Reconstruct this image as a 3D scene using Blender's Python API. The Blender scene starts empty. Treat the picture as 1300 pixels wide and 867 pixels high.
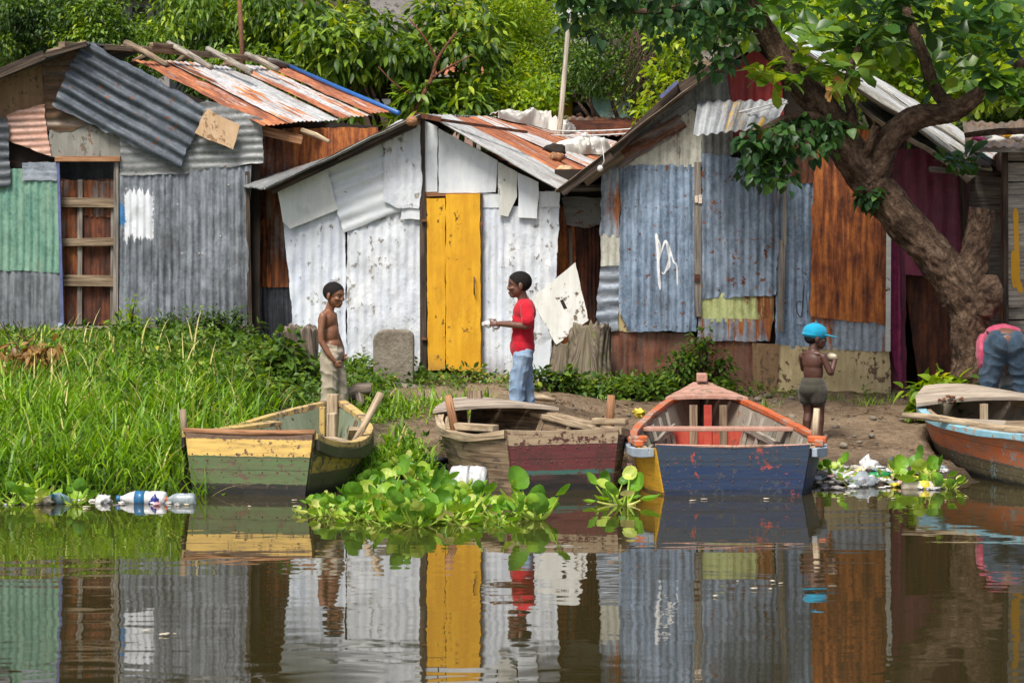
import bpy, bmesh, math, random
import numpy as np
from mathutils import Vector, Matrix, noise as mnoise

R = math.radians
rnd = random.Random(11)
rng = np.random.default_rng(11)
scene = bpy.context.scene
col = scene.collection

# ---------------------------------------------------------------- camera geometry
FOC, HOR, CAMH = 3400.0, 279.0, 2.2        # focal length in photo pixels, horizon row, eye height

def P(px, py, Y):
    """point at depth Y that the photograph shows at (px, py)"""
    return Vector(((px - 650) * Y / FOC, Y, CAMH - (py - HOR) * Y / FOC))

def XZ(px, py, Y):
    return ((px - 650) * Y / FOC, CAMH - (py - HOR) * Y / FOC)

# ---------------------------------------------------------------- terrain
def shore(x):
    return np.interp(x, [-6, -4, -2.4, -1.0, 1.2, 2.6, 4, 6], [21.1, 21.15, 21.5, 22.3, 22.2, 22.2, 22.4, 22.4]) \
        + .07 * np.sin(np.asarray(x) * 3.3) + .05 * np.sin(np.asarray(x) * 7.9 + 1)

def bank_height(x):
    return np.interp(x, [-8, -2.9, -2.3, -1.3, .4, .9, 4, 8], [1.0, .98, .78, .63, .60, .50, .45, .45])

def ground_z(x, y):
    x = np.asarray(x, float); y = np.asarray(y, float)
    ys = shore(x); zh = bank_height(x)
    t = (y - ys) / (27.4 - ys)
    z = np.where(t < 0, np.maximum(t * 1.6, -.9), zh * np.clip(t, 0, 1) ** .75)
    z = z + np.where(y > 29.0, .06 * (np.clip(y, 29, 36) - 29), 0) + np.where(y > 36, .16 * (np.clip(y, 36, 42) - 36), 0) \
        + np.where(y > 42, .42 * (np.clip(y, 42, 70) - 42), 0)
    return z

def gz(x, y):
    return float(ground_z(x, y))

# ---------------------------------------------------------------- material helpers
def newmat(name):
    m = bpy.data.materials.new(name); m.use_nodes = True
    nt = m.node_tree; nt.nodes.clear()
    out = nt.nodes.new('ShaderNodeOutputMaterial'); b = nt.nodes.new('ShaderNodeBsdfPrincipled')
    nt.links.new(b.outputs[0], out.inputs[0])
    return m, nt, b

def setin(nt, sock, v):
    if isinstance(v, bpy.types.NodeSocket): nt.links.new(v, sock)
    elif isinstance(v, (tuple, list)) and len(v) == 3 and sock.type == 'RGBA': sock.default_value = (*v, 1)
    else: sock.default_value = v

def vec(nt, scale=(1, 1, 1), src='UV', jitter=True, rot=0):
    tc = nt.nodes.new('ShaderNodeTexCoord'); o = tc.outputs[src]
    if jitter:
        oi = nt.nodes.new('ShaderNodeObjectInfo')
        mu = nt.nodes.new('ShaderNodeVectorMath'); mu.operation = 'MULTIPLY_ADD'
        nt.links.new(oi.outputs['Random'], mu.inputs[0]); mu.inputs[1].default_value = (37.3, 91.7, 53.1)
        nt.links.new(o, mu.inputs[2]); o = mu.outputs[0]
    mp = nt.nodes.new('ShaderNodeMapping'); mp.inputs['Scale'].default_value = scale
    mp.inputs['Rotation'].default_value = (0, 0, rot)
    nt.links.new(o, mp.inputs[0])
    return mp.outputs[0]

def noise(nt, v, scale=1., detail=4., rough=.55, dist=0.):
    n = nt.nodes.new('ShaderNodeTexNoise')
    setin(nt, n.inputs['Vector'], v)
    n.inputs['Scale'].default_value = scale; n.inputs['Detail'].default_value = detail
    n.inputs['Roughness'].default_value = rough; n.inputs['Distortion'].default_value = dist
    return n.outputs['Fac']

def step(nt, f, lo, hi, to0=0., to1=1.):
    n = nt.nodes.new('ShaderNodeMapRange'); n.clamp = True
    setin(nt, n.inputs[0], f)
    n.inputs[1].default_value = lo; n.inputs[2].default_value = hi
    n.inputs[3].default_value = to0; n.inputs[4].default_value = to1
    return n.outputs[0]

def ramp(nt, f, stops, interp='LINEAR'):
    n = nt.nodes.new('ShaderNodeValToRGB'); cr = n.color_ramp; cr.interpolation = interp
    while len(cr.elements) < len(stops): cr.elements.new(.5)
    for e, (p, c) in zip(cr.elements, stops):
        e.position = p; e.color = (*c, 1)
    setin(nt, n.inputs[0], f)
    return n.outputs[0]

def mix(nt, f, a, b):
    n = nt.nodes.new('ShaderNodeMix'); n.data_type = 'RGBA'
    setin(nt, n.inputs[0], f); setin(nt, n.inputs[6], a); setin(nt, n.inputs[7], b)
    return n.outputs[2]

def op(nt, o, a, b=0., c=0.):
    n = nt.nodes.new('ShaderNodeMath'); n.operation = o
    setin(nt, n.inputs[0], a); setin(nt, n.inputs[1], b); setin(nt, n.inputs[2], c)
    return n.outputs[0]

def bump(nt, b, h, strength=.3, dist=.01):
    n = nt.nodes.new('ShaderNodeBump'); n.inputs['Strength'].default_value = strength
    n.inputs['Distance'].default_value = dist
    setin(nt, n.inputs['Height'], h); nt.links.new(n.outputs[0], b.inputs['Normal'])

def sepuv(nt):
    tc = nt.nodes.new('ShaderNodeTexCoord'); s = nt.nodes.new('ShaderNodeSeparateXYZ')
    nt.links.new(tc.outputs['UV'], s.inputs[0])
    return s.outputs[0], s.outputs[1]

RUST = ((.30, .105, .035), (.13, .042, .018), (.05, .02, .012))

def metal(name, base, light, rust=.3, rustc=RUST, metallic=.25, rough=.5, patches=(), spots=.0, dark=(.06, .06, .065), darkf=.6, sw=.4):
    """weathered corrugated iron; u runs across the ridges, v along them (metres)"""
    m, nt, b = newmat(name)
    big = noise(nt, vec(nt, (2.2, 1.3, 1)), 1, 5, .6)
    st = noise(nt, vec(nt, (16, .9, 1)), 1, 4, .6)
    st2 = noise(nt, vec(nt, (34, 1.6, 1)), 1, 3, .5)
    fine = noise(nt, vec(nt, (38, 26, 1)), 1, 5, .65)
    mot = noise(nt, vec(nt, (13, 8, 1)), 1, 5, .7, .4)
    c = mix(nt, step(nt, st, .38, .62), base, light)
    c = mix(nt, step(nt, mot, .50, .62, 0, .45), c, tuple(x * .5 for x in base))
    c = mix(nt, step(nt, mot, .36, .46, .4, 0), c, tuple(min(1, x * 1.25) for x in light))
    c = mix(nt, step(nt, fine, .42, .66, 0, .35), c, tuple(min(1, x * 1.35) for x in light))
    c = mix(nt, step(nt, op(nt, 'ADD', op(nt, 'MULTIPLY', big, .6), op(nt, 'MULTIPLY', st2, .4)), .5, .62, 0, darkf), c, dark)
    for (u0, u1, v0, v1, pc) in patches:
        u, v = sepuv(nt)
        wob = op(nt, 'MULTIPLY_ADD', st2, .3, -.15)
        wob2 = op(nt, 'MULTIPLY_ADD', fine, .1, -.05)
        du = op(nt, 'SUBTRACT', op(nt, 'ABSOLUTE', op(nt, 'SUBTRACT', u, (u0 + u1) / 2)), (u1 - u0) / 2)
        dv = op(nt, 'SUBTRACT', op(nt, 'ABSOLUTE', op(nt, 'SUBTRACT', v, (v0 + v1) / 2)), (v1 - v0) / 2)
        d = op(nt, 'MAXIMUM', op(nt, 'ADD', du, wob2), op(nt, 'ADD', dv, wob))
        c = mix(nt, step(nt, d, -.008, .008, .95, 0), c, pc)
    s = op(nt, 'ADD', op(nt, 'ADD', op(nt, 'MULTIPLY', big, .85 - sw), op(nt, 'MULTIPLY', st, sw)), op(nt, 'MULTIPLY', fine, .15))
    thr = .70 - .40 * rust
    mask = step(nt, s, thr - .03, thr + .035)
    if spots:
        sp = noise(nt, vec(nt, (11, 9, 1)), 1, 4, .75)
        mask = op(nt, 'MAXIMUM', mask, step(nt, sp, .655 - .07 * spots, .675 - .07 * spots))
    rn = op(nt, 'ADD', op(nt, 'MULTIPLY', noise(nt, vec(nt, (12, 1.1, 1)), 1.3, 5, .7), .55), op(nt, 'ADD', op(nt, 'MULTIPLY', noise(nt, vec(nt, (4, 2.4, 1)), 1, 6, .75, .6), .35), op(nt, 'MULTIPLY', fine, .10)))
    rc = ramp(nt, rn, [(.40, rustc[2]), (.48, rustc[1]), (.57, rustc[0]), (.66, tuple(min(1, x * 1.5) for x in rustc[0]))])
    c = mix(nt, mask, c, rc)
    setin(nt, b.inputs['Base Color'], c)
    setin(nt, b.inputs['Metallic'], step(nt, mask, 0, 1, metallic, 0))
    setin(nt, b.inputs['Roughness'], step(nt, mask, 0, 1, rough, .9))
    bump(nt, b, op(nt, 'ADD', op(nt, 'MULTIPLY', fine, .5), noise(nt, vec(nt, (7, 5, 1)), 1, 3, .5)), .5, .012)
    return m

def painted(name, paint, paint2, under, chip=.25, rough=.6, under2=None, chipscale=1., bumpd=.006, spec=.4, foot=None):
    """old brushed paint, flaking to what is underneath"""
    m, nt, b = newmat(name)
    big = noise(nt, vec(nt, (3, 2.2, 1)), 1, 5, .6)
    st = noise(nt, vec(nt, (20, 1.5, 1)), 1, 4, .6)
    fl = noise(nt, vec(nt, (16 * chipscale, 11 * chipscale, 1)), 1, 6, .7)
    c = mix(nt, step(nt, op(nt, 'ADD', op(nt, 'MULTIPLY', st, .5), op(nt, 'MULTIPLY', big, .5)), .42, .6), paint, paint2)
    c = mix(nt, step(nt, noise(nt, vec(nt, (9, 5, 1)), 1, 6, .75, .5), .52, .66, 0, .30), c, tuple(x * .55 for x in paint))
    if foot is not None:      # mud splashed up from the ground
        fu, fv = sepuv(nt); c = mix(nt, step(nt, op(nt, 'ADD', fv, op(nt, 'MULTIPLY_ADD', op(nt, 'ADD', st, fl), -.35, .35)), foot, foot + .32, .75, 0), c, (.16, .12, .08))
    u = mix(nt, step(nt, st, .4, .6), under, under2 or tuple(x * .5 for x in under))
    s = op(nt, 'ADD', op(nt, 'MULTIPLY', big, .35), op(nt, 'MULTIPLY', fl, .65))
    thr = .655 - .27 * chip
    mask = step(nt, s, thr - .012, thr + .012)
    c = mix(nt, mask, c, u)
    setin(nt, b.inputs['Base Color'], c)
    setin(nt, b.inputs['Roughness'], step(nt, mask, 0, 1, rough, .9))
    b.inputs['Specular IOR Level'].default_value = spec
    bump(nt, b, op(nt, 'ADD', op(nt, 'MULTIPLY', mask, -.6), op(nt, 'ADD', op(nt, 'MULTIPLY', fl, .6), big)), .7, bumpd)
    return m

def wood(name, c1, c2, c3=None, rough=.8, stain=None, stainf=.5):
    """u runs along the grain (metres)"""
    m, nt, b = newmat(name)
    g = noise(nt, vec(nt, (2.5, 45, 45)), 1, 5, .6, .3)
    big = noise(nt, vec(nt, (2.0, 6, 6)), 1, 4, .6)
    c = ramp(nt, g, [(.35, c3 or tuple(x * .4 for x in c1)), (.47, c1), (.62, c2)])
    c = mix(nt, step(nt, big, .48, .66, 0, .6), c, tuple(x * .45 for x in c1))
    if stain:
        c = mix(nt, step(nt, noise(nt, vec(nt, (5, 9, 9)), 1, 5, .7), .55, .6, 0, stainf), c, stain)
    setin(nt, b.inputs['Base Color'], c); b.inputs['Roughness'].default_value = rough
    b.inputs['Specular IOR Level'].default_value = .25
    bump(nt, b, g, .5, .006)
    return m

def bands(name, stops, jit=.02, chip=.2, under=(.2, .13, .08), wet=None, rough=.6, chipcol2=None, chip2=.0, seams=()):
    """boat paint in level bands; v is the height above the water in metres; stops = [(upper height, colour)...]"""
    m, nt, b = newmat(name)
    u, v = sepuv(nt)
    n1 = noise(nt, vec(nt, (5, 5, 1)), 1, 5, .7); n2 = noise(nt, vec(nt, (22, 22, 1)), 1, 5, .7)
    st = noise(nt, vec(nt, (3, 30, 1)), 1, 4, .6)
    vv = op(nt, 'ADD', v, op(nt, 'MULTIPLY_ADD', op(nt, 'ADD', n1, n2), jit, -jit))
    z0, z1 = -.3, .9
    lst = []; lo = z0
    for hi, c in stops:
        lst.append(((lo - z0) / (z1 - z0), c)); lo = hi
    c = ramp(nt, step(nt, vv, z0, z1), lst, 'CONSTANT')
    c = mix(nt, step(nt, st, .4, .65, 0, .35), c, tuple(x for x in under))
    big = noise(nt, vec(nt, (4, 4, 1)), 1, 4, .6)
    if chipcol2:
        c = mix(nt, step(nt, op(nt, 'ADD', op(nt, 'MULTIPLY', big, .5), op(nt, 'MULTIPLY', n2, .5)), .60 - .22 * chip2, .62 - .22 * chip2), c, chipcol2)
    s = op(nt, 'ADD', op(nt, 'MULTIPLY', n1, .4), op(nt, 'MULTIPLY', n2, .6))
    mask = step(nt, s, .645 - .27 * chip - .01, .645 - .27 * chip + .01)
    c = mix(nt, mask, c, under)
    if wet is not None:
        c = mix(nt, step(nt, vv, wet, wet + .05, 1, 0), c, (.012, .012, .009))
    dirt = noise(nt, vec(nt, (9, 14, 1)), 1, 6, .75, .5)
    c = mix(nt, step(nt, dirt, .54, .68, 0, .5), c, tuple(x * .35 for x in under))
    c = mix(nt, step(nt, st, .59, .66, 0, .4), c, tuple(x * .45 for x in under))
    for sv in seams:      # gaps between planks
        dd = op(nt, 'ABSOLUTE', op(nt, 'SUBTRACT', op(nt, 'ADD', v, op(nt, 'MULTIPLY_ADD', n1, .016, -.008)), sv))
        c = mix(nt, step(nt, dd, .0015, .0045, .6, 0), c, (.015, .012, .010))
    setin(nt, b.inputs['Base Color'], c); b.inputs['Roughness'].default_value = rough
    bump(nt, b, op(nt, 'ADD', op(nt, 'MULTIPLY', mask, -.5), op(nt, 'ADD', st, op(nt, 'MULTIPLY', n2, .6))), .5, .005)
    return m

def plain(name, c, rough=.6, var=.2, scale=20, metallic=0., spec=.4, src='Object'):
    m, nt, b = newmat(name)
    n = noise(nt, vec(nt, (1, 1, 1), src), scale, 4, .6)
    setin(nt, b.inputs['Base Color'], mix(nt, step(nt, n, .3, .7), tuple(x * (1 - var) for x in c), tuple(min(1, x * (1 + var)) for x in c)))
    b.inputs['Roughness'].default_value = rough; b.inputs['Metallic'].default_value = metallic
    b.inputs['Specular IOR Level'].default_value = spec
    bump(nt, b, n, .25, .005)
    return m

def foliage(name, stops, trans=.45, rough=.42, spec=.35):
    """stops over a random number each leaf carries"""
    m, nt, b = newmat(name)
    a = nt.nodes.new('ShaderNodeAttribute'); a.attribute_name = 'var'
    c = ramp(nt, a.outputs['Fac'], stops)
    n = noise(nt, vec(nt, (1, 1, 1), 'Object', False), 30, 2, .5)
    c = mix(nt, step(nt, n, .35, .7, 0, .3), c, tuple(x * .6 for x in stops[0][1]))
    setin(nt, b.inputs['Base Color'], c); b.inputs['Roughness'].default_value = rough
    b.inputs['Specular IOR Level'].default_value = spec
    tr = nt.nodes.new('ShaderNodeBsdfTranslucent')
    hs = nt.nodes.new('ShaderNodeHueSaturation'); hs.inputs['Value'].default_value = 1.5
    hs.inputs['Hue'].default_value = .485; hs.inputs['Saturation'].default_value = 1.1
    nt.links.new(c, hs.inputs['Color']); nt.links.new(hs.outputs[0], tr.inputs[0])
    mx = nt.nodes.new('ShaderNodeMixShader'); mx.inputs[0].default_value = trans
    nt.links.new(b.outputs[0], mx.inputs[1]); nt.links.new(tr.outputs[0], mx.inputs[2])
    nt.links.new(mx.outputs[0], nt.nodes['Material Output'].inputs[0])
    return m

# ---------------------------------------------------------------- object helpers
def tag(o, label=None, cat=None, group=None, kind=None):
    if label: o['label'] = label
    if cat: o['category'] = cat
    if group: o['group'] = group
    if kind: o['kind'] = kind
    return o

def empty(name, loc, label, cat, group=None, rz=0., rx=0., ry=0.):
    o = bpy.data.objects.new(name, None); col.objects.link(o)
    o.location = loc; o.rotation_euler = (rx, ry, rz); o.empty_display_size = .1
    return tag(o, label, cat, group)

def wloc(o):
    v = Vector((0, 0, 0))
    while o is not None:
        v += o.location; o = o.parent
    return v

def link(name, me, mat, parent=None, world=True, smooth=False, solid=0., label=None):
    """verts of `me` are in world space (world=True) or in the parent's space"""
    if parent is not None and world: me.transform(Matrix.Translation(-wloc(parent)))
    o = bpy.data.objects.new(name, me); col.objects.link(o)
    for mm in (mat if isinstance(mat, (list, tuple)) else [mat]):
        if mm: me.materials.append(mm)
    if parent is not None: o.parent = parent
    elif world and len(me.vertices):
        co = np.empty(len(me.vertices) * 3); me.vertices.foreach_get('co', co); co = co.reshape(-1, 3)
        c = Vector(((co[:, 0].min() + co[:, 0].max()) / 2, (co[:, 1].min() + co[:, 1].max()) / 2, co[:, 2].min()))
        me.transform(Matrix.Translation(-c)); o.location = c
    if smooth: me.polygons.foreach_set('use_smooth', [True] * len(me.polygons))
    if solid:
        s = o.modifiers.new('thickness', 'SOLIDIFY'); s.thickness = solid; s.offset = 0
        if smooth: e = o.modifiers.new('rims', 'EDGE_SPLIT'); e.split_angle = R(58)
    if label: o['label'] = label
    me.update()
    return o

class MB:
    def __init__(s): s.v = []; s.f = []; s.uv = []
    def add(s, vs, fs, uvs):
        n = len(s.v); s.v += [tuple(p) for p in vs]
        for f, u in zip(fs, uvs):
            s.f.append(tuple(i + n for i in f)); s.uv += u
    def box(s, c, size, M=None):
        """axes of the box: columns of M"""
        M = M or Matrix.Identity(3); c = Vector(c); h = Vector(size) / 2
        cs = [Vector((sx * h.x, sy * h.y, sz * h.z)) for sx in (-1, 1) for sy in (-1, 1) for sz in (-1, 1)]
        fs = [(0, 1, 3, 2), (4, 6, 7, 5), (0, 4, 5, 1), (2, 3, 7, 6), (0, 2, 6, 4), (1, 5, 7, 3)]
        ax = [(1, 2), (1, 2), (0, 2), (0, 2), (0, 1), (0, 1)]
        L = max(range(3), key=lambda i: size[i]); o = (rnd.random() * 9, rnd.random() * 9)
        uvs = []
        for f, (a, b) in zip(fs, ax):
            if b == L: a, b = b, a
            uvs.append([(cs[i][a] + o[0], cs[i][b] + o[1]) for i in f])
        s.add([c + M @ p for p in cs], fs, uvs)
    def board(s, a, b, w, t, up=(0, 0, 1)):
        """box from a to b, w across (in the plane holding up), t thick"""
        a = Vector(a); b = Vector(b); d = (b - a); L = d.length; x = d.normalized()
        z = Vector(up) - x * x.dot(Vector(up))
        if z.length < 1e-5: z = Vector((0, 1, 0)) - x * x.y
        z.normalize(); y = z.cross(x)
        s.box((a + b) / 2, (L, t, w), Matrix((x, y, z)).transposed())
    def tube(s, pts, rad, n=8, wob=0., cap=True):
        pts = [Vector(p) for p in pts]
        if not isinstance(rad, (list, tuple)): rad = [rad] * len(pts)
        vs = []; k = len(pts); prev = None; ln = [0.]; sd = rnd.random() * 50
        for i in range(1, k): ln.append(ln[-1] + (pts[i] - pts[i - 1]).length)
        for i, p in enumerate(pts):
            d = (pts[min(i + 1, k - 1)] - pts[max(i - 1, 0)]).normalized()
            if prev is None:
                a = d.orthogonal().normalized()
            else:
                a = prev - d * prev.dot(d)
                a = a.normalized() if a.length > 1e-6 else d.orthogonal().normalized()
            prev = a; b = d.cross(a)
            for j in range(n):
                th = 2 * math.pi * j / n; q = a * math.cos(th) + b * math.sin(th)
                r = rad[i]
                if wob: r *= 1 + wob * mnoise.noise(Vector((math.cos(th) * 1.3 + sd, math.sin(th) * 1.3, ln[i] * 5)))
                vs.append(p + q * r)
        fs = []; uvs = []
        for i in range(k - 1):
            for j in range(n):
                j2 = (j + 1) % n
                fs.append((i * n + j, i * n + j2, (i + 1) * n + j2, (i + 1) * n + j))
                c = 2 * math.pi * max(rad[i], .01) / n
                uvs.append([(ln[i], j * c), (ln[i], (j + 1) * c), (ln[i + 1], (j + 1) * c), (ln[i + 1], j * c)])
        if cap:
            fs.append(tuple(range(n - 1, -1, -1))); uvs.append([(.1 * math.cos(j), .1 * math.sin(j)) for j in range(n)])
            fs.append(tuple((k - 1) * n + j for j in range(n))); uvs.append([(.1 * math.cos(j), .1 * math.sin(j)) for j in range(n)])
        s.add(vs, fs, uvs)
    def lathe(s, o, axis, prof, n=14):
        o = Vector(o); ax = Vector(axis).normalized()
        s.tube([o + ax * h for h, r in prof], [max(r, 1e-4) for h, r in prof], n)
    def mesh(s, name):
        me = bpy.data.meshes.new(name); me.from_pydata(s.v, [], s.f)
        ul = me.uv_layers.new(name='UVMap')
        ul.data.foreach_set('uv', np.array(s.uv, dtype=np.float32).ravel())
        me.update(); return me
    def build(s, name, mat, parent=None, world=True, smooth=False, label=None, bevel=0.):
        o = link(name, s.mesh(name), mat, parent, world, smooth, 0, label)
        if bevel:
            b = o.modifiers.new('edge', 'BEVEL'); b.width = bevel; b.segments = 2; b.limit_method = 'ANGLE'
        return o

def smooth_path(pts, n=6):
    """Catmull-Rom through points of any dimension"""
    p = [np.array(q, float) for q in pts]; p = [2 * p[0] - p[1]] + p + [2 * p[-1] - p[-2]]
    out = []
    for i in range(1, len(p) - 2):
        for k in range(n):
            t = k / n
            out.append(.5 * (2 * p[i] + (p[i + 1] - p[i - 1]) * t + (2 * p[i - 1] - 5 * p[i] + 4 * p[i + 1] - p[i + 2]) * t * t
                             + (3 * p[i] - p[i - 1] - 3 * p[i + 1] + p[i + 2]) * t ** 3))
    out.append(p[-2]); return out

# ---------------------------------------------------------------- sheets of iron and board
def sheet(name, pts, Y, mat, parent, ang=90, pitch=.076, amp=.0062, jag=.006, dent=.010, solid=.003, label=None, lean=0., step_r=.05, bend=0.):
    """a flat-lying sheet whose outline (convex) is given in photo pixels at depth Y; ang = direction of its ridges"""
    q = [XZ(x, y, Y) for x, y in pts]
    xc = sum(p[0] for p in q) / len(q); zc = sum(p[1] for p in q) / len(q)
    er = (math.cos(R(ang)), math.sin(R(ang))); ec = (er[1], -er[0])
    loc = [((x - xc) * ec[0] + (z - zc) * ec[1], (x - xc) * er[0] + (z - zc) * er[1]) for x, z in q]
    c0, c1 = min(p[0] for p in loc), max(p[0] for p in loc); r0, r1 = min(p[1] for p in loc), max(p[1] for p in loc)
    dc = pitch / 8 if pitch else .05
    nc = max(2, int((c1 - c0) / dc) + 1); nr = max(2, int((r1 - r0) / step_r) + 1)
    sd = rnd.random() * 100; ph = rnd.random() * 6.28
    def disp(c, r):
        d = 0.
        n1 = mnoise.noise(Vector((c * 2.2 + sd, r * 1.6, 0)))
        if pitch:
            a = amp * (1 + .9 * n1)
            w = c + .010 * mnoise.noise(Vector((r * 2.5, sd, c)))
            d += a * math.cos(2 * math.pi * w / pitch + ph)
        d += dent * n1 + dent * .7 * mnoise.noise(Vector((c * 6, r * 5, sd))) + dent * .35 * mnoise.noise(Vector((c * 17, r * 11, sd))) + bend * (r - r0) ** 2
        return d
    bm = bmesh.new(); g = []
    for j in range(nr + 1):
        r = r0 + (r1 - r0) * j / nr
        g.append([bm.verts.new((c0 + (c1 - c0) * i / nc, r, 0)) for i in range(nc + 1)])
    for j in range(nr):
        for i in range(nc):
            bm.faces.new((g[j][i], g[j][i + 1], g[j + 1][i + 1], g[j + 1][i]))
    cx = sum(p[0] for p in loc) / len(loc); cy = sum(p[1] for p in loc) / len(loc)
    for i in range(len(loc)):
        a = loc[i]; b2 = loc[(i + 1) % len(loc)]
        n = Vector((b2[1] - a[1], a[0] - b2[0], 0))
        if n.length < 1e-6: continue
        if n.dot(Vector((cx - a[0], cy - a[1], 0))) > 0: n = -n
        bmesh.ops.bisect_plane(bm, geom=bm.verts[:] + bm.edges[:] + bm.faces[:], dist=1e-5, plane_co=(a[0], a[1], 0), plane_no=n, clear_outer=True)
    bm.normal_update()
    uvl = bm.loops.layers.uv.new('UVMap')
    for f in bm.faces:
        f.smooth = True
        for l in f.loops: l[uvl].uv = (l.vert.co.x, l.vert.co.y)
    edge = {v for e in bm.edges if e.is_boundary for v in e.verts}
    zmin = min(p[1] for p in q)
    for v in bm.verts:
        c, r = v.co.x, v.co.y; d = disp(c, r)
        if v in edge and jag:
            c += jag * 1.6 * mnoise.noise(Vector((c * 25, r * 25, sd))) + jag * 2.5 * mnoise.noise(Vector((c * 6, r * 6, sd + 5)))
            r += jag * 1.6 * mnoise.noise(Vector((c * 25, r * 25, sd + 9))) + jag * 2.5 * mnoise.noise(Vector((c * 6, r * 6, sd + 15)))
        x = xc + c * ec[0] + r * er[0]; z = zc + c * ec[1] + r * er[1]
        v.co = (x, Y + d - lean * (z - zmin), z)
    me = bpy.data.meshes.new(name); bm.to_mesh(me); bm.free()
    o = link(name, me, mat, parent, True, True, solid, label)
    def at(px, py):
        x, z = XZ(px, py, Y)
        c = (x - xc) * ec[0] + (z - zc) * ec[1]; r = (x - xc) * er[0] + (z - zc) * er[1]
        return Vector((x, Y + disp(c, r) - lean * (z - zmin), z))
    return o, at

def flat(name, pts, Y, mat, parent, label=None, solid=.018, jag=.003, dent=.004, ang=90, **k):
    return sheet(name, pts, Y, mat, parent, ang, None, 0, jag, dent, solid, label, **k)

def qsheet(name, A, B, C, D, mat, parent, amp=.011, pitch=.076, dent=.015, solid=.005, label=None, s0=0., s1=1., t0=0., t1=1., lift=0.):
    """roof sheet on the quad A (ridge) B (ridge) C (eave) D (eave); the ridges of the iron run from AB down to DC"""
    A, B, C, D = map(Vector, (A, B, C, D)); W = ((B - A).length + (C - D).length) / 2 * (s1 - s0); H = ((D - A).length + (C - B).length) / 2 * (t1 - t0)
    nrm = (B - A).cross(D - A).normalized()
    if nrm.z < 0: nrm = -nrm
    ns = max(3, int(W / (pitch / 7 if pitch else .06))); nt_ = max(3, int(H / .09)); sd = rnd.random() * 90
    vs = []; uv = []
    for j in range(nt_ + 1):
        for i in range(ns + 1):
            s = s0 + (s1 - s0) * i / ns; t = t0 + (t1 - t0) * j / nt_
            if j in (0, nt_): t += .012 * mnoise.noise(Vector((s * 20, sd, j)))
            p = (A * (1 - s) + B * s) * (1 - t) + (D * (1 - s) + C * s) * t
            u = (s - s0) / (s1 - s0) * W; v = t * H
            d = (amp * math.cos(2 * math.pi * u / pitch) if pitch else 0) + dent * mnoise.noise(Vector((u * 1.5 + sd, v * 1.5, 0))) + dent * .6 * mnoise.noise(Vector((u * 5, v * 4, sd)))
            vs.append(p + nrm * (d + lift)); uv.append((u, v))
    fs = [(j * (ns + 1) + i, j * (ns + 1) + i + 1, (j + 1) * (ns + 1) + i + 1, (j + 1) * (ns + 1) + i) for j in range(nt_) for i in range(ns)]
    mb = MB(); mb.add(vs, fs, [[uv[k] for k in f] for f in fs])
    return link(name, mb.mesh(name), mat, parent, True, True, solid, label)

def px_board(mb, p0, p1, wpx, Y, t=.03, Y2=None):
    """a straight board seen in the photo from p0 to p1, wpx pixels wide, at depth Y"""
    mb.board(P(*p0, Y), P(*p1, Y2 or Y), wpx * Y / FOC, t, up=Vector((0, 0, 1)) if abs(p1[0] - p0[0]) > abs(p1[1] - p0[1]) else Vector((1, 0, 0)))

# ---------------------------------------------------------------- leaves
def nrmz(a): return a / np.maximum(np.linalg.norm(a, axis=1, keepdims=True), 1e-9)

PROF = {'oval': [(0, .0), (.2, .62), (.5, 1.), (.8, .62), (1, 0)], 'obov': [(0, .0), (.25, .35), (.6, .9), (.85, .85), (1, 0)],
        'heart': [(0, .0), (.08, .75), (.3, 1.), (.65, .62), (1, 0)], 'lance': [(0, .0), (.2, .8), (.5, 1.), (.8, .55), (1, 0)]}

def leaf_arrays(pos, dirs, up, length, width, prof='oval', droop=.25, fold=.25):
    N = len(pos); d = nrmz(dirs); s = nrmz(np.cross(d, up)); n = nrmz(np.cross(s, d))
    length = np.broadcast_to(np.asarray(length, float), (N,))[:, None]; width = np.broadcast_to(np.asarray(width, float), (N,))[:, None]
    rows = []
    for t, w in PROF[prof]:
        mid = pos + d * length * t - n * length * droop * t * t
        if w == 0: rows.append([mid])
        else:
            e = n * width * .5 * w * fold
            rows.append([mid - s * width * .5 * w + e, mid, mid + s * width * .5 * w + e])
    V = np.stack([p for r in rows for p in r], 1)            # N, 11, 3
    F3 = [(0, 2, 1), (0, 3, 2), (7, 8, 10), (8, 9, 10)]
    F4 = [(1, 2, 5, 4), (2, 3, 6, 5), (4, 5, 8, 7), (5, 6, 9, 8)]
    return V, F3, F4

def leaf_simple(pos, dirs, up, length, width, droop=.2, fold=.3):
    N = len(pos); d = nrmz(dirs); s = nrmz(np.cross(d, up)); n = nrmz(np.cross(s, d))
    length = np.broadcast_to(np.asarray(length, float), (N,))[:, None]; width = np.broadcast_to(np.asarray(width, float), (N,))[:, None]
    m = pos + d * length * .45
    V = np.stack([pos, m - s * width * .5 + n * width * fold * .5, pos + d * length - n * length * droop, m + s * width * .5 + n * width * fold * .5], 1)
    return V, [(0, 2, 1), (0, 3, 2)], []

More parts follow.
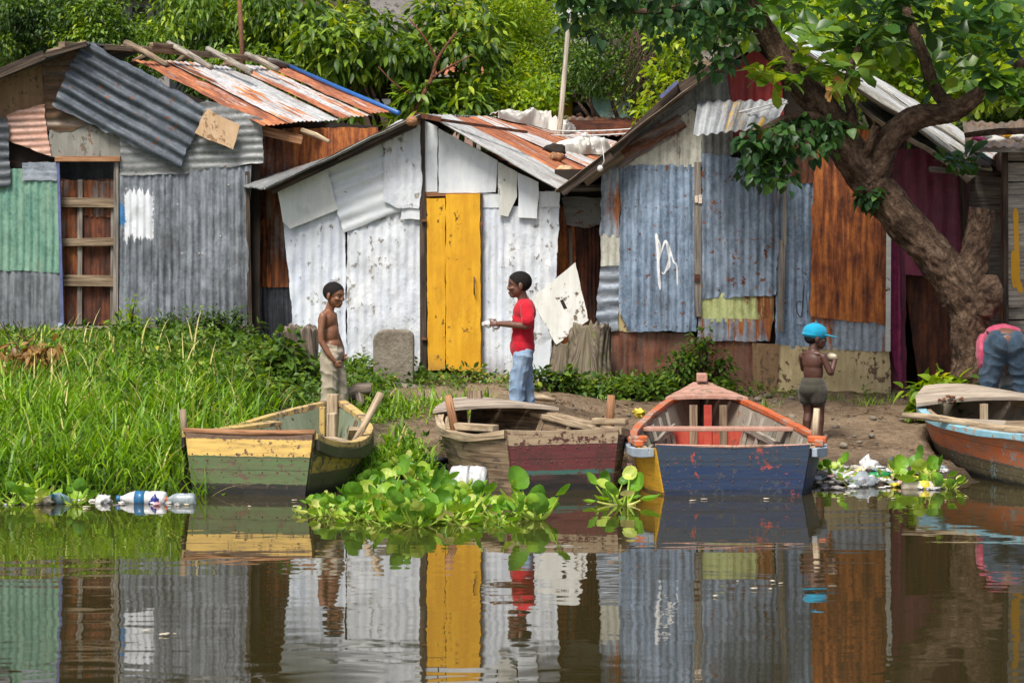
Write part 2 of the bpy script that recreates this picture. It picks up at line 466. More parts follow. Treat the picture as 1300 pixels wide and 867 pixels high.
def mesh_from(name, parts):
    """parts: list of (V[N,k,3], tris, quads, var[N])"""
    vs = []; loops = []; tot = []; var = []; base = 0
    for V, F3, F4, va in parts:
        N, k, _ = V.shape
        vs.append(V.reshape(-1, 3)); var.append(np.repeat(va, k))
        off = (np.arange(N) * k + base)[:, None]
        for f in F3: loops.append((off + np.array(f)[None]).ravel()); tot.append(np.full(N, 3))
        for f in F4: loops.append((off + np.array(f)[None]).ravel()); tot.append(np.full(N, 4))
        base += N * k
    vs = np.concatenate(vs).astype(np.float32); L = np.concatenate(loops).astype(np.int32); T = np.concatenate(tot).astype(np.int32)
    me = bpy.data.meshes.new(name)
    me.vertices.add(len(vs)); me.vertices.foreach_set('co', vs.ravel())
    me.loops.add(len(L)); me.loops.foreach_set('vertex_index', L)
    me.polygons.add(len(T)); me.polygons.foreach_set('loop_start', np.concatenate([[0], np.cumsum(T)[:-1]]).astype(np.int32))
    me.polygons.foreach_set('loop_total', T)
    me.update(calc_edges=True)
    a = me.attributes.new('var', 'FLOAT', 'POINT'); a.data.foreach_set('value', np.concatenate(var).astype(np.float32))
    me.polygons.foreach_set('use_smooth', np.ones(len(T), bool))
    return me

def rand_dirs(n):
    v = rng.normal(size=(n, 3)); return nrmz(v)

def clump_leaves(cent, rad, per, length, width, kind='simple', flatz=.7, hang=.3, spread=.9, tone=.12, prof='oval', droop=.25):
    """leaves round clump centres, each pointing out and down from its clump; var = clump tone + leaf tone"""
    cent = np.asarray(cent, float); K = len(cent)
    rad = np.broadcast_to(np.asarray(rad, float), (K,))
    idx = np.repeat(np.arange(K), per); n = len(idx)
    d = rand_dirs(n); r = rng.random(n) ** .45
    pos = cent[idx] + d * (r * rad[idx])[:, None] * np.array([1, 1, flatz])
    dirs = d * np.array([1, 1, .6]) + rng.normal(size=(n, 3)) * spread * .5 + np.array([0, 0, -hang])
    up = np.array([0, 0, 1.]) + rng.normal(size=(n, 3)) * .35
    ln = length * rng.uniform(.65, 1.2, n); wd = width * rng.uniform(.75, 1.2, n)
    ct = rng.normal(.5, tone, K)
    var = np.clip(ct[idx] + rng.normal(0, .14, n), 0, 1)
    if kind == 'simple': V, a, b = leaf_simple(pos, dirs, up, ln, wd, droop)
    else: V, a, b = leaf_arrays(pos, dirs, up, ln, wd, prof, droop)
    return (V, a, b, var)

def rock(name, c, size, mat, label, cat, sd=0, sub=3, amp=.25, rz=0, flatb=True, prof_=None, group=None, freq=1.5):
    bm = bmesh.new(); bmesh.ops.create_icosphere(bm, subdivisions=sub, radius=1)
    uvl = bm.loops.layers.uv.new('UVMap')
    for v in bm.verts:
        d = v.co.copy()
        if prof_: d = prof_(d)
        n = mnoise.noise(v.co * freq + Vector((sd, sd, sd))) * amp + mnoise.noise(v.co * 4 + Vector((sd, 0, 0))) * amp * .4
        v.co = Vector((d.x * size[0], d.y * size[1], d.z * size[2])) * (1 + n)
    for f in bm.faces:
        f.smooth = True
        for l in f.loops: l[uvl].uv = (l.vert.co.z, math.atan2(l.vert.co.y, l.vert.co.x) * size[0])
    me = bpy.data.meshes.new(name); bm.to_mesh(me); bm.free(); me.transform(Matrix.Rotation(rz, 4, 'Z')); me.transform(Matrix.Translation(Vector(c)))
    return tag(link(name, me, mat, smooth=True), label, cat, group)

# ================================================================ MATERIALS
M = {}
GREY, GREYL = (.17, .19, .215), (.36, .385, .41)
M['galv'] = metal('galvanised', (.17, .20, .24), (.33, .37, .42), .15, metallic=.3)
M['galv_warm'] = metal('galvanised warm', (.155, .165, .16), (.275, .285, .28), .24, spots=.3)
M['galv_paint'] = metal('galvanised daubed', (.125, .14, .16), (.255, .28, .31), .13,
                        patches=[(-.645, -.335, -.10, .40, (.78, .80, .84)), (-.725, -.635, .06, .24, (.06, .24, .52))])
M['blue'] = metal('blue grey iron', (.13, .19, .27), (.31, .40, .52), .17, spots=.35)
M['blue_spot'] = metal('spotted blue grey iron', (.135, .185, .25), (.31, .385, .48), .22, spots=.7)
M['blue_rust'] = metal('rusty blue grey iron', (.18, .215, .26), (.38, .43, .48), .45, rustc=((.42, .15, .04), (.25, .07, .02), (.10, .03, .015)))
M['black'] = metal('dark iron', (.035, .04, .048), (.085, .095, .11), .10, metallic=.1, dark=(.02, .02, .024))
M['slate'] = metal('slate iron', (.045, .055, .07), (.10, .12, .145), .11, metallic=.1, spots=.3, dark=(.02, .025, .03))
M['rust'] = metal('rust iron', (.22, .15, .11), (.33, .25, .2), .80, sw=.25, rustc=((.46, .15, .035), (.20, .055, .018), (.045, .016, .010)))
M['rust_mix'] = metal('half rusted iron', (.16, .125, .11), (.27, .23, .21), .6, rustc=((.27, .09, .03), (.13, .042, .018), (.05, .02, .012)))
M['rust_dark'] = metal('dark rust iron', (.06, .03, .02), (.10, .05, .03), .9, rustc=((.16, .05, .022), (.07, .024, .013), (.025, .011, .008)))
M['roof_mix'] = metal('streaked roof iron', (.50, .50, .49), (.68, .68, .67), .46, sw=.68, rustc=((.50, .20, .06), (.30, .10, .035), (.15, .05, .02)), dark=(.2, .19, .18))
M['roof_rust'] = metal('rusty roof iron', (.45, .40, .36), (.6, .56, .52), .74, sw=.68, rustc=((.46, .17, .07), (.26, .085, .04), (.13, .045, .025)))
M['roof_pale'] = metal('pale roof iron', (.43, .43, .41), (.58, .58, .56), .22, dark=(.25, .24, .22))
M['roof_moss'] = metal('mossy roof iron', (.27, .255, .21), (.44, .42, .36), .30, rustc=((.14, .11, .06), (.07, .06, .035), (.03, .03, .02)), dark=(.07, .065, .05), darkf=.9)
M['roof_teal'] = metal('teal washed roof iron', (.50, .62, .62), (.75, .80, .78), .05, patches=[(-9, 9, .30, .75, (.05, .33, .36))], dark=(.3, .4, .4))
M['green'] = metal('green painted iron', (.085, .225, .175), (.20, .34, .25), .20, metallic=0, rustc=((.33, .17, .06), (.22, .1, .035), (.10, .05, .02)), dark=(.30, .32, .2), darkf=.5)
M['green_low'] = metal('grey foot iron', (.13, .145, .165), (.24, .26, .28), .10)
M['peach'] = metal('peach painted iron', (.50, .25, .175), (.58, .35, .27), .16, metallic=0, rustc=((.22, .17, .15), (.15, .12, .11), (.08, .07, .06)), dark=(.22, .17, .15), darkf=.8)
M['brown_iron'] = metal('brown weathered iron', (.145, .105, .075), (.23, .175, .125), .5, rustc=((.16, .09, .045), (.085, .05, .03), (.04, .026, .018)))
M['cream_iron'] = metal('cream painted iron', (.42, .42, .36), (.56, .55, .46), .28, metallic=0, dark=(.2, .2, .18))
M['yellowgreen'] = metal('yellow green iron', (.42, .46, .17), (.55, .60, .27), .46, metallic=0, rustc=((.33, .12, .03), (.20, .06, .02), (.09, .03, .015)))
M['awning'] = metal('awning iron', (.27, .29, .31), (.40, .42, .43), .28, rustc=((.55, .36, .06), (.42, .24, .04), (.25, .15, .05)))
M['red_iron'] = metal('red painted iron', (.26, .02, .025), (.36, .035, .035), .12, metallic=0, dark=(.10, .01, .012))
M['maroon'] = metal('maroon painted iron', (.125, .015, .04), (.20, .028, .065), .03, metallic=0, dark=(.06, .008, .02))
M['maroon_cloth'] = plain('magenta cloth', (.27, .035, .11), .85, .3, 12)
M['white'] = painted('white limewash', (.56, .61, .70), (.71, .74, .77), (.17, .14, .115), .18, .6, (.38, .35, .3), bumpd=.018, foot=-.95)
M['white_rough'] = painted('white flaking limewash', (.58, .62, .68), (.71, .73, .745), (.20, .16, .13), .25, .65, (.42, .39, .34), bumpd=.034, chipscale=.8, foot=-1.0)
M['white_smooth'] = painted('white smooth paint', (.62, .66, .70), (.71, .735, .74), (.30, .28, .24), .08, .45, bumpd=.006)
M['cream_smooth'] = painted('cream smooth paint', (.62, .635, .61), (.70, .71, .68), (.4, .36, .28), .10, .4, bumpd=.006)
M['white_edge'] = painted('white chipped board', (.52, .52, .47), (.64, .64, .60), (.16, .11, .07), .22, .6)
M['yellow_door'] = painted('chrome yellow paint', (.62, .30, .010), (.75, .40, .016), (.22, .12, .03), .19, .6, bumpd=.008, foot=-1.0)
M['cream_plaster'] = painted('yellow cream plaster', (.47, .37, .19), (.62, .50, .28), (.22, .13, .07), .30, .85, (.14, .09, .06), bumpd=.02)
M['brown_plaster'] = painted('brown daub', (.22, .13, .07), (.30, .19, .10), (.10, .08, .05), .30, .95, (.16, .15, .07), bumpd=.03)
M['rust_plate'] = metal('flat rusted plate', (.17, .085, .05), (.235, .125, .08), .5, rustc=((.22, .085, .045), (.14, .05, .028), (.05, .022, .015)))
M['grey_board'] = painted('grey weathered board', (.21, .21, .18), (.30, .29, .26), (.13, .12, .10), .3, .9, (.25, .12, .06))
M['ply'] = painted('torn plywood', (.52, .34, .19), (.62, .43, .27), (.36, .22, .12), .33, .85, (.25, .14, .07))
m, nt, b = newmat('old concrete'); va = vec(nt, (1, 1, 1), 'Object')
n1 = noise(nt, va, 3, 5, .65); n2 = noise(nt, va, 28, 5, .7)
c = ramp(nt, op(nt, 'ADD', op(nt, 'MULTIPLY', n1, .6), op(nt, 'MULTIPLY', n2, .4)), [(.36, (.10, .085, .06)), (.5, (.20, .17, .13)), (.63, (.29, .255, .20))])
setin(nt, b.inputs['Base Color'], c); b.inputs['Roughness'].default_value = .95; bump(nt, b, op(nt, 'ADD', n1, n2), .8, .02); M['concrete'] = m
M['wood'] = wood('weathered timber', (.23, .165, .105), (.34, .26, .175))
M['wood_grey'] = wood('grey timber', (.20, .175, .15), (.30, .27, .235))
M['wood_dark'] = wood('dark timber', (.055, .04, .03), (.105, .075, .055))
M['wood_pale'] = wood('pale timber', (.40, .30, .19), (.56, .45, .31))
M['wood_red'] = wood('reddish timber', (.30, .145, .07), (.42, .23, .12))
M['wood_plank'] = wood('silvered plank', (.30, .27, .22), (.44, .40, .33), stain=(.16, .14, .11))
M['pole_pale'] = wood('peeled pole', (.46, .40, .31), (.62, .56, .46))
M['dark'] = plain('shade and rag black', (.028, .02, .015), .95, .4, 3)  # near black in place of unlit interiors and openings; also a black rag
M['blue_plastic'] = plain('blue plastic', (.025, .11, .34), .4, .15, 6)
M['blue_trim'] = plain('pale blue paint', (.36, .43, .60), .7, .2, 14)
M['lav_trim'] = plain('deep blue paint', (.10, .12, .26), .7, .3, 14)
M['white_paint'] = plain('white paint', (.80, .81, .82), .6, .06, 30)
M['wire'] = plain('pale cable', (.62, .62, .60), .5, .1, 10)
M['white_cloth'] = plain('white tarpaulin', (.62, .60, .55), .75, .12, 5)
M['metal_pin'] = plain('rusty iron fitting', (.16, .07, .035), .8, .4, 40)
M['hinge'] = plain('white hinge', (.75, .62, .52), .6, .3, 40)


def glossy(name, c, trans=.0, rough=.25):
    m, nt, b = newmat(name); setin(nt, b.inputs['Base Color'], mix(nt, step(nt, noise(nt, vec(nt, (1, 1, 1), 'Object'), 22, 5, .7), .46, .62, 0, .6), c, tuple(x * .35 + .04 for x in c))); b.inputs['Roughness'].default_value = rough; b.inputs['Transmission Weight'].default_value = trans
    n = noise(nt, vec(nt, (1, 1, 1), 'Object'), 14, 3, .6); bump(nt, b, n, .5, .008); return m
for k, c, t in (('pl_white', (.62, .62, .61), 0), ('pl_blue', (.03, .19, .40), .25), ('pl_green', (.02, .30, .10), .2), ('pl_clear', (.70, .80, .86), .6), ('pl_orange', (.60, .12, .01), 0), ('pl_navy', (.02, .03, .25), 0), ('pl_tan', (.60, .52, .38), 0), ('pl_yellow', (.75, .60, .05), 0), ('pl_black', (.02, .022, .03), 0), ('pl_pale_blue', (.28, .44, .52), .3), ('pl_grey', (.33, .31, .30), 0), ('pl_pink', (.7, .35, .38), 0)):
    M[k] = glossy(k, c, t, .35)
M['bark_grey'] = wood('grey stump wood', (.17, .13, .10), (.29, .24, .19), (.05, .035, .025))
M['bark_moss'] = wood('mossy stump wood', (.15, .12, .085), (.26, .215, .155), (.045, .035, .025), stain=(.12, .14, .03), stainf=.6)
# ================================================================ PEOPLE
def mat_skin(name, c1, c2):
    m, nt, b = newmat(name); n = noise(nt, vec(nt, (1, 1, 1), 'Object', False), 18, 4, .6)
    setin(nt, b.inputs['Base Color'], mix(nt, step(nt, n, .35, .65), c1, c2)); b.inputs['Roughness'].default_value = .48
    b.inputs['Subsurface Weight'].default_value = .08; b.inputs['Subsurface Radius'].default_value = (.02, .008, .004)
    bump(nt, b, noise(nt, vec(nt, (1, 1, 1), 'Object', False), 120, 3, .6), .15, .002); return m
def mat_cloth(name, c1, c2, weave=260, fade=None):
    m, nt, b = newmat(name); n = noise(nt, vec(nt, (1, 1, 1), 'Object', False), 9, 5, .65); f = noise(nt, vec(nt, (1, 1, 1), 'Object', False), weave, 2, .5)
    c = mix(nt, step(nt, n, .36, .64), c1, c2); c = mix(nt, step(nt, f, .4, .6, 0, .25), c, tuple(x * .6 for x in c1))
    setin(nt, b.inputs['Base Color'], c); b.inputs['Roughness'].default_value = .9; b.inputs['Specular IOR Level'].default_value = .2
    b.inputs['Sheen Weight'].default_value = .15
    bump(nt, b, op(nt, 'ADD', n, op(nt, 'MULTIPLY', f, .2)), .5, .012); return m
M['skin1'] = mat_skin('brown skin', (.20, .085, .045), (.255, .115, .062)); M['skin2'] = mat_skin('dark brown skin', (.125, .055, .035), (.165, .075, .047))
M['skin3'] = mat_skin('deep brown skin', (.070, .029, .019), (.10, .041, .027))
M['hair'] = plain('cropped black hair', (.012, .010, .009), .85, .5, 90, spec=.2)
M['eye'] = plain('dark eye', (.015, .01, .008), .15, .2, 10); M['eyewhite'] = plain('eye white', (.20, .17, .15), .3, .05, 10)
M['lip'] = plain('lips', (.17, .055, .04), .5, .1, 20)
M['red_shirt'] = mat_cloth('red cotton', (.45, .010, .022), (.55, .016, .035)); M['jeans'] = mat_cloth('faded denim', (.16, .25, .38), (.30, .40, .52))
M['jeans_dark'] = mat_cloth('dark denim', (.022, .045, .075), (.055, .085, .12)); M['khaki'] = mat_cloth('khaki cotton', (.34, .29, .21), (.44, .38, .29))
M['shorts_brown'] = mat_cloth('dark olive cotton', (.045, .042, .032), (.075, .068, .05)); M['cap_blue'] = mat_cloth('sky blue cap cloth', (.01, .28, .46), (.015, .34, .53))
M['pink_shirt'] = mat_cloth('pink plaid', (.34, .02, .07), (.52, .11, .18), 60); M['sack'] = mat_cloth('printed sack', (.45, .44, .38), (.60, .55, .45))

def ell(c, r, R_=None):
    c = Vector(c); bm = bmesh.new(); bmesh.ops.create_icosphere(bm, subdivisions=3, radius=1)
    for v in bm.verts:
        p = Vector((v.co.x * r[0], v.co.y * r[1], v.co.z * r[2])); v.co = c + (R_ @ p if R_ else p)
    return bm
def cap(a, ra, b, rb):
    bm = bmesh.new(); a, b = Vector(a), Vector(b)
    for c, r in ((a, ra), (b, rb)):
        m = bmesh.ops.create_icosphere(bm, subdivisions=2, radius=r)['verts']
        for v in m: v.co += c
    h = bmesh.ops.convex_hull(bm, input=bm.verts[:])
    dead = [g for g in h['geom_interior'] if isinstance(g, bmesh.types.BMVert)]
    bmesh.ops.delete(bm, geom=dead, context='VERTS'); return bm
def chain_caps(pts): return [cap(pts[i][0], pts[i][1], pts[i + 1][0], pts[i + 1][1]) for i in range(len(pts) - 1)]
def fuse(name, bms, mat, parent, voxel=.006, it=4, wr=0., wf=14., wdir=None, label=None, cut=None):
    """one continuous skin over all the given shapes"""
    me = bpy.data.meshes.new(name); V = []; Fc = []; n = 0
    for b in bms:
        b.verts.ensure_lookup_table(); b.verts.index_update()
        V += [tuple(v.co) for v in b.verts]; Fc += [tuple(v.index + n for v in f.verts) for f in b.faces]; n = len(V); b.free()
    me.from_pydata(V, [], Fc)
    o = bpy.data.objects.new(name, me); col.objects.link(o)
    r = o.modifiers.new('r', 'REMESH'); r.mode = 'VOXEL'; r.voxel_size = voxel
    s = o.modifiers.new('s', 'SMOOTH'); s.factor = .5; s.iterations = it
    dg = bpy.context.evaluated_depsgraph_get(); m2 = bpy.data.meshes.new_from_object(o.evaluated_get(dg), depsgraph=dg)
    bpy.data.objects.remove(o); bpy.data.meshes.remove(me); m2.name = name
    if wr:
        nor = [v.normal.copy() for v in m2.vertices]; pos_ = []
        for v, vn in zip(m2.vertices, nor):
            p = v.co; q = Vector((p.x * wf, p.y * wf, p.z * wf * .55))
            if wdir: q = Vector((p.x * wf * wdir[0], p.y * wf * wdir[1], p.z * wf * wdir[2]))
            d = 1 - 2 * abs(mnoise.noise(q)) ** .7
            pos_ += list(p + vn * wr * d)
        m2.vertices.foreach_set('co', pos_); m2.update()
    if cut:
        bm = bmesh.new(); bm.from_mesh(m2)
        for co_, no in cut: bmesh.ops.bisect_plane(bm, geom=bm.verts[:] + bm.edges[:] + bm.faces[:], plane_co=co_, plane_no=no, clear_outer=True)
        bm.to_mesh(m2); bm.free()
    return link(name, m2, mat, parent, False, True, 0, label)
def hand(wrist, d, n, s, size=.13, curl=.5):
    """palm along d, palm faces n, thumb on side s (unit vectors)"""
    d, n = Vector(d).normalized(), Vector(n); n = (n - d * n.dot(d)).normalized(); sv = d.cross(n); sv = sv if sv.dot(Vector(s)) > 0 else -sv
    w = Vector(wrist); k = size / .13; out = []
    M3 = Matrix((d, sv, n)).transposed()
    out.append(ell(w + d * .035 * k, (.036 * k, .026 * k, .013 * k), M3))
    for i, (off, ln) in enumerate(((.020, .050), (.007, .056), (-.006, .052), (-.018, .042))):
        p = w + d * .060 * k + sv * off * k; q = curl * (1 + .12 * i); dd = d; r = .0075 * k
        for j, f in enumerate((.45, .32, .23)):
            dd = (dd * math.cos(q) + n * math.sin(q)).normalized(); n2 = p + dd * ln * f * k
            out.append(cap(p, r, n2, r * .9)); p = n2; r *= .9; nn = (n - dd * n.dot(dd)); n_ = nn.normalized() if nn.length > .05 else d * -1
            dd = (dd * math.cos(q * .7) + n_ * math.sin(q * .7)).normalized()
    t0 = w + d * .02 * k + sv * .02 * k; t1 = t0 + (sv * .8 + d * .5 + n * .35).normalized() * .028 * k; t2 = t1 + (d * .85 + n * .4 - sv * .1).normalized() * .025 * k
    out += [cap(t0, .010 * k, t1, .0085 * k), cap(t1, .0085 * k, t2, .007 * k)]
    return out
def head(c, f, u, s):
    """head centred at c facing f, up u, scale s (1 = .21 m high)"""
    f = Vector(f).normalized(); u = Vector(u); u = (u - f * u.dot(f)).normalized(); l = u.cross(f)
    M3 = Matrix((f, l, u)).transposed(); c = Vector(c)
    q = lambda x, y, z: c + M3 @ Vector((x, y, z)) * s
    sk = [ell(q(-.008, 0, .028), (.094 * s, .076 * s, .082 * s), M3), ell(q(.022, 0, -.03), (.062 * s, .060 * s, .068 * s), M3), ell(q(.052, 0, -.073), (.030 * s, .034 * s, .026 * s), M3),
          cap(q(.080, 0, .010), .009 * s, q(.0895, 0, -.022), .0115 * s), ell(q(.085, .0, -.026), (.012 * s, .020 * s, .009 * s), M3),
          ell(q(.076, 0, -.052), (.018 * s, .026 * s, .0075 * s), M3), ell(q(.074, 0, -.064), (.017 * s, .023 * s, .0075 * s), M3),
          ell(q(.071, 0, .022), (.018 * s, .05 * s, .010 * s), M3)]
    for sg in (-1, 1):
        sk.append(ell(q(-.004, sg * .078, -.008), (.019 * s, .009 * s, .032 * s), Matrix.Rotation(sg * .3, 3, u) @ M3))
        sk.append(ell(q(.062, sg * .038, -.02), (.024 * s, .022 * s, .016 * s), M3))
    return sk, q, M3
def head_extras(root, q, M3, s, sd=0, hair=True, face=True):
    if hair:
        bms = [ell(q(-.009, 0, .029), (.0975 * s, .0795 * s, .0855 * s), M3)]
        fwd, upv = M3.col[0], M3.col[2]
        fuse('hair', bms, M['hair'], root, .004, 1, .0012, 110, cut=[(q(.079, 0, .066), (fwd * .74 - upv * .67).normalized())])
    if face:
        for sg in (-1, 1):
            b = [ell(q(.073, sg * .032, .004), (.0085 * s, .0115 * s, .0048 * s), M3)]
            e = fuse('eye', b, M['eyewhite'], root, .002, 0)
            fuse('iris', [ell(q(.0795, sg * .032, .004), (.0050 * s, .0062 * s, .0055 * s), M3)], M['eye'], e, .0015, 0)
            fuse('eyebrow', [cap(q(.083, sg * .016, .027), .0035 * s, q(.072, sg * .052, .029), .003 * s)], M['hair'], root, .002, 0)

def ground_at(px, py_foot, Y): 
    x = (px - 650) * Y / FOC; return Vector((x, Y, gz(x, Y)))

# --- boy in red, facing left (local +x = forward)
g0 = ground_at(664, 0, 24.8)
r1 = empty('person', g0, 'boy in red T-shirt and faded jeans holding a small white packet', 'person', rz=R(180)); r1.scale = (1.02,) * 3
hc = (.035, 0, 1.215)
sk, q, M3 = head(hc, (1, .10, -.05), (.06, 0, 1), 1.13)
body = sk + [cap((.012, 0, 1.14), .046, (-.01, 0, 1.03), .052)]
tors = [ell((-.015, 0, .98), (.082, .125, .11)), ell((0, 0, .86), (.080, .102, .13)), ell((.0, 0, .72), (.072, .094, .12))]
body += tors + [ell((-.02, .0, 1.045), (.055, .115, .04))]
armR = [((-.035, -.145, 1.015), .042), ((-.045, -.175, .87), .034), ((-.03, -.17, .855), .033), ((.10, -.10, .862), .030), ((.215, -.045, .868), .021)]   # near the camera? local -y is world +y
armL = [((-.035, .145, 1.015), .042), ((-.05, .18, .865), .034), ((-.03, .178, .852), .033), ((.10, .12, .862), .030), ((.225, .055, .868), .022)]
body += chain_caps(armL) + chain_caps(armR)
body += hand((.225, .055, .868), (.95, -.25, .0), (0, -.9, -.3), (0, 0, 1), .135, .62) + hand((.215, -.045, .862), (.95, .2, -.05), (0, .7, .6), (0, 0, 1), .13, .6)
for sg, f in ((1, .06), (-1, -.055)):
    body += chain_caps([((0, sg * .058, .64), .068), ((.015 + f * .5, sg * .066, .38), .050), ((f - .01, sg * .068, .07), .034)]) + [cap((f - .03, sg * .07, .03), .030, (f + .12, sg * .075, .022), .024)]
fuse('body', body, M['skin2'], r1, .0055, 4)
head_extras(r1, q, M3, 1.13)
sh = [ell((-.015, 0, .98), (.102, .14, .115)), ell((.003, 0, .86), (.101, .122, .16)), ell((.005, 0, .74), (.100, .122, .14)), ell((.006, 0, .655), (.108, .128, .13)), ell((-.02, 0, 1.05), (.066, .128, .040)), cap((.0, 0, 1.045), .058, (-.004, 0, 1.085), .054)]
for sg in (-1, 1): sh += chain_caps([((-.035, sg * .13, 1.02), .056), ((-.045, sg * .178, .905), .060)])
fuse('t_shirt', sh, M['red_shirt'], r1, .007, 3, .009, 8, (1.2, 1.2, .55), cut=[((0, 0, .585), (-.08, 0, -1)), ((0, 0, 1.092), (.1, 0, 1))] )
jn = [ell((0, 0, .62), (.100, .118, .10))]
for sg, f in ((1, .06), (-1, -.06)):
    jn += chain_caps([((0, sg * .062, .58), .088), ((.015 + f * .6, sg * .068, .36), .070), ((f + .0, sg * .07, .06), .064), ((f + .01, sg * .07, .03), .068)])
fuse('jeans', jn, M['jeans'], r1, .007, 3, .011, 10, (1, 1, 1.1))
fuse('chest_print', [ell((.108, .055, .905), (.006, .025, .022), Matrix.Rotation(.5, 3, 'Z'))], M['white_paint'], r1, .004, 0)
pk = rock('food_packet', g0 + Vector((-.33, .0, .88)), (.05, .03, .032), M['pl_white'], 'small white food packet in the hands of the boy in red', 'packet', 8, 3, .4)
o = rock('cup', g0 + Vector((-.25, -.03, .86)), (.035, .03, .03), M['pl_white'], 'white cup held in the near hand of the boy in red', 'cup', 9, 3, .2)

# --- shirtless boy, facing right, head a little towards the camera
g0 = ground_at(420, 0, 24.75) - Vector((0, 0, .07))
s_ = .97
r2 = empty('person', g0, 'shirtless boy in khaki trousers standing at the bow of the yellow boat', 'person', rz=R(-14))
hc = (.03, 0, 1.155)
sk, q, M3 = head(hc, (1, -.30, -.14), (.10, 0, 1), 1.10)
body = sk + [cap((.005, 0, 1.08), .042, (-.025, 0, .985), .046)]
body += [ell((-.02, 0, .925), (.073, .115, .105)), ell((.0, 0, .80), (.074, .098, .12)), ell((.01, 0, .69), (.080, .100, .09)), ell((-.03, .0, .99), (.05, .110, .036)), ell((-.075, .06, .92), (.03, .045, .06)), ell((-.075, -.06, .92), (.03, .045, .06))]
armN = [((-.035, -.130, .965), .039), ((-.045, -.162, .83), .031), ((-.04, -.165, .74), .030), ((.03, -.15, .62), .026), ((.078, -.130, .555), .019)]
armF = [((-.02, .130, .965), .039), ((.0, .16, .80), .030), ((.06, .15, .66), .025), ((.085, .10, .60), .019)]
body += chain_caps(armN) + chain_caps(armF) + hand((.078, -.130, .555), (.55, .15, -.75), (.1, .95, .1), (1, 0, .3), .13, .75) + hand((.085, .10, .60), (.5, -.5, -.6), (0, -.9, 0), (1, 0, .3), .125, .6)
for sg, f in ((1, .06), (-1, -.03)):
    body += chain_caps([((.005, sg * .058, .60), .072), ((.02 + f * .4, sg * .06, .34), .046), ((f, sg * .062, .06), .032)]) + [cap((f - .02, sg * .062, .028), .028, (f + .11, sg * .068, .022), .022)]
fuse('body', body, M['skin1'], r2, .0055, 4)
head_extras(r2, q, M3, 1.10)
kh = [ell((.01, 0, .63), (.096, .115, .09)), ell((.008, 0, .69), (.088, .108, .05))]
for sg, f in ((1, .085), (-1, -.02)):
    kh += chain_caps([((.005, sg * .06, .57), .090), ((.02 + f * .5, sg * .062, .33), .074), ((f, sg * .064, .05), .068)])
fuse('trousers', kh, M['khaki'], r2, .007, 3, .010, 10, (1, 1, 1.1), cut=[((0, 0, .715), (.28, 0, 1))])

# --- small child seen from behind with a blue cap (dressed in plain brown shorts)
g0 = ground_at(1032, 0, 24.1)
r3 = empty('person', g0, 'small child in dark shorts and a sky blue cap seen from behind, eating', 'person', rz=R(50)); r3.scale = (1.07,) * 3
hc = (.03, -.01, .86)
sk, q, M3 = head(hc, (.72, -.75, -.10), (.05, -.05, 1), .96)
body = sk + [cap((.01, 0, .79), .040, (-.005, 0, .725), .042)]
body += [ell((-.005, 0, .66), (.068, .096, .10)), ell((.006, 0, .58), (.074, .088, .14)), ell((.005, 0, .48), (.078, .092, .085)), ell((-.01, 0, .725), (.045, .098, .034))]
armR = [((.0, -.105, .70), .033), ((.02, -.155, .575), .027), ((.05, -.150, .565), .026), ((.12, -.135, .655), .022), ((.135, -.13, .675), .018)]
armL = [((.0, .105, .70), .033), ((.07, .14, .59), .027), ((.15, .06, .64), .023), ((.165, .0, .665), .018)]
body += chain_caps(armR) + chain_caps(armL) + hand((.135, -.13, .675), (.45, .35, .75), (.2, .9, -.2), (.5, 0, .5), .10, .7) + hand((.165, .0, .665), (.5, -.8, .2), (-.5, -.5, .2), (0, 0, 1), .10, .6)
for sg, f in ((1, .0), (-1, .03)):
    body += chain_caps([((.0, sg * .05, .42), .064), ((.012 + f * .4, sg * .052, .225), .040), ((-.008 + f, sg * .052, .16), .040), ((f - .01, sg * .055, .045), .024)]) + [cap((f - .02, sg * .056, .020), .021, (f + .075, sg * .064, .016), .017)]
fuse('body', body, M['skin3'], r3, .005, 4)
head_extras(r3, q, M3, .96, hair=False)
fuse('hair', [ell(q(-.016, 0, .03), (.092 * .96, .078 * .96, .07 * .96), M3), ell(q(-.04, 0, -.012), (.062 * .96, .07 * .96, .05 * .96), M3)], M['hair'], r3, .006, 2)
so_ = [ell((-.004, 0, .47), (.102, .110, .085)), ell((-.02, 0, .43), (.100, .112, .08))]
for sg in (1, -1): so_ += chain_caps([((-.006, sg * .052, .42), .082), ((-.002, sg * .056, .355), .076)])
fuse('shorts', so_, M['shorts_brown'], r3, .006, 3, .004, 14, cut=[((0, 0, .525), (0, 0, 1))])
cp = fuse('cap', [ell(q(-.012, 0, .046), (.106 * .98, .091 * .98, .080 * .98), M3), ell(q(-.02, 0, .022), (.106 * .98, .090 * .98, .030 * .98), M3)], M['cap_blue'], r3, .006, 3, .002, 20)
fuse('cap_brim', [ell(q(.10, 0, .028), (.095, .074, .008), Matrix.Rotation(.12, 3, M3.col[1]) @ M3)], M['cap_blue'], cp, .004, 2)
fuse('cap_button', [ell(q(-.012, 0, .136), (.010, .010, .006), M3)], M['cap_blue'], cp, .003, 0)
fruit = Vector((.150, -.085, .70)); wv = Matrix.Rotation(R(50), 3, 'Z') @ fruit * 1.07
fr = empty('fruit', g0 + wv, 'half peeled yellow fruit held to the mouth of the child in the blue cap', 'fruit')
fuse('flesh', [ell((0, 0, .0), (.07, .035, .033), Matrix.Rotation(-.9, 3, 'Z'))], M['pl_tan'], fr, .006, 2)
fuse('peel', [ell((.005, .0, -.018), (.072, .036, .03), Matrix.Rotation(-.9, 3, 'Z'))], M['bark_moss'], fr, .006, 2, .002, 20)

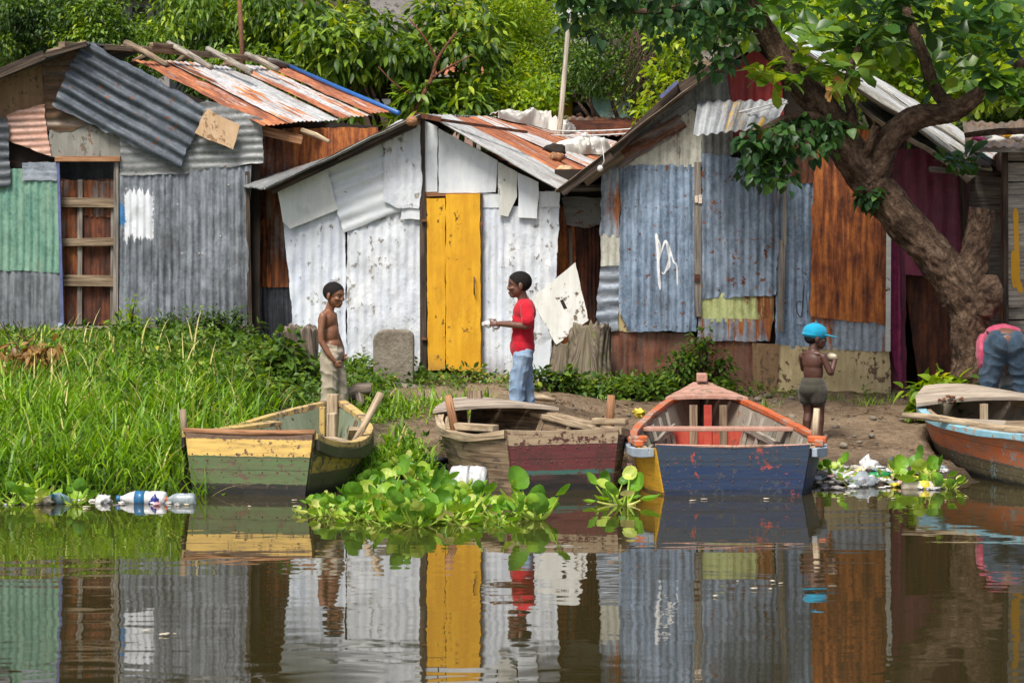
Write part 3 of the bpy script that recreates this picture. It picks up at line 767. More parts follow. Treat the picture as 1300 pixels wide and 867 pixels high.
# --- bending adult at the right edge, back to the camera
g0 = ground_at(1276, 0, 25.15)
r4 = empty('person', g0, 'adult bending over in dark jeans and pink plaid shirt at the right edge', 'person', rz=R(90))
body = [ell((-.02, 0, .78), (.13, .165, .12)), ell((.16, 0, .80), (.17, .15, .11)), ell((.36, 0, .68), (.16, .18, .11)), cap((.46, 0, .60), .06, (.55, 0, .50), .055)]
sk, q, M3 = head((.62, 0, .42), (.35, 0, -.94), (.9, 0, .4), 1.08)
body += sk
for sg in (-1, 1):
    body += chain_caps([((.36, sg * .19, .66), .055), ((.36, sg * .27, .40), .045), ((.50, sg * .16, .19), .030)]) + hand((.50, sg * .16, .19), (.4, -sg * .3, -.8), (.2, -sg * .8, 0), (1, 0, 0), .18, .6)
    body += chain_caps([((-.02, sg * .10, .72), .10), ((.0, sg * .15, .42), .068), ((-.03, sg * .19, .08), .045)]) + [cap((-.06, sg * .19, .04), .04, (.14, sg * .22, .03), .034)]
fuse('body', body, M['skin2'], r4, .008, 4)
head_extras(r4, q, M3, 1.08, face=False)
jn = [ell((-.03, .075, .745), (.15, .115, .13)), ell((-.03, -.075, .745), (.15, .115, .13))]
for sg in (-1, 1): jn += chain_caps([((-.02, sg * .10, .70), .128), ((.0, sg * .155, .42), .095), ((-.03, sg * .195, .06), .082)])
fuse('jeans', jn, M['jeans_dark'], r4, .009, 3, .012, 9, (1, 1, 1.2), cut=[((0, 0, .875), (.15, 0, 1))])
sh = [ell((.18, 0, .80), (.17, .175, .125)), ell((.36, 0, .70), (.17, .205, .13)), ell((.02, .225, .65), (.09, .035, .15)), ell((.08, 0, .865), (.12, .16, .05)), ell((.22, .18, .66), (.10, .05, .18)), ell((.22, -.16, .66), (.10, .045, .16))]
for sg in (-1, 1): sh += chain_caps([((.34, sg * .20, .68), .070), ((.34, sg * .28, .42), .058)])
fuse('shirt', sh, M['pink_shirt'], r4, .009, 3, .009, 12)
wp = fuse('waistband', [cap((-.115, -.10, .835), .018, (-.115, .10, .835), .018)], M['jeans_dark'], r4, .006, 1)
# printed sack behind their legs
sk_ = rock('sack', g0 + Vector((.08, .42, .20)), (.27, .16, .22), M['sack'], 'stuffed cream sack with a blue print beside the bending adult', 'sack', 12, 4, .22)
pts = []
for t in np.linspace(-1.2, 2.2, 26):
    v = Vector((.06 + .12 * math.cos(t), 0, .22 + .10 * math.sin(t))); pts.append(v)
mb = MB(); 
for r0_ in (1.0, .72): mb.tube([g0 + Vector((.08 + (p.x - .06) * r0_, .42 - .165 + .05 * abs(p.x - .06) * 2, .24 + (p.z - .22) * r0_)) for p in pts], .010, 6)
mb.build('print', M['pl_pale_blue'], sk_, smooth=True)
rock('bundle', g0 + Vector((.22, .22, .07)), (.16, .12, .085), M['bark_moss'], 'olive bundle on the ground in front of the cream sack', 'bundle', 15, 3, .3)

# --- tiny figure in the doorway of the yellow house
g0 = P(735, 168, 39.8)
r5 = empty('person', g0, 'distant person in a magenta top at the doorway of the yellow house', 'person', rz=R(-90))
sk, q, M3 = head((.03, 0, .27), (1, .2, 0), (0, 0, 1), 1.)
fuse('body', sk + [cap((0, 0, .18), .04, (0, 0, .05), .05), ell((0, 0, -.1), (.09, .15, .16)), cap((0, .15, -.0), .045, (.05, .18, -.25), .04), cap((0, -.15, .0), .045, (.05, -.18, -.25), .04), cap((0, .06, -.2), .07, (0, .07, -.9), .045), cap((0, -.06, -.2), .07, (0, -.07, -.9), .045)], M['skin2'], r5, .012, 3)
fuse('top', [ell((0, 0, -.1), (.11, .165, .18))], M['pink_shirt'], r5, .012, 2)
fuse('hair', [ell(q(-.02, 0, .03), (.11, .10, .10), M3)], M['hair'], r5, .012, 2)
# ================================================================ SETTING
# world: bright thin cloud
w = bpy.data.worlds.new('World'); scene.world = w; w.use_nodes = True
SUN_EL, SUN_AZ = R(58), R(205)             # azimuth clockwise from +Y (away from the camera)
nt = w.node_tree; bg = nt.nodes['Background']
sky = nt.nodes.new('ShaderNodeTexSky'); sky.sky_type = 'NISHITA'; sky.sun_disc = False
sky.sun_elevation = SUN_EL; sky.sun_rotation = SUN_AZ; sky.dust_density = 4.; sky.air_density = 1.; sky.ozone_density = 1.
nt.links.new(sky.outputs[0], bg.inputs[0]); bg.inputs[1].default_value = .092
sl = bpy.data.lights.new('sun', 'SUN'); sl.energy = 3.2; sl.angle = R(20); sl.color = (1, .955, .88)
so = bpy.data.objects.new('sun', sl); col.objects.link(so)
sd_ = Vector((math.sin(SUN_AZ) * math.cos(SUN_EL), math.cos(SUN_AZ) * math.cos(SUN_EL), math.sin(SUN_EL)))
so.rotation_euler = sd_.to_track_quat('Z', 'Y').to_euler(); so.location = (0, 10, 20)

cam = bpy.data.cameras.new('camera'); co_ = bpy.data.objects.new('camera', cam); col.objects.link(co_)
cam.sensor_width = 36; cam.lens = 36 * FOC / 1300; cam.shift_y = -(433.5 - HOR) / 1300
cam.clip_start = .5; cam.clip_end = 2000
co_.location = (0, 0, CAMH); co_.rotation_euler = (R(90), 0, 0); scene.camera = co_
cam.dof.use_dof = True; cam.dof.focus_distance = 25.; cam.dof.aperture_fstop = 6.3
vs_ = scene.view_settings; vs_.view_transform = 'Standard'; vs_.look = 'None'; vs_.gamma = 1; vs_.exposure = .58; vs_.use_curve_mapping = False

# ground: one sheet, fine at the bank
def axis(a, b, fine, far, n):
    return np.concatenate([a - np.geomspace(.3, far, n)[::-1], np.arange(a, b, fine), b + np.geomspace(.0001, far, n)])
gx = axis(-6.5, 6.5, .07, 400, 14); gy = np.concatenate([[-400, -60, 0, 8, 14, 17, 19], np.arange(20, 29.5, .07), np.arange(29.6, 50, .5), [52, 55, 60, 70, 90, 150, 400, 900]])
GX, GY = np.meshgrid(gx, gy); GZ = ground_z(GX, GY)
GZ = np.minimum(GZ, 14)
near = (np.abs(GX) < 6.6) & (GY > 20) & (GY < 30)
lump = np.zeros_like(GZ)
for j, i in zip(*np.nonzero(near)):
    x, y = GX[j, i], GY[j, i]
    lump[j, i] = .03 * max(0, mnoise.noise(Vector((x * 3.1, y * 6, 11)))) + .035 * mnoise.noise(Vector((x * 1.7, y * 1.7, 3))) + .022 * mnoise.noise(Vector((x * 5, y * 5, 7))) + .014 * mnoise.noise(Vector((x * 13, y * 13, 1)))
GZ = GZ + lump * np.clip((GY - shore(GX) + .3) / .8, .15, 1)
# the boats lie in beds pressed into the mud
for bx, by, brz, bL, bw, bz in ((-2.10, 21.45, -11, 2.7, .72, .16), (.41, 21.8, 17, 2.75, .80, .16), (1.765, 21.4, 0, 3.65, .86, .10), (5.14, 21.55, 17, 3.75, .9, .10)):
    ca, sa = math.cos(R(brz)), math.sin(R(brz)); dx, dy = GX - bx, GY - by; lx, ly = ca * dx + sa * dy, -sa * dx + ca * dy; t = ly / bL
    wl = bw * np.interp(t, [-.1, 0, .3, .6, .8, 1, 1.05], [.6, .8, 1, .85, .6, .15, 0.])
    bed = np.interp(t, [0, .4, .8, 1], [-.2, -.13, -.03, bz])
    k = np.clip((wl - np.abs(lx)) / .10, 0, 1) * (t < 1.02)
    GZ = np.where((k > 0) & (GZ > bed), GZ * (1 - k) + bed * k, GZ)
vs = np.stack([GX, GY, GZ], -1).reshape(-1, 3); nx = len(gx)
fs = [(j * nx + i, j * nx + i + 1, (j + 1) * nx + i + 1, (j + 1) * nx + i) for j in range(len(gy) - 1) for i in range(nx - 1)]
me = bpy.data.meshes.new('ground'); me.from_pydata(vs.tolist(), [], fs)
m, nt, b = newmat('trodden earth')
va = vec(nt, (1, 1, 1), 'Object', False)
n1 = noise(nt, va, 1.2, 6, .65); n2 = noise(nt, va, 11, 6, .7); n3 = noise(nt, va, 45, 4, .7)
c = ramp(nt, op(nt, 'ADD', op(nt, 'MULTIPLY', n1, .5), op(nt, 'MULTIPLY', n2, .5)), [(.36, (.09, .058, .035)), (.47, (.24, .165, .10)), (.60, (.38, .28, .18))])
c = mix(nt, step(nt, n3, .56, .63, 0, .8), c, (.07, .05, .035))
c = mix(nt, step(nt, n3, .30, .37, .8, 0), c, (.45, .38, .29))
gp = nt.nodes.new('ShaderNodeNewGeometry'); sp_ = nt.nodes.new('ShaderNodeSeparateXYZ'); nt.links.new(gp.outputs['Position'], sp_.inputs[0])
wet = step(nt, op(nt, 'ADD', sp_.outputs[2], op(nt, 'MULTIPLY', n1, .12)), .08, .24, 1, 0)
c = mix(nt, op(nt, 'MULTIPLY', wet, .85), c, (.045, .032, .022))
# grassy soil on the left and on the hill behind
gm = step(nt, op(nt, 'ADD', sp_.outputs[0], op(nt, 'MULTIPLY', n1, 1.2)), -1.0, 0., 1, 0)
gm = op(nt, 'MAXIMUM', gm, step(nt, sp_.outputs[1], 30.5, 32))
c = mix(nt, op(nt, 'MULTIPLY', gm, .8), c, mix(nt, step(nt, n2, .4, .6), (.025, .035, .012), (.05, .06, .02)))
setin(nt, b.inputs['Base Color'], c); setin(nt, b.inputs['Roughness'], step(nt, wet, 0, 1, .95, .45))
b.inputs['Specular IOR Level'].default_value = .3
bump(nt, b, op(nt, 'ADD', n2, op(nt, 'MULTIPLY', n3, .7)), 1., .06)
o = link('ground', me, m, smooth=True); tag(o, kind='structure')

# river
me = bpy.data.meshes.new('water')
ys_ = [-300, 2, 8, 30]; xs_ = [-400, -20, 20, 400]
me.from_pydata([(x, y, 0) for y in ys_ for x in xs_], [], [(j * 4 + i, j * 4 + i + 1, j * 4 + 5 + i, j * 4 + 4 + i) for j in range(3) for i in range(3)])
m, nt, b = newmat('river water')
b.inputs['Base Color'].default_value = (.036, .029, .010, 1); b.inputs['Roughness'].default_value = .015
b.inputs['IOR'].default_value = 2.2; b.inputs['Specular IOR Level'].default_value = .5
WATER = (nt, b)
w1 = noise(nt, vec(nt, (1.0, 1.7, 1), 'Object', False), 1.6, 2, .45, .4)
w2 = noise(nt, vec(nt, (.22, 1.5, 1), 'Object', False, R(4)), 1.1, 2, .5, .2)
w3 = noise(nt, vec(nt, (1.2, 1.6, 1), 'Object', False), 5.5, 2, .5)
w4 = noise(nt, vec(nt, (.16, .5, 1), 'Object', False), 1., 1, .5)
calm = step(nt, w4, .40, .62)
h = op(nt, 'ADD', op(nt, 'MULTIPLY', w1, .55), op(nt, 'ADD', op(nt, 'MULTIPLY', w2, op(nt, 'MULTIPLY_ADD', calm, 1.0, .25)), op(nt, 'MULTIPLY', w3, .02)))
bump(nt, b, h, 1., .0040)
o = link('water', me, m); tag(o, kind='structure')

# ================================================================ HUT HELPERS
def slat_wall(name, x0, x1, y0, y1, z0, z1, mat, parent):
    """plain iron wall from (x0,y0) to (x1,y1)"""
    return qsheet(name, (x0, y0, z1), (x1, y1, z1), (x1, y1, z0), (x0, y0, z0), mat, parent)

def nails(mb, at, pts, r=.007):
    for p in pts:
        q = at(*p); mb.lathe(q + Vector((0, .006, 0)), (0, -1, 0), [(0, r), (.012, r * .9), (.016, r * .3)], 7)

# ================================================================ LEFT HUT (patchwork of grey, green and peach iron)
Y0 = 28.4
LH = empty('corrugated_hut', (-3.6, Y0, gz(-3.6, Y0)), 'grey patchwork shack with barred doorway, rusty roof and green sheet at its left', 'hut', 'shacks along the river bank')
flat('shade_backing', [(-40, 120), (54, 84), (112, 70), (330, 156), (330, 425), (152, 425), (152, 200), (72, 200), (60, 150), (-40, 180)][0:4] + [(330, 205), (-40, 205)], Y0 + .10, M['dark'], LH)  # added back-board, coloured dark for the unlit interior behind gaps
flat('shade_backing', [(-40, 205), (72, 205), (80, 425), (-40, 425)], Y0 + .10, M['dark'], LH)
flat('shade_backing', [(152, 205), (330, 205), (330, 425), (152, 425)], Y0 + .10, M['dark'], LH)
sheet('gable_board', [(-40, 118), (54, 78), (56, 136), (-40, 170)], Y0 + .05, M['brown_plaster'], LH, pitch=None, label='brown daubed gable board under the roof edge')
sheet('wall_sheet', [(53, 69), (106, 62), (112, 110), (122, 155), (90, 167), (58, 167)], Y0 - .01, M['brown_iron'], LH, ang=0, pitch=.10, label='brown weathered iron sheet in the gable')
sheet('wall_sheet', [(62, 166), (113, 158), (156, 178), (155, 200), (62, 200)], Y0 + .0, M['grey_board'], LH, pitch=None, label='grey flat panel over the doorway')
sheet('wall_sheet', [(152, 170), (262, 128), (333, 151), (334, 218), (230, 221), (152, 232)], Y0 - .03, M['galv_warm'], LH, ang=1, pitch=.085, amp=.005)
sheet('wall_sheet', [(65, 133), (86, 87), (111, 52), (263, 137), (247, 172), (229, 215)], Y0 - .10, M['slate'], LH, ang=-29, pitch=.125, amp=.019, dent=.02, jag=.010, label='dark slate corrugated sheet nailed aslant over the gable')
sheet('plywood_patch', [(263, 139), (305, 159), (296, 190), (247, 170)], Y0 - .13, M['ply'], LH, pitch=None, solid=.02, label='torn plywood patch')
sheet('wall_sheet', [(9, 146), (56, 132), (64, 199), (72, 202), (72, 226), (12, 226)], Y0 - .02, M['peach'], LH, ang=2, pitch=.07, amp=.006, label='peach painted iron sheet')
sheet('wall_sheet', [(28, 207), (72, 207), (72, 229), (29, 229)], Y0 - .05, M['galv'], LH, ang=0, pitch=None)
sheet('wall_sheet', [(-40, 148), (10, 150), (13, 236), (-40, 246)], Y0 - .07, M['black'], LH, ang=0, pitch=.10, label='black iron sheet at the left edge')
_, at = sheet('wall_sheet', [(-40, 214), (73, 214), (80, 346), (-40, 342)], Y0 - .03, M['green'], LH, pitch=.078, amp=.007, label='green painted iron sheet')
sheet('wall_sheet', [(-40, 341), (80, 344), (81, 420), (-40, 416)], Y0 - .015, M['green_low'], LH, pitch=.078, amp=.007)
_, at = sheet('wall_sheet', [(150, 214), (240, 212), (319, 206), (313, 414), (151, 413)], Y0 - .02, M['galv_paint'], LH, pitch=.074, amp=.007, dent=.022, label='grey corrugated sheet daubed with white and blue paint')
mb = MB(); nails(mb, at, [(226, 260 + 0), (231, 322), (253, 322), (280, 300), (257, 322), (170, 300), (210, 405), (268, 405), (305, 405), (160, 240), (290, 235)], .008); mb.build('nail_heads', M['hinge'], LH, smooth=True)
# doorway
dr = MB(); px_board(dr, (70, 202), (153, 202), 7, Y0 - .06, .06); dr.build('lintel', M['wood_red'], LH, bevel=.004)
dr = MB(); px_board(dr, (74, 206), (80, 420), 3.5, Y0 - .05, .05); dr.build('door_post', M['lav_trim'], LH, label='blue edged door post')
dr = MB(); px_board(dr, (148, 206), (147, 412), 6, Y0 - .02, .05); dr.build('door_post', M['wood_grey'], LH)
DY = Y0 + .14
dg = sheet('door', [(72, 228), (150, 228), (150, 412), (74, 412)], DY, M['rust_dark'], LH, pitch=.05, amp=.004, label='rusty iron door with timber rails')[0]
sheet('door_sheet', [(77, 230), (101, 230), (101, 412), (77, 412)], DY - .012, M['rust_mix'], dg, pitch=.06, amp=.006)
sheet('door_sheet', [(104, 229), (149, 231), (149, 276), (104, 274)], DY - .014, M['rust_mix'], dg, pitch=.06, amp=.006)
for p0, p1, wd in (((73, 257), (150, 258), 12), ((76, 308), (149, 307), 10), ((77, 356), (147, 357), 14)):
    q = MB(); px_board(q, p0, p1, wd, DY - .06, .04); q.build('door_rail', M['wood'], dg, bevel=.004)
for x, y0 in ((102, 228), (144, 255)):
    q = MB(); px_board(q, (x, y0), (x - 1, 412), 6, DY - .03, .03); q.build('door_stile', M['wood_grey'], dg)
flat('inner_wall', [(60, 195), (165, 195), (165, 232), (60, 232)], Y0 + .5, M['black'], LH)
q = MB(); q.box(P(117, 425, Y0 + .05) + Vector((0, 0, -.02)), (.72, .5, .22)); q.box(P(112, 436, Y0 - .25), (.8, .3, .16)); q.build('doorstep', M['concrete'], LH, bevel=.02)
for x in (77, 155):
    q = MB(); px_board(q, (x, 410), (x, 452), 5.5, Y0 - .06, .05); q.build('stub_post', M['blue_trim'], LH)
flat('plinth', [(160, 412), (322, 412), (322, 470), (160, 470)], Y0 + .02, M['concrete'], LH, solid=.1)
flat('plinth', [(-40, 416), (74, 416), (74, 460), (-40, 460)], Y0 + .02, M['concrete'], LH, solid=.1)
# rusted return wall at the right
YS = Y0 + .35
flat('shade_backing', [(318, 150), (480, 160), (480, 440), (318, 440)], YS + .08, M['dark'], LH)  # dark sheet added behind the return wall, colours its gaps as shade
sheet('wall_sheet', [(318, 172), (346, 168), (346, 300), (318, 300)], YS - .03, M['rust_mix'], LH, pitch=.06)
sheet('wall_sheet', [(340, 163), (372, 163), (372, 310), (340, 310)], YS, M['rust_mix'], LH, pitch=.06)
sheet('wall_sheet', [(368, 163), (480, 163), (480, 310), (368, 310)], YS + .02, M['rust'], LH, pitch=.08)
sheet('wall_sheet', [(322, 278), (343, 278), (343, 364), (319, 364)], YS - .06, M['rust'], LH, pitch=.05, label='orange rust sheet between the two shacks')
sheet('wall_sheet', [(338, 240), (390, 240), (390, 365), (338, 365)], YS - .05, M['rust_mix'], LH, pitch=.055)
sheet('wall_sheet', [(318, 362), (392, 362), (392, 450), (318, 450)], YS - .03, M['black'], LH, pitch=.05, label='black iron sheet at the foot of the side wall')
q = MB(); px_board(q, (314, 218), (318, 432), 5, Y0 - .0, .06); q.build('corner_post', M['wood_dark'], LH)
q = MB(); px_board(q, (332, 166), (384, 178), 12, Y0 + .12, .05); q.build('eave_board', M['wood_red'], LH, bevel=.004)
q = MB(); q.tube([P(384, 166, Y0 + .1), P(402, 172, Y0 - .1), P(418, 180, Y0 - .25)], [.03, .028, .018], 8, .2); q.build('rafter_end', M['wood_pale'], LH, smooth=True)
# roof
A, B, C, D = P(168, 76, 30.2), P(372, 88, 33.4), P(507, 147, 29.6), P(335, 160, 28.15)
zz = [(0, .19, 'roof_rust', 0), (.17, .40, 'roof_mix', .02), (.385, .56, 'roof_pale', 0), (.545, .62, 'roof_rust', .03), (.60, .80, 'roof_mix', .01), (.785, 1.0, 'roof_rust', .03)]
for s0, s1, mn, lf in zz:
    qsheet('roof_sheet', A, B, C, D, M[mn], LH, s0=s0, s1=s1, t0=rnd.uniform(-.02, .06), t1=rnd.uniform(.97, 1.01), lift=lf, pitch=.085, amp=.006)
q = MB(); q.tube([P(366, 84, 33.0), P(430, 112, 31.2), P(506, 144, 29.4)], .028, 10); q.build('roof_pipe', M['blue_plastic'], LH, smooth=True, label='blue plastic pipe along the roof edge')
q = MB(); q.board(P(78, 57, 28.9), P(190, 64, 30.1), .06, .09); q.build('ridge_beam', M['wood'], LH, bevel=.005)
q = MB(); q.board(P(178, 62, 30.0), P(336, 76, 32.2), .06, .09); q.board(P(192, 57, 30.1), P(228, 60, 30.6), .05, .05); q.build('ridge_beam', M['wood'], LH, bevel=.005)
q = MB(); q.tube([P(325, 75, 32.2), P(350, 80, 32.6), P(374, 88, 33.2)], [.05, .05, .045], 8, .2); q.build('ridge_beam', M['wood_grey'], LH, smooth=True)
for a, b2, ya, yb in (((160, 55), (212, 83), 30.0, 29.2), ((214, 56), (268, 86), 30.6, 29.8), ((264, 63), (318, 92), 31.2, 30.4), ((313, 70), (352, 88), 31.9, 31.3)):
    q = MB(); q.tube([P(*a, ya), P((a[0] + b2[0]) / 2, (a[1] + b2[1]) / 2 - 1, (ya + yb) / 2), P(*b2, yb)], [.040, .036, .034], 8, .25); q.build('rafter', M['wood_plank'] if a[0] > 200 else M['wood'], LH, smooth=True)
for a, b2 in (((108, 56), (62, 68)), ((195, 66), (166, 82)), ((240, 68), (222, 84)), ((300, 76), (280, 88)), ((165, 60), (132, 66))):
    q = MB(); q.tube([P(*a, 30.1 + (a[0] - 100) * .008), P(*b2, 30.6 + (a[0] - 100) * .008)], .042, 8, .25); q.build('rafter', M['wood'], LH, smooth=True)
# left roof slope, side and back walls
qsheet('roof_sheet', P(112, 56, 28.2), P(190, 62, 33.), P(-190, 200, 33.), P(-70, 122, 28.1), M['black'], LH, lift=0)
q = MB(); q.board(P(-60, 118, 28.12), P(56, 70, 28.12), .10, .05); q.board(P(50, 73, 28.14), P(110, 56, 28.14), .05, .05); q.build('rake_board', M['wood_dark'], LH)
slat_wall('wall_sheet', P(480, 0, YS).x, P(480, 0, YS).x + .9, YS + .05, 33.2, .8, 3.1, M['rust_mix'], LH)
slat_wall('wall_sheet', -6.4, -1.0, 33.4, 33.4, .9, 3.0, M['rust_mix'], LH)

# ================================================================ WHITE HUT
Y1 = 27.4
WH = empty('white_hut', (-.9, Y1, gz(-.9, Y1)), 'white limewashed patchwork shack with a bright yellow door', 'hut', 'shacks along the river bank')
flat('shade_backing', [(363, 235), (528, 152), (710, 238), (700, 480), (376, 472)], Y1 + .07, M['dark'], WH, solid=.05)  # interior shade between the sheets is the colour of this added board
sheet('wall_sheet', [(360, 284), (438, 262), (440, 470), (378, 466)], Y1 - .0, M['white'], WH, pitch=.095, amp=.007, dent=.02)
sheet('wall_sheet', [(440, 250), (536, 250), (538, 474), (441, 470)], Y1 - .015, M['white_rough'], WH, pitch=.085, amp=.005, dent=.022)
sheet('wall_sheet', [(414, 212), (490, 164), (520, 200), (516, 266), (437, 295), (428, 267)], Y1 - .045, M['white_smooth'], WH, ang=21, pitch=.13, amp=.007, dent=.014)
sheet('wall_sheet', [(352, 240), (414, 210), (429, 266), (369, 291), (359, 282)], Y1 - .065, M['cream_smooth'], WH, pitch=None, dent=.012, jag=.002, label='smooth cream panel with rounded corners at the left eave')
sheet('wall_sheet', [(486, 165), (509, 152), (533, 155), (536, 248), (531, 264), (506, 266), (487, 255)], Y1 - .075, M['white_rough'], WH, pitch=.09, amp=.004, dent=.012)
sheet('wall_patch', [(511, 262), (536, 262), (536, 279), (509, 279)], Y1 - .06, M['white_smooth'], WH, pitch=None)
q = MB(); px_board(q, (536, 150), (537, 474), 7, Y1 - .03, .07); q.build('door_post', M['wood_dark'], WH)
flat('gable_plank', [(539, 154), (555.5, 161), (555, 244), (539, 244)], Y1 - .03, M['white_smooth'], WH)
flat('gable_panel', [(556.5, 163), (632, 204), (629, 245), (556.5, 245)], Y1 - .035, M['white_smooth'], WH, label='smooth white trapezoid panel over the door')
flat('wall_plank', [(611, 245), (634, 247), (634, 264), (611, 264)], Y1 - .02, M['white_smooth'], WH)
flat('wall_plank', [(632, 205), (657, 218), (656, 250), (645, 275), (633, 273)], Y1 - .06, M['white_edge'], WH)
flat('wall_plank', [(657.5, 219), (684, 232), (682, 278), (658, 276)], Y1 - .065, M['white_smooth'], WH)
flat('wall_plank', [(684, 243), (711, 243), (710, 263), (684, 263)], Y1 - .03, M['white_smooth'], WH)
sheet('wall_sheet', [(611, 262), (648, 262), (648, 476), (612, 474)], Y1 - .01, M['white'], WH, pitch=.07, amp=.004, dent=.012)
sheet('wall_sheet', [(640, 262), (711, 260), (704, 400), (697, 479), (641, 478)], Y1 - .025, M['white_rough'], WH, pitch=.10, amp=.004, dent=.018)
q = MB(); px_board(q, (538, 247), (612, 245), 6, Y1 - .0, .08); q.build('lintel', M['wood_red'], WH)
flat('doorway_shade_backing', [(536, 244), (614, 244), (614, 474), (536, 474)], Y1 + .03, M['dark'], WH)  # added dark board, its colour stands for the shade round the door
door = flat('door', [(566, 247), (609.5, 246), (610.5, 472), (571, 470), (566, 464)], Y1 - .055, M['yellow_door'], WH, solid=.03, label='yellow plank door')[0]
flat('door_board', [(541.5, 252), (565.3, 252), (565.3, 470), (543, 470)], Y1 - .05, M['yellow_door'], door, solid=.03, label='narrower yellow door plank')
q = MB(); 
for y in (280, 430):
    q = MB(); q.box(P(538.5, y, Y1 - .09), (.05, .03, .025)); q.build('door_hinge', M['metal_pin'], door)
q = MB(); q.box(P(611, 284, Y1 - .09), (.035, .03, .045)); q.tube([P(611, 286, Y1 - .1), P(611, 295, Y1 - .1)], .008, 6); q.build('latch', M['metal_pin'], door)
q = MB(); q.tube([P(602, 352, Y1 - .075), P(602, 353, Y1 - .12), P(602, 372, Y1 - .12), P(602, 373, Y1 - .075)], .008, 6); q.build('handle', M['metal_pin'], door, smooth=True)
for px_ in (540.0, 611.5):
    q = MB(); px_board(q, (px_, 246), (px_ + .5, 472), 2.2, Y1 - .045, .05); q.build('door_frame', M['wood_dark'], WH)
# roof: right slope
A, B, C, D = P(545, 150, 27.15), P(672, 152, 32.6), P(800, 186, 32.0), P(716, 248, 27.1)
for s0, s1, mn, lf in ((0, .20, 'roof_pale', .02), (.18, .44, 'roof_rust', 0), (.42, .56, 'roof_mix', .015), (.54, .76, 'roof_rust', 0), (.74, 1., 'roof_mix', .01)):
    qsheet('roof_sheet', A, B, C, D, M[mn], WH, s0=s0, s1=s1, t0=-.02, t1=1.01, lift=lf, pitch=.09, amp=.007)
# left slope, seen on its edge
qsheet('roof_sheet', P(534, 146, 27.05), P(650, 150, 32.6), P(250, 232, 32.), P(337, 240, 27.0), M['galv_warm'], WH, pitch=.09)
q = MB(); q.board(P(338, 240, 27.12), P(430, 196, 27.12), .045, .05); q.board(P(428, 199, 27.14), P(530, 150, 27.14), .085, .06); q.board(P(345, 243, 27.2), P(528, 158, 27.2), .06, .1); q.build('rake_board', M['wood_dark'], WH)
q = MB(); q.board(P(528, 146, 27.1), P(560, 152, 27.1), .05, .05); q.board(P(556, 152, 27.12), P(668, 168, 28.), .025, .05); q.build('ridge_flashing', M['rust_dark'], WH)
q = MB(); q.tube([P(522, 154, 27.0), P(529, 153, 27.4)], .055, 9, .1); q.build('ridge_pole', M['wood_red'], WH, smooth=True)
slat_wall('wall_sheet', P(376, 0, Y1).x, -2.45, Y1 + .1, 31.5, .6, 2.6, M['white'], WH)
slat_wall('wall_sheet', P(700, 0, Y1).x, .75, Y1 + .1, 31.5, .5, 2.4, M['white'], WH)
slat_wall('wall_sheet', -2.4, .8, 31.6, 31.6, .6, 3.0, M['rust_mix'], WH)

# the dark gap between the white and the grey hut: set-back rusty fence of iron
YG = 27.75
GF = empty('iron_fence', (.75, YG, gz(.75, YG)), 'dark rusty iron fence panels filling the gap beside the white shack', 'fence')
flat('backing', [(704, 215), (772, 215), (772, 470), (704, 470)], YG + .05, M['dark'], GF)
sheet('fence_sheet', [(706, 262), (730, 262), (730, 440), (706, 440)], YG - .02, M['rust'], GF, pitch=.09)
sheet('fence_sheet', [(728, 288), (762, 288), (762, 450), (728, 450)], YG - .01, M['rust_dark'], GF, pitch=.04)
sheet('cloth_scrap', [(712, 250), (764, 250), (764, 285), (742, 290), (720, 286)], YG - .05, M['grey_board'], GF, ang=0, pitch=.16, amp=.007, dent=.03, label='grey sagging scrap at the top')
q = MB(); px_board(q, (724, 290), (726, 440), 4, YG - .05, .04); q.build('post', M['wood_grey'], GF)
q = MB(); q.tube([P(700, 240, YG - .1), P(770, 238, YG - .1)], .04, 8, .2); q.build('rail', M['wood_grey'], GF, smooth=True)

# ================================================================ GREY HUT with the gable
Y2 = 27.2
GH = empty('grey_hut', (2.4, Y2, gz(2.4, Y2)), 'tall blue grey corrugated shack with gable, rusty sheets and white graffiti', 'hut', 'shacks along the river bank')
flat('shade_backing', [(768, 205), (968, 52), (1128, 190), (1128, 250), (768, 250)], Y2 + .09, M['dark'], GH, solid=.05)  # added behind the grey sheets, its dark colour gives the gaps their shade
flat('shade_backing', [(768, 248), (1128, 248), (1128, 450), (768, 440)], Y2 + .09, M['dark'], GH, solid=.05)
sheet('wall_sheet', [(765, 210), (790, 210), (786, 300), (762, 299)], Y2 - .02, M['blue_rust'], GH, pitch=.085, label='narrow rust streaked strip at the left corner')
sheet('wall_sheet', [(762, 298), (791, 298), (791, 338), (763, 338)], Y2 - .01, M['cream_iron'], GH, pitch=.07, amp=.005, label='small pale yellow sheet')
sheet('wall_sheet', [(763, 337), (788, 337), (783, 420), (768, 421), (757, 403)], Y2 - .03, M['galv'], GH, ang=3, pitch=.13, amp=.007, dent=.02)
sheet('wall_patch', [(782, 392), (799, 392), (799, 422), (782, 420)], Y2 - .015, M['cream_plaster'], GH, pitch=None, label='peeling yellow patch')
_, gat = sheet('wall_sheet', [(788, 210), (883, 209), (884, 421), (798, 421), (786, 396)], Y2 - .05, M['blue'], GH, pitch=.077, amp=.006, dent=.017, label='blue grey sheet with white graffiti')
sheet('wall_sheet', [(891, 194), (992, 208), (986, 374), (887, 380)], Y2 - .055, M['blue_spot'], GH, pitch=.077, amp=.006, dent=.019, jag=.01, label='blue grey sheet with rust spots')
sheet('wall_sheet', [(886, 374), (984, 371), (982, 408), (886, 408)], Y2 - .04, M['yellowgreen'], GH, pitch=.077, amp=.005, label='yellow green sheet streaked with rust')
sheet('wall_sheet', [(886, 405), (982, 404), (978, 433), (887, 433)], Y2 - .045, M['blue_rust'], GH, pitch=.077, amp=.005)
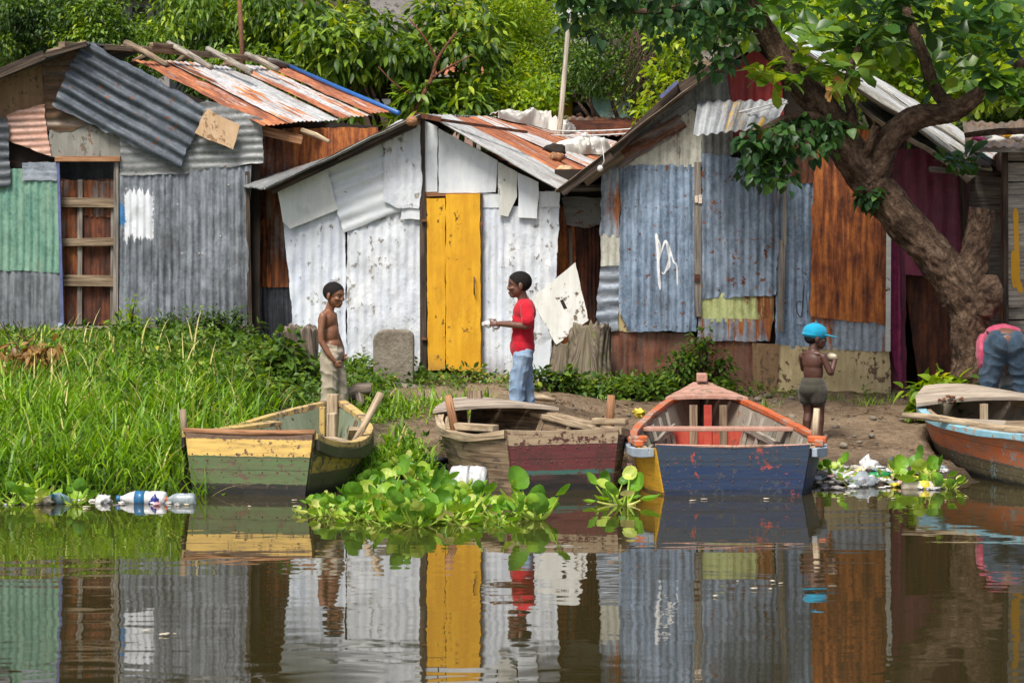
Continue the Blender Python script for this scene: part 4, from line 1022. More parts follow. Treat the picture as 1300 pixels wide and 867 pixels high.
sheet('wall_sheet', [(990, 206), (1036, 206), (1032, 445), (984, 441)], Y2 - .02, M['blue'], GH, pitch=.077, amp=.006)
sheet('wall_sheet', [(990, 186), (1040, 180), (1040, 232), (1018, 234), (992, 212)], Y2 - .035, M['rust_dark'], GH, pitch=.07)
sheet('wall_sheet', [(1034, 150), (1126, 170), (1125, 412), (1029, 403)], Y2 - .05, M['rust'], GH, pitch=.075, amp=.005, jag=.011, label='tall sheet rusted deep orange brown')
sheet('wall_sheet', [(1031, 398), (1126, 398), (1126, 446), (1031, 443)], Y2 - .03, M['blue_rust'], GH, pitch=.075)
q = MB(); px_board(q, (885.5, 206), (886, 402), 9, Y2 - .06, .03); q.build('batten', M['wood_grey'], GH)
q = MB(); px_board(q, (996, 200), (996, 312), 5, Y2 - .09, .035); q.build('batten', M['wood_grey'], GH)
q = MB(); px_board(q, (993, 305), (991, 421), 8, Y2 - .085, .03); q.build('batten', M['wood_grey'], GH)
q = MB(); px_board(q, (1128, 268), (1127, 446), 6, Y2 - .04, .05); q.build('corner_trim', M['white_edge'], GH)
q = MB(); q.box(P(884, 253, Y2 - .085), (.03, .015, .07)); q.box(P(889, 253, Y2 - .085), (.035, .015, .085)); q.build('hinge', M['hinge'], GH, label='white flaking hinge')
q = MB(); q.box(P(885, 353, Y2 - .085), (.055, .015, .075)); q.build('iron_plate', M['rust_dark'], GH)
# graffiti: brushed strokes lying on the ridges
def strokes(name, at, lines, mat, parent, lift=.0045):
    mb = MB()
    for ln, wd in lines:
        pts = smooth_path(ln, 8); vs = []; 
        for i, p in enumerate(pts):
            d = np.array(pts[min(i + 1, len(pts) - 1)]) - np.array(pts[max(i - 1, 0)]); d = d / max(np.hypot(*d), 1e-6); nn = np.array((-d[1], d[0]))
            ww = wd * (.8 + .35 * mnoise.noise(Vector((p[0] * .2, p[1] * .2, 5)))) * (1 if 0 < i < len(pts) - 1 else .3)
            for k in (-1, -.5, 0, .5, 1):
                q2 = np.array(p) + nn * ww * .5 * k; v = at(*q2); vs.append(v + Vector((0, -lift, 0)))
        fs = [(i * 5 + k, i * 5 + k + 1, i * 5 + k + 6, i * 5 + k + 5) for i in range(len(pts) - 1) for k in range(4)]
        mb.add(vs, fs, [[(0, 0)] * 4 for _ in fs])
    return link(name, mb.mesh(name), mat, parent, True, True, .002)
strokes('graffiti', gat, [([(833, 296), (835, 320), (836, 345), (838, 368)], 4.2), ([(835, 334), (840, 318), (845, 306), (848, 318), (850, 336), (846, 344)], 3),
                          ([(846, 306), (851, 322), (844, 346), (840, 346)], 2.6), ([(851, 318), (855, 332), (859, 338), (860, 362)], 2.6), ([(833, 300), (838, 312), (836, 330)], 2.2)], M['white_paint'], GH)
_, rat = sheet('wall_patch', [(1009, 355), (1024, 355), (1024, 412), (1009, 412)], Y2 - .032, M['blue'], GH, pitch=.077)
strokes('graffiti', rat, [([(1021, 362), (1019, 384), (1017, 402), (1012, 396), (1012, 384), (1018, 383)], 2)], M['black'], GH)
q = MB()
nails(q, gat, [(x, y) for x in range(794, 882, 13) for y in (216, 262 + (x % 3), 330, 414)], .008); q.build('nail_heads', M['metal_pin'], GH, smooth=True)
# gable
sheet('gable_board', [(886, 66), (962, 48), (940, 70), (922, 96), (886, 100)], Y2 + .02, M['wood_grey'], GH, pitch=None)
flat('gable_board', [(880, 78), (932, 72), (932, 90), (872, 104)], Y2 - .0, M['wood'], GH)
sheet('gable_sheet', [(866, 106), (922, 91), (928, 128), (886, 145)], Y2 - .02, M['galv_warm'], GH, pitch=.075, amp=.005)
sheet('gable_sheet', [(924, 88), (960, 62), (992, 96), (1000, 200), (924, 190)], Y2 - .0, M['red_iron'], GH, pitch=.09, amp=.006, label='red painted panel under the gable')
sheet('gable_sheet', [(766, 200), (872, 107), (888, 145), (792, 212)], Y2 - .03, M['galv_warm'], GH, ang=38, pitch=.15, amp=.005, label='grey sheet laid along the left rake')
sheet('gable_sheet', [(768, 196), (860, 146), (872, 162), (788, 214)], Y2 - .06, M['rust_mix'], GH, ang=29, pitch=.07, amp=.006, label='rust brown strip along the left rake')
sheet('gable_sheet', [(790, 213), (878, 138), (892, 150), (890, 212)], Y2 - .045, M['cream_iron'], GH, pitch=.10, amp=.005)
sheet('gable_sheet', [(886, 142), (930, 135), (930, 196), (888, 212)], Y2 - .035, M['galv_warm'], GH, pitch=.08, amp=.005)
aw = (P(886, 130, 27.05), P(1000, 126, 27.1), P(982, 163, 26.55), P(880, 172, 26.5))
qsheet('awning', *aw, M['awning'], GH, pitch=.10, amp=.014, label='small corrugated awning with yellow stains')
# foundation
sheet('plinth', [(772, 418), (880, 424), (880, 505), (776, 505)], Y2 - .0, M['rust_plate'], GH, pitch=None, dent=.02, label='brown rusted plate under the wall')
flat('plinth', [(875, 428), (962, 432), (962, 512), (876, 512)], Y2 - .01, M['rust_plate'], GH)
flat('plinth', [(955, 436), (990, 436), (985, 512), (955, 512)], Y2 - .03, M['brown_plaster'], GH)
sheet('plinth', [(984, 438), (1130, 444), (1132, 520), (984, 515)], Y2 - .02, M['cream_plaster'], GH, pitch=None, dent=.03, label='cream yellow plaster foundation')
# roof
E1, E2 = 26.85, 32.
qsheet('roof_sheet', P(970, 40, E1), P(1010, 66, E2), P(735, 245, E2), P(706, 243, E1), M['brown_iron'], GH, pitch=.09)
q = MB(); q.board(P(712, 244, 26.9), P(776, 196, 26.9), .10, .05); q.board(P(770, 201, 26.93), P(868, 106, 26.93), .09, .06); q.board(P(862, 113, 26.9), P(980, 40, 26.9), .09, .06); q.build('rake_board', M['wood_dark'], GH)
q = MB(); q.board(P(742, 232, 27.0), P(790, 196, 27.0), .09, .05); q.build('rake_board', M['wood'], GH)
q = MB(); q.board(P(838, 124, 26.84), P(860, 104, 26.84), .035, .03); q.build('roof_strip', M['lav_trim'], GH, label='blue scrap folded over the roof edge')
A, B, C, D = P(978, 40, 26.9), P(1052, 62, 31.5), P(1300, 218, 31.0), P(1228, 212, 26.7)
for s0, s1, mn, lf in ((0, .22, 'roof_moss', .02), (.2, .46, 'roof_pale', 0), (.44, .62, 'roof_moss', .015), (.60, 1., 'roof_pale', 0)):
    qsheet('roof_sheet', A, B, C, D, M[mn], GH, s0=s0, s1=s1, t0=.0, t1=rnd.uniform(.95, 1.02), lift=lf, pitch=.12, amp=.016, dent=.04)
qsheet('roof_sheet', A, B, C, D, M['roof_teal'], GH, s0=.0, s1=.34, t0=0, t1=.26, lift=.035, pitch=.10, amp=.01, label='pale sheet washed with teal at the ridge')
qsheet('roof_sheet', P(1090, 128, 27.), P(1120, 122, 28.6), P(1250, 222, 28.6), P(1232, 222, 26.6), M['roof_moss'], GH, lift=-.04, pitch=.13, amp=.02, dent=.06)
# the maroon lean-to
YM = 27.35
sheet('lean_to_wall', [(1128, 190), (1200, 190), (1232, 220), (1226, 350), (1128, 350)], YM, M['maroon'], GH, pitch=.15, amp=.005, label='dark maroon wall of the lean to')
sheet('lean_to_wall', [(1128, 345), (1150, 345), (1150, 505), (1130, 505)], YM, M['maroon'], GH, pitch=.15, amp=.005)
sheet('door_curtain', [(1129, 262), (1139, 262), (1146, 505), (1130, 440)], YM - .08, M['maroon_cloth'], GH, pitch=.09, amp=.015, dent=.02, label='magenta cloth hanging at the corner')
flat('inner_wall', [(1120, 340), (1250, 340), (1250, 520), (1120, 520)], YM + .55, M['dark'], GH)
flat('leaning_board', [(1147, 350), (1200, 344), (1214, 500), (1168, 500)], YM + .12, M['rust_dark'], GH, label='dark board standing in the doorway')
sheet('lean_to_wall', [(1222, 205), (1273, 225), (1273, 440), (1225, 505)], YM + .08, M['wood_grey'], GH, pitch=None, label='grey boards behind the tree')
q = MB(); px_board(q, (1222, 210), (1228, 430), 8, YM - .02, .06); q.build('post', M['wood_dark'], GH)
q = MB(); q.tube([P(1180, 215, 26.9), P(1275, 222, 27.2)], .03, 8, .2); q.build('eave_pole', M['wood_grey'], GH, smooth=True)
slat_wall('wall_sheet', P(768, 0, Y2).x, 1.0, Y2 + .1, 31.8, .5, 2.5, M['rust_mix'], GH)
slat_wall('wall_sheet', 1.0, 5.2, 31.9, 31.9, .5, 2.6, M['rust_mix'], GH)
slat_wall('wall_sheet', P(1273, 0, YM).x, 5.3, YM + .1, 31.8, .4, 2.6, M['rust_mix'], GH)

# ================================================================ FAR RIGHT HUT (plank wall)
Y3 = 26.6
PH = empty('plank_hut', (5.6, Y3, gz(5.6, Y3)), 'grey plank hut streaked with yellow paint at the right edge, rubbish on its roof', 'hut', 'shacks along the river bank')
flat('shade_backing', [(1274, 200), (1500, 200), (1500, 470), (1274, 470)], Y3 + .06, M['dark'], PH)  # added dark board, coloured as the shade between the planks
for y0, y1, x0 in ((190, 205, 1276), (207, 231, 1276), (232, 252, 1274), (253, 300, 1277), (301, 356, 1277), (357, 386, 1279), (387, 406, 1278), (407, 468, 1277)):
    flat('wall_plank', [(x0, y0), (1500, y0 + rnd.uniform(-2, 2)), (1500, y1), (x0, y1 - .8)], Y3 - rnd.uniform(0, .025), M['wood_plank'], PH, ang=90)
_, yat = flat('wall_plank', [(1277, 250), (1300, 250), (1300, 390), (1277, 390)], Y3 - .05, M['wood_plank'], PH)
strokes('yellow_daub', yat, [([(1289, 264), (1290, 300), (1291, 330), (1292, 366)], 8), ([(1287, 318), (1289, 345), (1296, 372)], 9), ([(1285, 320), (1285, 350), (1288, 366)], 4)], M['yellow_door'], PH, .0125)
qsheet('roof_sheet', P(1222, 156, 29.5), P(1560, 150, 29.5), P(1560, 192, 26.2), P(1226, 188, 26.2), M['brown_iron'], PH, pitch=.10, dent=.05)
q = MB(); q.board(P(1228, 190, 26.25), P(1500, 192, 26.25), .05, .06); q.build('eave_board', M['wood_grey'], PH)
q = MB(); px_board(q, (1276, 188), (1277, 470), 6, Y3 - .04, .06); q.build('corner_post', M['wood_dark'], PH)
slat_wall('wall_sheet', P(1276, 0, Y3).x, P(1276, 0, Y3).x + .5, Y3 + .05, 30, .4, 2.9, M['rust_mix'], PH)
# ================================================================ BOATS
def prof(pts):
    q = np.array(smooth_path(pts, 8)); return lambda s: float(np.interp(s, q[:, 0], q[:, 1]))

def sweep(mb, pts, wid, hgt):
    """rectangular rail along a path, kept level"""
    pts = [Vector(p) for p in pts]; vs = []; ln = [0.]
    for i in range(1, len(pts)): ln.append(ln[-1] + (pts[i] - pts[i - 1]).length)
    o = rnd.random() * 9
    for i, p in enumerate(pts):
        d = pts[min(i + 1, len(pts) - 1)] - pts[max(i - 1, 0)]; d.z = 0; d.normalize(); sdv = Vector((d.y, -d.x, 0))
        for a, b2 in ((-1, -1), (1, -1), (1, 1), (-1, 1)): vs.append(p + sdv * a * wid / 2 * (1 + .28 * mnoise.noise(Vector((i * .45, o, a)))) + Vector((0, 0, b2 * hgt / 2 * (1 + .3 * mnoise.noise(Vector((i * .5, o, 9)))) + .006 * mnoise.noise(Vector((i * .3, o, 4))))))
    fs = []; uv = []
    for i in range(len(pts) - 1):
        for k in range(4):
            k2 = (k + 1) % 4; fs.append((i * 4 + k, i * 4 + k2, i * 4 + 4 + k2, i * 4 + 4 + k))
            c = .06; uv.append([(ln[i] + o, k * c), (ln[i] + o, k * c + c), (ln[i + 1] + o, k * c + c), (ln[i + 1] + o, k * c)])
    n = len(vs) - 4
    fs += [(3, 2, 1, 0), (n, n + 1, n + 2, n + 3)]; uv += [[(0, 0), (0, .05), (.05, .05), (.05, 0)]] * 2
    mb.add(vs, fs, uv)

def hull_nails(bt, rows, half, n=9):
    mb = MB()
    for z in rows:
        for i in range(n):
            x = -half + 2 * half * i / (n - 1) + rnd.uniform(-.012, .012); mb.lathe((x, -.030, z + rnd.uniform(-.004, .004)), (0, -1, 0), [(0, .0065), (.006, .006), (.008, .002)], 6)
    return mb.build('nail_heads', M['metal_pin'], bt.root, False, True)

class Boat:
    def __init__(s, name, label, x, y, rz, L, wp, zp, bp, mats, flare=.84, wtb=.84, rz_tilt=0., vk=0., v0=0.):
        s.root = empty(name, (x, y, 0), label, 'boat', 'wooden boats moored at the bank', rz, 0, rz_tilt)
        s.L, s.w, s.z, s.b, s.flare = L, prof(wp), prof(zp), prof(bp), flare
        s.mats = mats; r = s.root
        S = np.linspace(0, 1, 25)
        for sg in (-1, 1):
            for off, nm, mt in ((0, 'hull_side', mats['left'] if sg < 0 else mats['right']), (.03, 'inner_planking', mats['inner'])):
                vs = []; uv = []
                for t in S:
                    for k in range(7):
                        q = k / 6; p = s.pt(t, sg, q, off); vs.append(p); uv.append((p[1], p[2] - vk * (p[1] - v0)))
                fs = [(i * 7 + k, i * 7 + k + 1, i * 7 + k + 8, i * 7 + k + 7) for i in range(24) for k in range(6)]
                mb = MB(); mb.add(vs, fs, [[uv[j] for j in f] for f in fs])
                link(nm, mb.mesh(nm), mt, r, False, True, .018)
        vs = []; uv = []
        for t in S:
            wb = s.w(t) * s.fl(t)
            for a in (-1, -.5, 0, .5, 1): vs.append((a * wb, t * L, s.b(t) + .0)); uv.append((t * L, a * wb))
        fs = [(i * 5 + k, i * 5 + k + 1, i * 5 + k + 6, i * 5 + k + 5) for i in range(24) for k in range(4)]
        mb = MB(); mb.add(vs, fs, [[uv[j] for j in f] for f in fs]); link('bottom', mb.mesh('bottom'), mats['floor'], r, False, False, .03)
        # transom: a grid so that its top edge can sag
        wt, zt, zb = s.w(0), s.z(0) + .015, s.b(0) - .05
        vs = []; uv = []
        for j in range(9):
            q = j / 8
            for i in range(15):
                a = i / 14 * 2 - 1
                x = a * (wt * wtb + (wt - wt * wtb) * q) * 1.0; zz = zb + (zt - zb) * q + (.018 * a * a * q if j == 8 else 0)
                vs.append((x, -.012, zz)); uv.append((x, zz))
        fs = [(j * 15 + i, j * 15 + i + 1, j * 15 + i + 16, j * 15 + i + 15) for j in range(8) for i in range(14)]
        mb = MB(); mb.add(vs, fs, [[uv[k] for k in f] for f in fs])
        o = link('transom', mb.mesh('transom'), mats['transom'], r, False, False, .04)
    def fl(s, t): return s.flare - .22 * t * t
    def pt(s, t, sg, q, off=0.):
        w = max(s.w(t), .02); wb = w * s.fl(t); z0 = s.b(t); z1 = s.z(t)
        x = wb + (w - wb) * (q ** .8); return (sg * max(x - off, .005), t * s.L, z0 + (z1 - z0) * q)
    def rail(s, name, sg, mat, a=0., b2=1., wid=.05, hgt=.06, out=.0, dz=0., label=None):
        mb = MB(); pts = [(sg * (s.w(t) + out), t * s.L, s.z(t) + dz) for t in np.linspace(a, b2, 22)]
        sweep(mb, pts, wid, hgt); return mb.build(name, mat, s.root, False, label=label, bevel=.006)
    def ribs(s, ts, mat, wid=.05, t=.03):
        for q in ts:
            for sg in (-1, 1):
                mb = MB(); a = Vector(s.pt(q, sg, .06, .05)); b2 = Vector(s.pt(q, sg, .96, .05))
                mb.board(a, b2, wid, t, up=(0, 1, 0)); mb.build('rib', mat, s.root, False)
    def floor_frames(s, ts, mat):
        for q in ts:
            mb = MB(); w = s.w(q) * s.fl(q) - .03; mb.board((-w, q * s.L, s.b(q) + .045), (w, q * s.L, s.b(q) + .045), .05, .06); mb.build('floor_frame', mat, s.root, False)
    def thwart(s, q, mat, wid=.2, dz=-.1, label=None):
        mb = MB(); w = s.w(q) - .02; z = s.z(q) + dz
        mb.board((-w, q * s.L, z), (w, q * s.L, z), .03, wid); mb.build('thwart', mat, s.root, False, label=label, bevel=.005)
    def deck(s, a, mat, n=4, over=.05, lift=.05, camber=.03, tip=1.0, label=None):
        mb = MB(); S = np.linspace(a, tip, n + 1)
        for i in range(n):
            s0, s1 = S[i], S[i + 1] - .006; m = 8; vs = []
            dz = rnd.uniform(-.004, .004)
            for t in (s0, s1):
                for k in range(m + 1):
                    x = (k / m * 2 - 1); hw = s.w(t) + over
                    for h in (0, .028): vs.append((x * hw, t * s.L, s.z(t) + lift + dz + camber * (1 - x * x) * hw * 2 + h))
            fs = []; uv = []
            def idx(r_, k, h): return r_ * (m + 1) * 2 + k * 2 + h
            quads = []
            for k in range(m):
                quads += [(idx(0, k, 1), idx(0, k + 1, 1), idx(1, k + 1, 1), idx(1, k, 1)), (idx(0, k, 0), idx(1, k, 0), idx(1, k + 1, 0), idx(0, k + 1, 0)),
                          (idx(0, k, 0), idx(0, k + 1, 0), idx(0, k + 1, 1), idx(0, k, 1)), (idx(1, k, 0), idx(1, k, 1), idx(1, k + 1, 1), idx(1, k + 1, 0))]
            quads += [(idx(0, 0, 0), idx(0, 0, 1), idx(1, 0, 1), idx(1, 0, 0)), (idx(0, m, 0), idx(1, m, 0), idx(1, m, 1), idx(0, m, 1))]
            o = rnd.random() * 7
            mb.add(vs, quads, [[(vs[j][0] + o, vs[j][1] + vs[j][2]) for j in f] for f in quads])
        return mb.build('foredeck', mat, s.root, False, label=label)

M['yb_transom'] = bands('yellow green boat paint', [(.085, (.02, .022, .014)), (.305, (.10, .155, .06)), (.445, (.76, .50, .14)), (2, (.20, .12, .08))], .03, .27, (.13, .085, .055), wet=.045, chipcol2=(.19, .12, .085), chip2=.14, seams=(.30, .20))
M['yb_side'] = bands('yellow green boat side paint', [(.17, (.06, .075, .025)), (.30, (.45, .32, .06)), (2, (.16, .17, .06))], .03, .34, (.10, .075, .045), wet=.03, chipcol2=(.08, .09, .04), chip2=.4)
M['yb_inner'] = painted('pale green boat lining', (.20, .25, .16), (.30, .33, .23), (.13, .10, .07), .3, .8)
M['yb_rail'] = painted('yellow and bare rail', (.55, .38, .12), (.50, .36, .17), (.30, .21, .12), .45, .8, (.14, .10, .07))
M['mb_transom'] = bands('maroon boat paint', [(.13, (.02, .016, .014)), (.165, (.035, .13, .105)), (.375, (.125, .025, .028)), (2, (.42, .32, .20))], .028, .17, (.15, .06, .045), wet=.05, chipcol2=(.09, .03, .025), chip2=.3, seams=(.372, .26))
M['mb_side'] = wood('stained hull planking', (.19, .13, .08), (.34, .25, .155), stain=(.07, .06, .05), stainf=.8)
M['mb_rail'] = wood('bare rail', (.36, .27, .17), (.52, .41, .27), stain=(.2, .14, .09))
M['bb_transom'] = bands('blue boat paint', [(.05, (.008, .017, .045)), (.23, (.010, .030, .088)), (2, (.022, .042, .078))], .03, .22, (.05, .058, .07), wet=None, chipcol2=(.36, .06, .035), chip2=.12, seams=(.265, .13))
M['bb_yellow'] = bands('yellow boat side paint', [(.02, (.2, .12, .02)), (2, (.70, .38, .015))], .02, .10, (.35, .2, .05), wet=None)
M['bb_inner'] = painted('worn boat lining', (.24, .20, .15), (.33, .29, .23), (.17, .21, .22), .34, .85, (.30, .10, .05))
M['bb_red'] = painted('red boat lining', (.40, .045, .03), (.48, .09, .05), (.22, .12, .08), .22, .7)
M['bb_rail'] = painted('orange rail paint', (.50, .10, .03), (.58, .17, .06), (.42, .29, .22), .46, .6, (.25, .16, .12))
M['bb_rub'] = painted('pale blue rail paint', (.30, .37, .44), (.38, .43, .47), (.33, .27, .2), .30, .7, (.2, .2, .2))
M['bb_deck'] = painted('pinkish deck', (.42, .22, .16), (.50, .30, .23), (.36, .26, .19), .36, .8, (.22, .13, .09))
M['ob_side'] = bands('orange boat paint', [(.04, (.04, .033, .018)), (.155, (.115, .095, .035)), (.18, (.12, .09, .06)), (2, (.56, .135, .035))], .035, .32, (.24, .20, .15), wet=.02, chipcol2=(.25, .36, .38), chip2=.16, seams=(.165, .09, .32))
M['ob_rail'] = painted('sky blue rail paint', (.20, .44, .55), (.28, .50, .58), (.50, .38, .26), .34, .7, (.28, .2, .13))
M['deck_bare'] = wood('bare deck board', (.38, .31, .24), (.52, .44, .35), stain=(.24, .2, .16))
M['floor_dirty'] = plain('dirty boards', (.11, .08, .055), .95, .4, 8)

# yellow and green boat
B1 = Boat('rowing_boat', 'small boat with yellow over green stern and bare post at its bow', -2.10, 21.45, R(-11), 2.7,
          [(0, .53), (.06, .57), (.15, .64), (.3, .69), (.5, .64), (.75, .42), (.92, .17), (1, .04)], [(0, .475), (.12, .39), (.35, .36), (.7, .45), (1, .56)], [(0, -.10), (.4, -.05), (1, .20)],
          dict(left=M['yb_side'], right=M['yb_side'], inner=M['yb_inner'], floor=M['floor_dirty'], transom=M['yb_transom']))
for sg in (-1, 1): B1.rail('gunwale', sg, M['yb_rail'], .0, .985, .075, .05)
for sg in (-1, 1): B1.rail('rub_rail', sg, M['yb_side'], .0, .97, .03, .09, .03, -.07)
B1.ribs([.25, .5, .75], M['wood']); B1.floor_frames([.3, .55, .75], M['wood'])
mb = MB(); mb.tube([(-.545, -.012, .505), (-.3, -.02, .50), (0, -.02, .496), (.3, -.02, .50), (.545, -.012, .505)], .024, 8, .2); mb.build('transom_cap', M['wood_red'], B1.root, False, True)
mb = MB(); mb.board((0, 2.58, .2), (0, 2.60, .64), .10, .07, up=(1, 0, 0)); mb.build('bow_post', M['wood_pale'], B1.root, False, bevel=.01)
mb = MB(); mb.board((.05, 2.35, .12), (.06, 2.34, .49), .085, .07, up=(1, 0, 0)); mb.build('bow_post', M['wood_pale'], B1.root, False, bevel=.012)
mb = MB(); mb.board((-.07, 2.50, .2), (-.07, 2.50, .53), .05, .05, up=(1, 0, 0)); mb.build('bow_post', M['yb_rail'], B1.root, False, bevel=.008)
mb = MB(); mb.board((-.62, .95, .42), (-.28, 1.75, .44), .035, .14); mb.build('side_board', M['yb_rail'], B1.root, False, bevel=.005)
mb = MB(); mb.board((.15, 1.9, .30), (.60, .70, .37), .03, .10); mb.build('loose_board', M['wood_pale'], B1.root, False)
mb = MB(); mb.board((.40, 1.7, .30), (.50, 1.4, .43), .03, .08); mb.build('loose_board', M['wood_pale'], B1.root, False)
mb = MB(); mb.tube([(.58, 1.0, .30), (.66, 1.08, .46), (.78, 1.22, .74)], [.034, .03, .036], 8, .15); mb.build('thole_pin', M['wood_pale'], B1.root, False, True)
mb = MB(); mb.tube([(-.56, .05, .40), (-.57, .05, .56), (-.585, .06, .67)], [.03, .027, .03], 8, .15); mb.build('thole_pin', M['wood'], B1.root, False, True)

hull_nails(B1, (.325, .28, .18), .46)
# maroon boat
B2 = Boat('rowing_boat', 'bare wood boat with maroon stern and pale foredeck, in front of the boy in red', .41, 21.8, R(17), 2.75,
          [(0, .475), (.05, .58), (.12, .66), (.24, .70), (.4, .69), (.55, .62), (.75, .45), (.92, .22), (1, .06)], [(0, .47), (.15, .41), (.45, .42), (.72, .47), (1, .51)], [(0, -.10), (.4, -.05), (1, .28)],
          dict(left=M['mb_side'], right=M['mb_side'], inner=M['mb_side'], floor=M['floor_dirty'], transom=M['mb_transom']))
for sg in (-1, 1): B2.rail('gunwale', sg, M['mb_rail'], 0, .98, .07, .065)
for sg in (-1, 1): B2.rail('inwale', sg, M['mb_rail'], .05, .75, .03, .05, -.07, -.01)
B2.ribs([.2, .38, .55, .7], M['wood']); B2.floor_frames([.3, .5, .7], M['wood'])
B2.deck(.68, M['deck_bare'], 3, .06, .045, .03, .99)
mb = MB(); mb.tube([(0, 2.55, .56), (0, 2.56, .65)], [.075, .07], 10, .1); mb.build('bow_knob', M['wood'], B2.root, False)
mb = MB(); mb.board((-.70, .95, .47), (-.40, .55, .47), .06, .10); mb.build('thole_block', M['mb_rail'], B2.root, False, bevel=.012)
mb = MB(); mb.tube([(-.66, .85, .40), (-.70, .95, .72)], [.04, .034], 8, .1); mb.build('thole_pin', M['wood_red'], B2.root, False, True)
mb = MB(); mb.board((.62, 1.05, .475), (.86, .85, .475), .055, .09); mb.build('thole_block', M['mb_rail'], B2.root, False, bevel=.012)
mb = MB(); mb.tube([(.735, .95, .40), (.75, .95, .70)], [.04, .034], 8, .1); mb.build('thole_pin', M['wood_red'], B2.root, False, True)
B2.thwart(.36, M['floor_dirty'], .22, -.16)

hull_nails(B2, (.395, .35, .24), .42)
# blue boat
B3 = Boat('rowing_boat', 'boat with blue stern, yellow side, orange rails and red inside', 1.765, 21.4, R(0), 3.65,
          [(0, .615), (.04, .67), (.1, .74), (.2, .775), (.35, .73), (.55, .59), (.77, .38), (.92, .15), (1, .03)], [(0, .375), (.12, .35), (.4, .39), (.77, .51), (1, .62)], [(0, -.12), (.4, -.06), (.75, .06), (1, .26)],
          dict(left=M['bb_yellow'], right=M['bb_transom'], inner=M['bb_inner'], floor=M['bb_red'], transom=M['bb_transom']))
B3.rail('rub_rail', -1, M['bb_rub'], 0, .97, .045, .07, .035, -.035); B3.rail('rub_rail', 1, M['bb_rub'], 0, .97, .045, .07, .035, -.035)
for sg in (-1, 1):
    B3.rail('gunwale', sg, M['bb_rail'], .10, .97, .068, .045, -.01, .03, label='orange painted rail')
    B3.rail('quarter_rail', sg, M['mb_rail'], .0, .22, .05, .04, -.07, -.02)
    B3.rail('inwale', sg, M['wood_plank'], .1, .74, .03, .06, -.11, -.16)
B3.ribs([.14, .24, .34, .44, .54, .64, .72], M['wood_plank']); B3.floor_frames([.16, .3, .45, .6], M['wood'])
B3.thwart(.45, M['bb_deck'], .2, .0, 'reddish brown seat plank')
B3.deck(.79, M['bb_deck'], 4, .02, .045, .02, .99, 'pinkish planked foredeck')
mb = MB(); mb.box((0, 3.5, .735), (.10, .12, .08)); mb.build('bow_knob', M['bb_deck'], B3.root, False, bevel=.012)
mb = MB(); w_ = B3.w(.76); mb.board((-w_, 2.77, .18), (w_, 2.77, .18), .30, .03); mb.build('bulkhead', M['bb_red'], B3.root, False)
for x in (-.13, 0, .14):
    mb = MB(); mb.board((x, 2.75, .10), (x, 2.75, .53), .07, .03, up=(1, 0, 0)); mb.build('bulkhead_post', M['wood'] if x else M['bb_red'], B3.root, False)
for a, b2 in (((-.05, 2.5, .13), (-.42, 1.5, .05)), ((.05, 2.5, .13), (.42, 1.5, .05)), ((0, 2.7, .14), (0, 1.0, .0))):
    mb = MB(); mb.board(a, b2, .05, .07); mb.build('stringer', M['bb_deck'], B3.root, False)
for sg in (-1, 1):
    mb = MB(); mb.board((sg * .66, .55, .405), (sg * .81, .50, .40), .06, .07); mb.build('thole_block', M['bb_rail'], B3.root, False, bevel=.014)
mb = MB(); mb.tube([(.74, .76, .36), (.76, .78, .64)], [.03, .027], 8, .1); mb.build('thole_pin', M['wood_pale'], B3.root, False, True)
mb = MB(); mb.tube([(-.62, -.015, .40), (0, -.03, .39), (.62, -.015, .40)], .012, 6); mb.build('transom_cap', M['bb_deck'], B3.root, False)

hull_nails(B3, (.285, .245, .11), .52)
# orange boat at the right edge
B4 = Boat('rowing_boat', 'orange boat with sky blue rail and pale foredeck at the right edge', 5.14, 21.55, R(17), 3.75,
          [(0, .58), (.06, .68), (.15, .78), (.35, .86), (.55, .84), (.72, .70), (.86, .46), (.96, .2), (1, .05)], [(0, .44), (.3, .41), (.6, .44), (.85, .52), (1, .60)], [(0, -.12), (.4, -.08), (.8, .08), (1, .26)],
          dict(left=M['ob_side'], right=M['ob_side'], inner=M['bb_inner'], floor=M['floor_dirty'], transom=M['ob_side']), flare=.84, vk=.033, v0=1.2)
for sg in (-1, 1): B4.rail('gunwale', sg, M['ob_rail'], 0, .985, .08, .055, .01)
for sg in (-1, 1): B4.rail('inwale', sg, M['mb_rail'], 0, .85, .035, .05, -.06, .0)
B4.ribs([.2, .35, .5, .65], M['wood']); B4.floor_frames([.3, .5], M['wood'])
B4.deck(.73, M['deck_bare'], 2, .07, .05, .03, .97)
mb = MB(); mb.board((-.55, 2.35, .43), (.1, 1.7, .42), .03, .12); mb.build('loose_board', M['deck_bare'], B4.root, False)
mb = MB(); mb.tube([(-.3, 1.9, .40), (.1, 1.55, .42), (.22, 1.45, .42)], .055, 9, .1); mb.build('loose_log', M['wood'], B4.root, False, True)
mb = MB(); mb.board((-.15, 2.62, .3), (-.15, 2.62, .55), .06, .04, up=(1, 0, 0)); mb.build('deck_post', M['wood_pale'], B4.root, False)
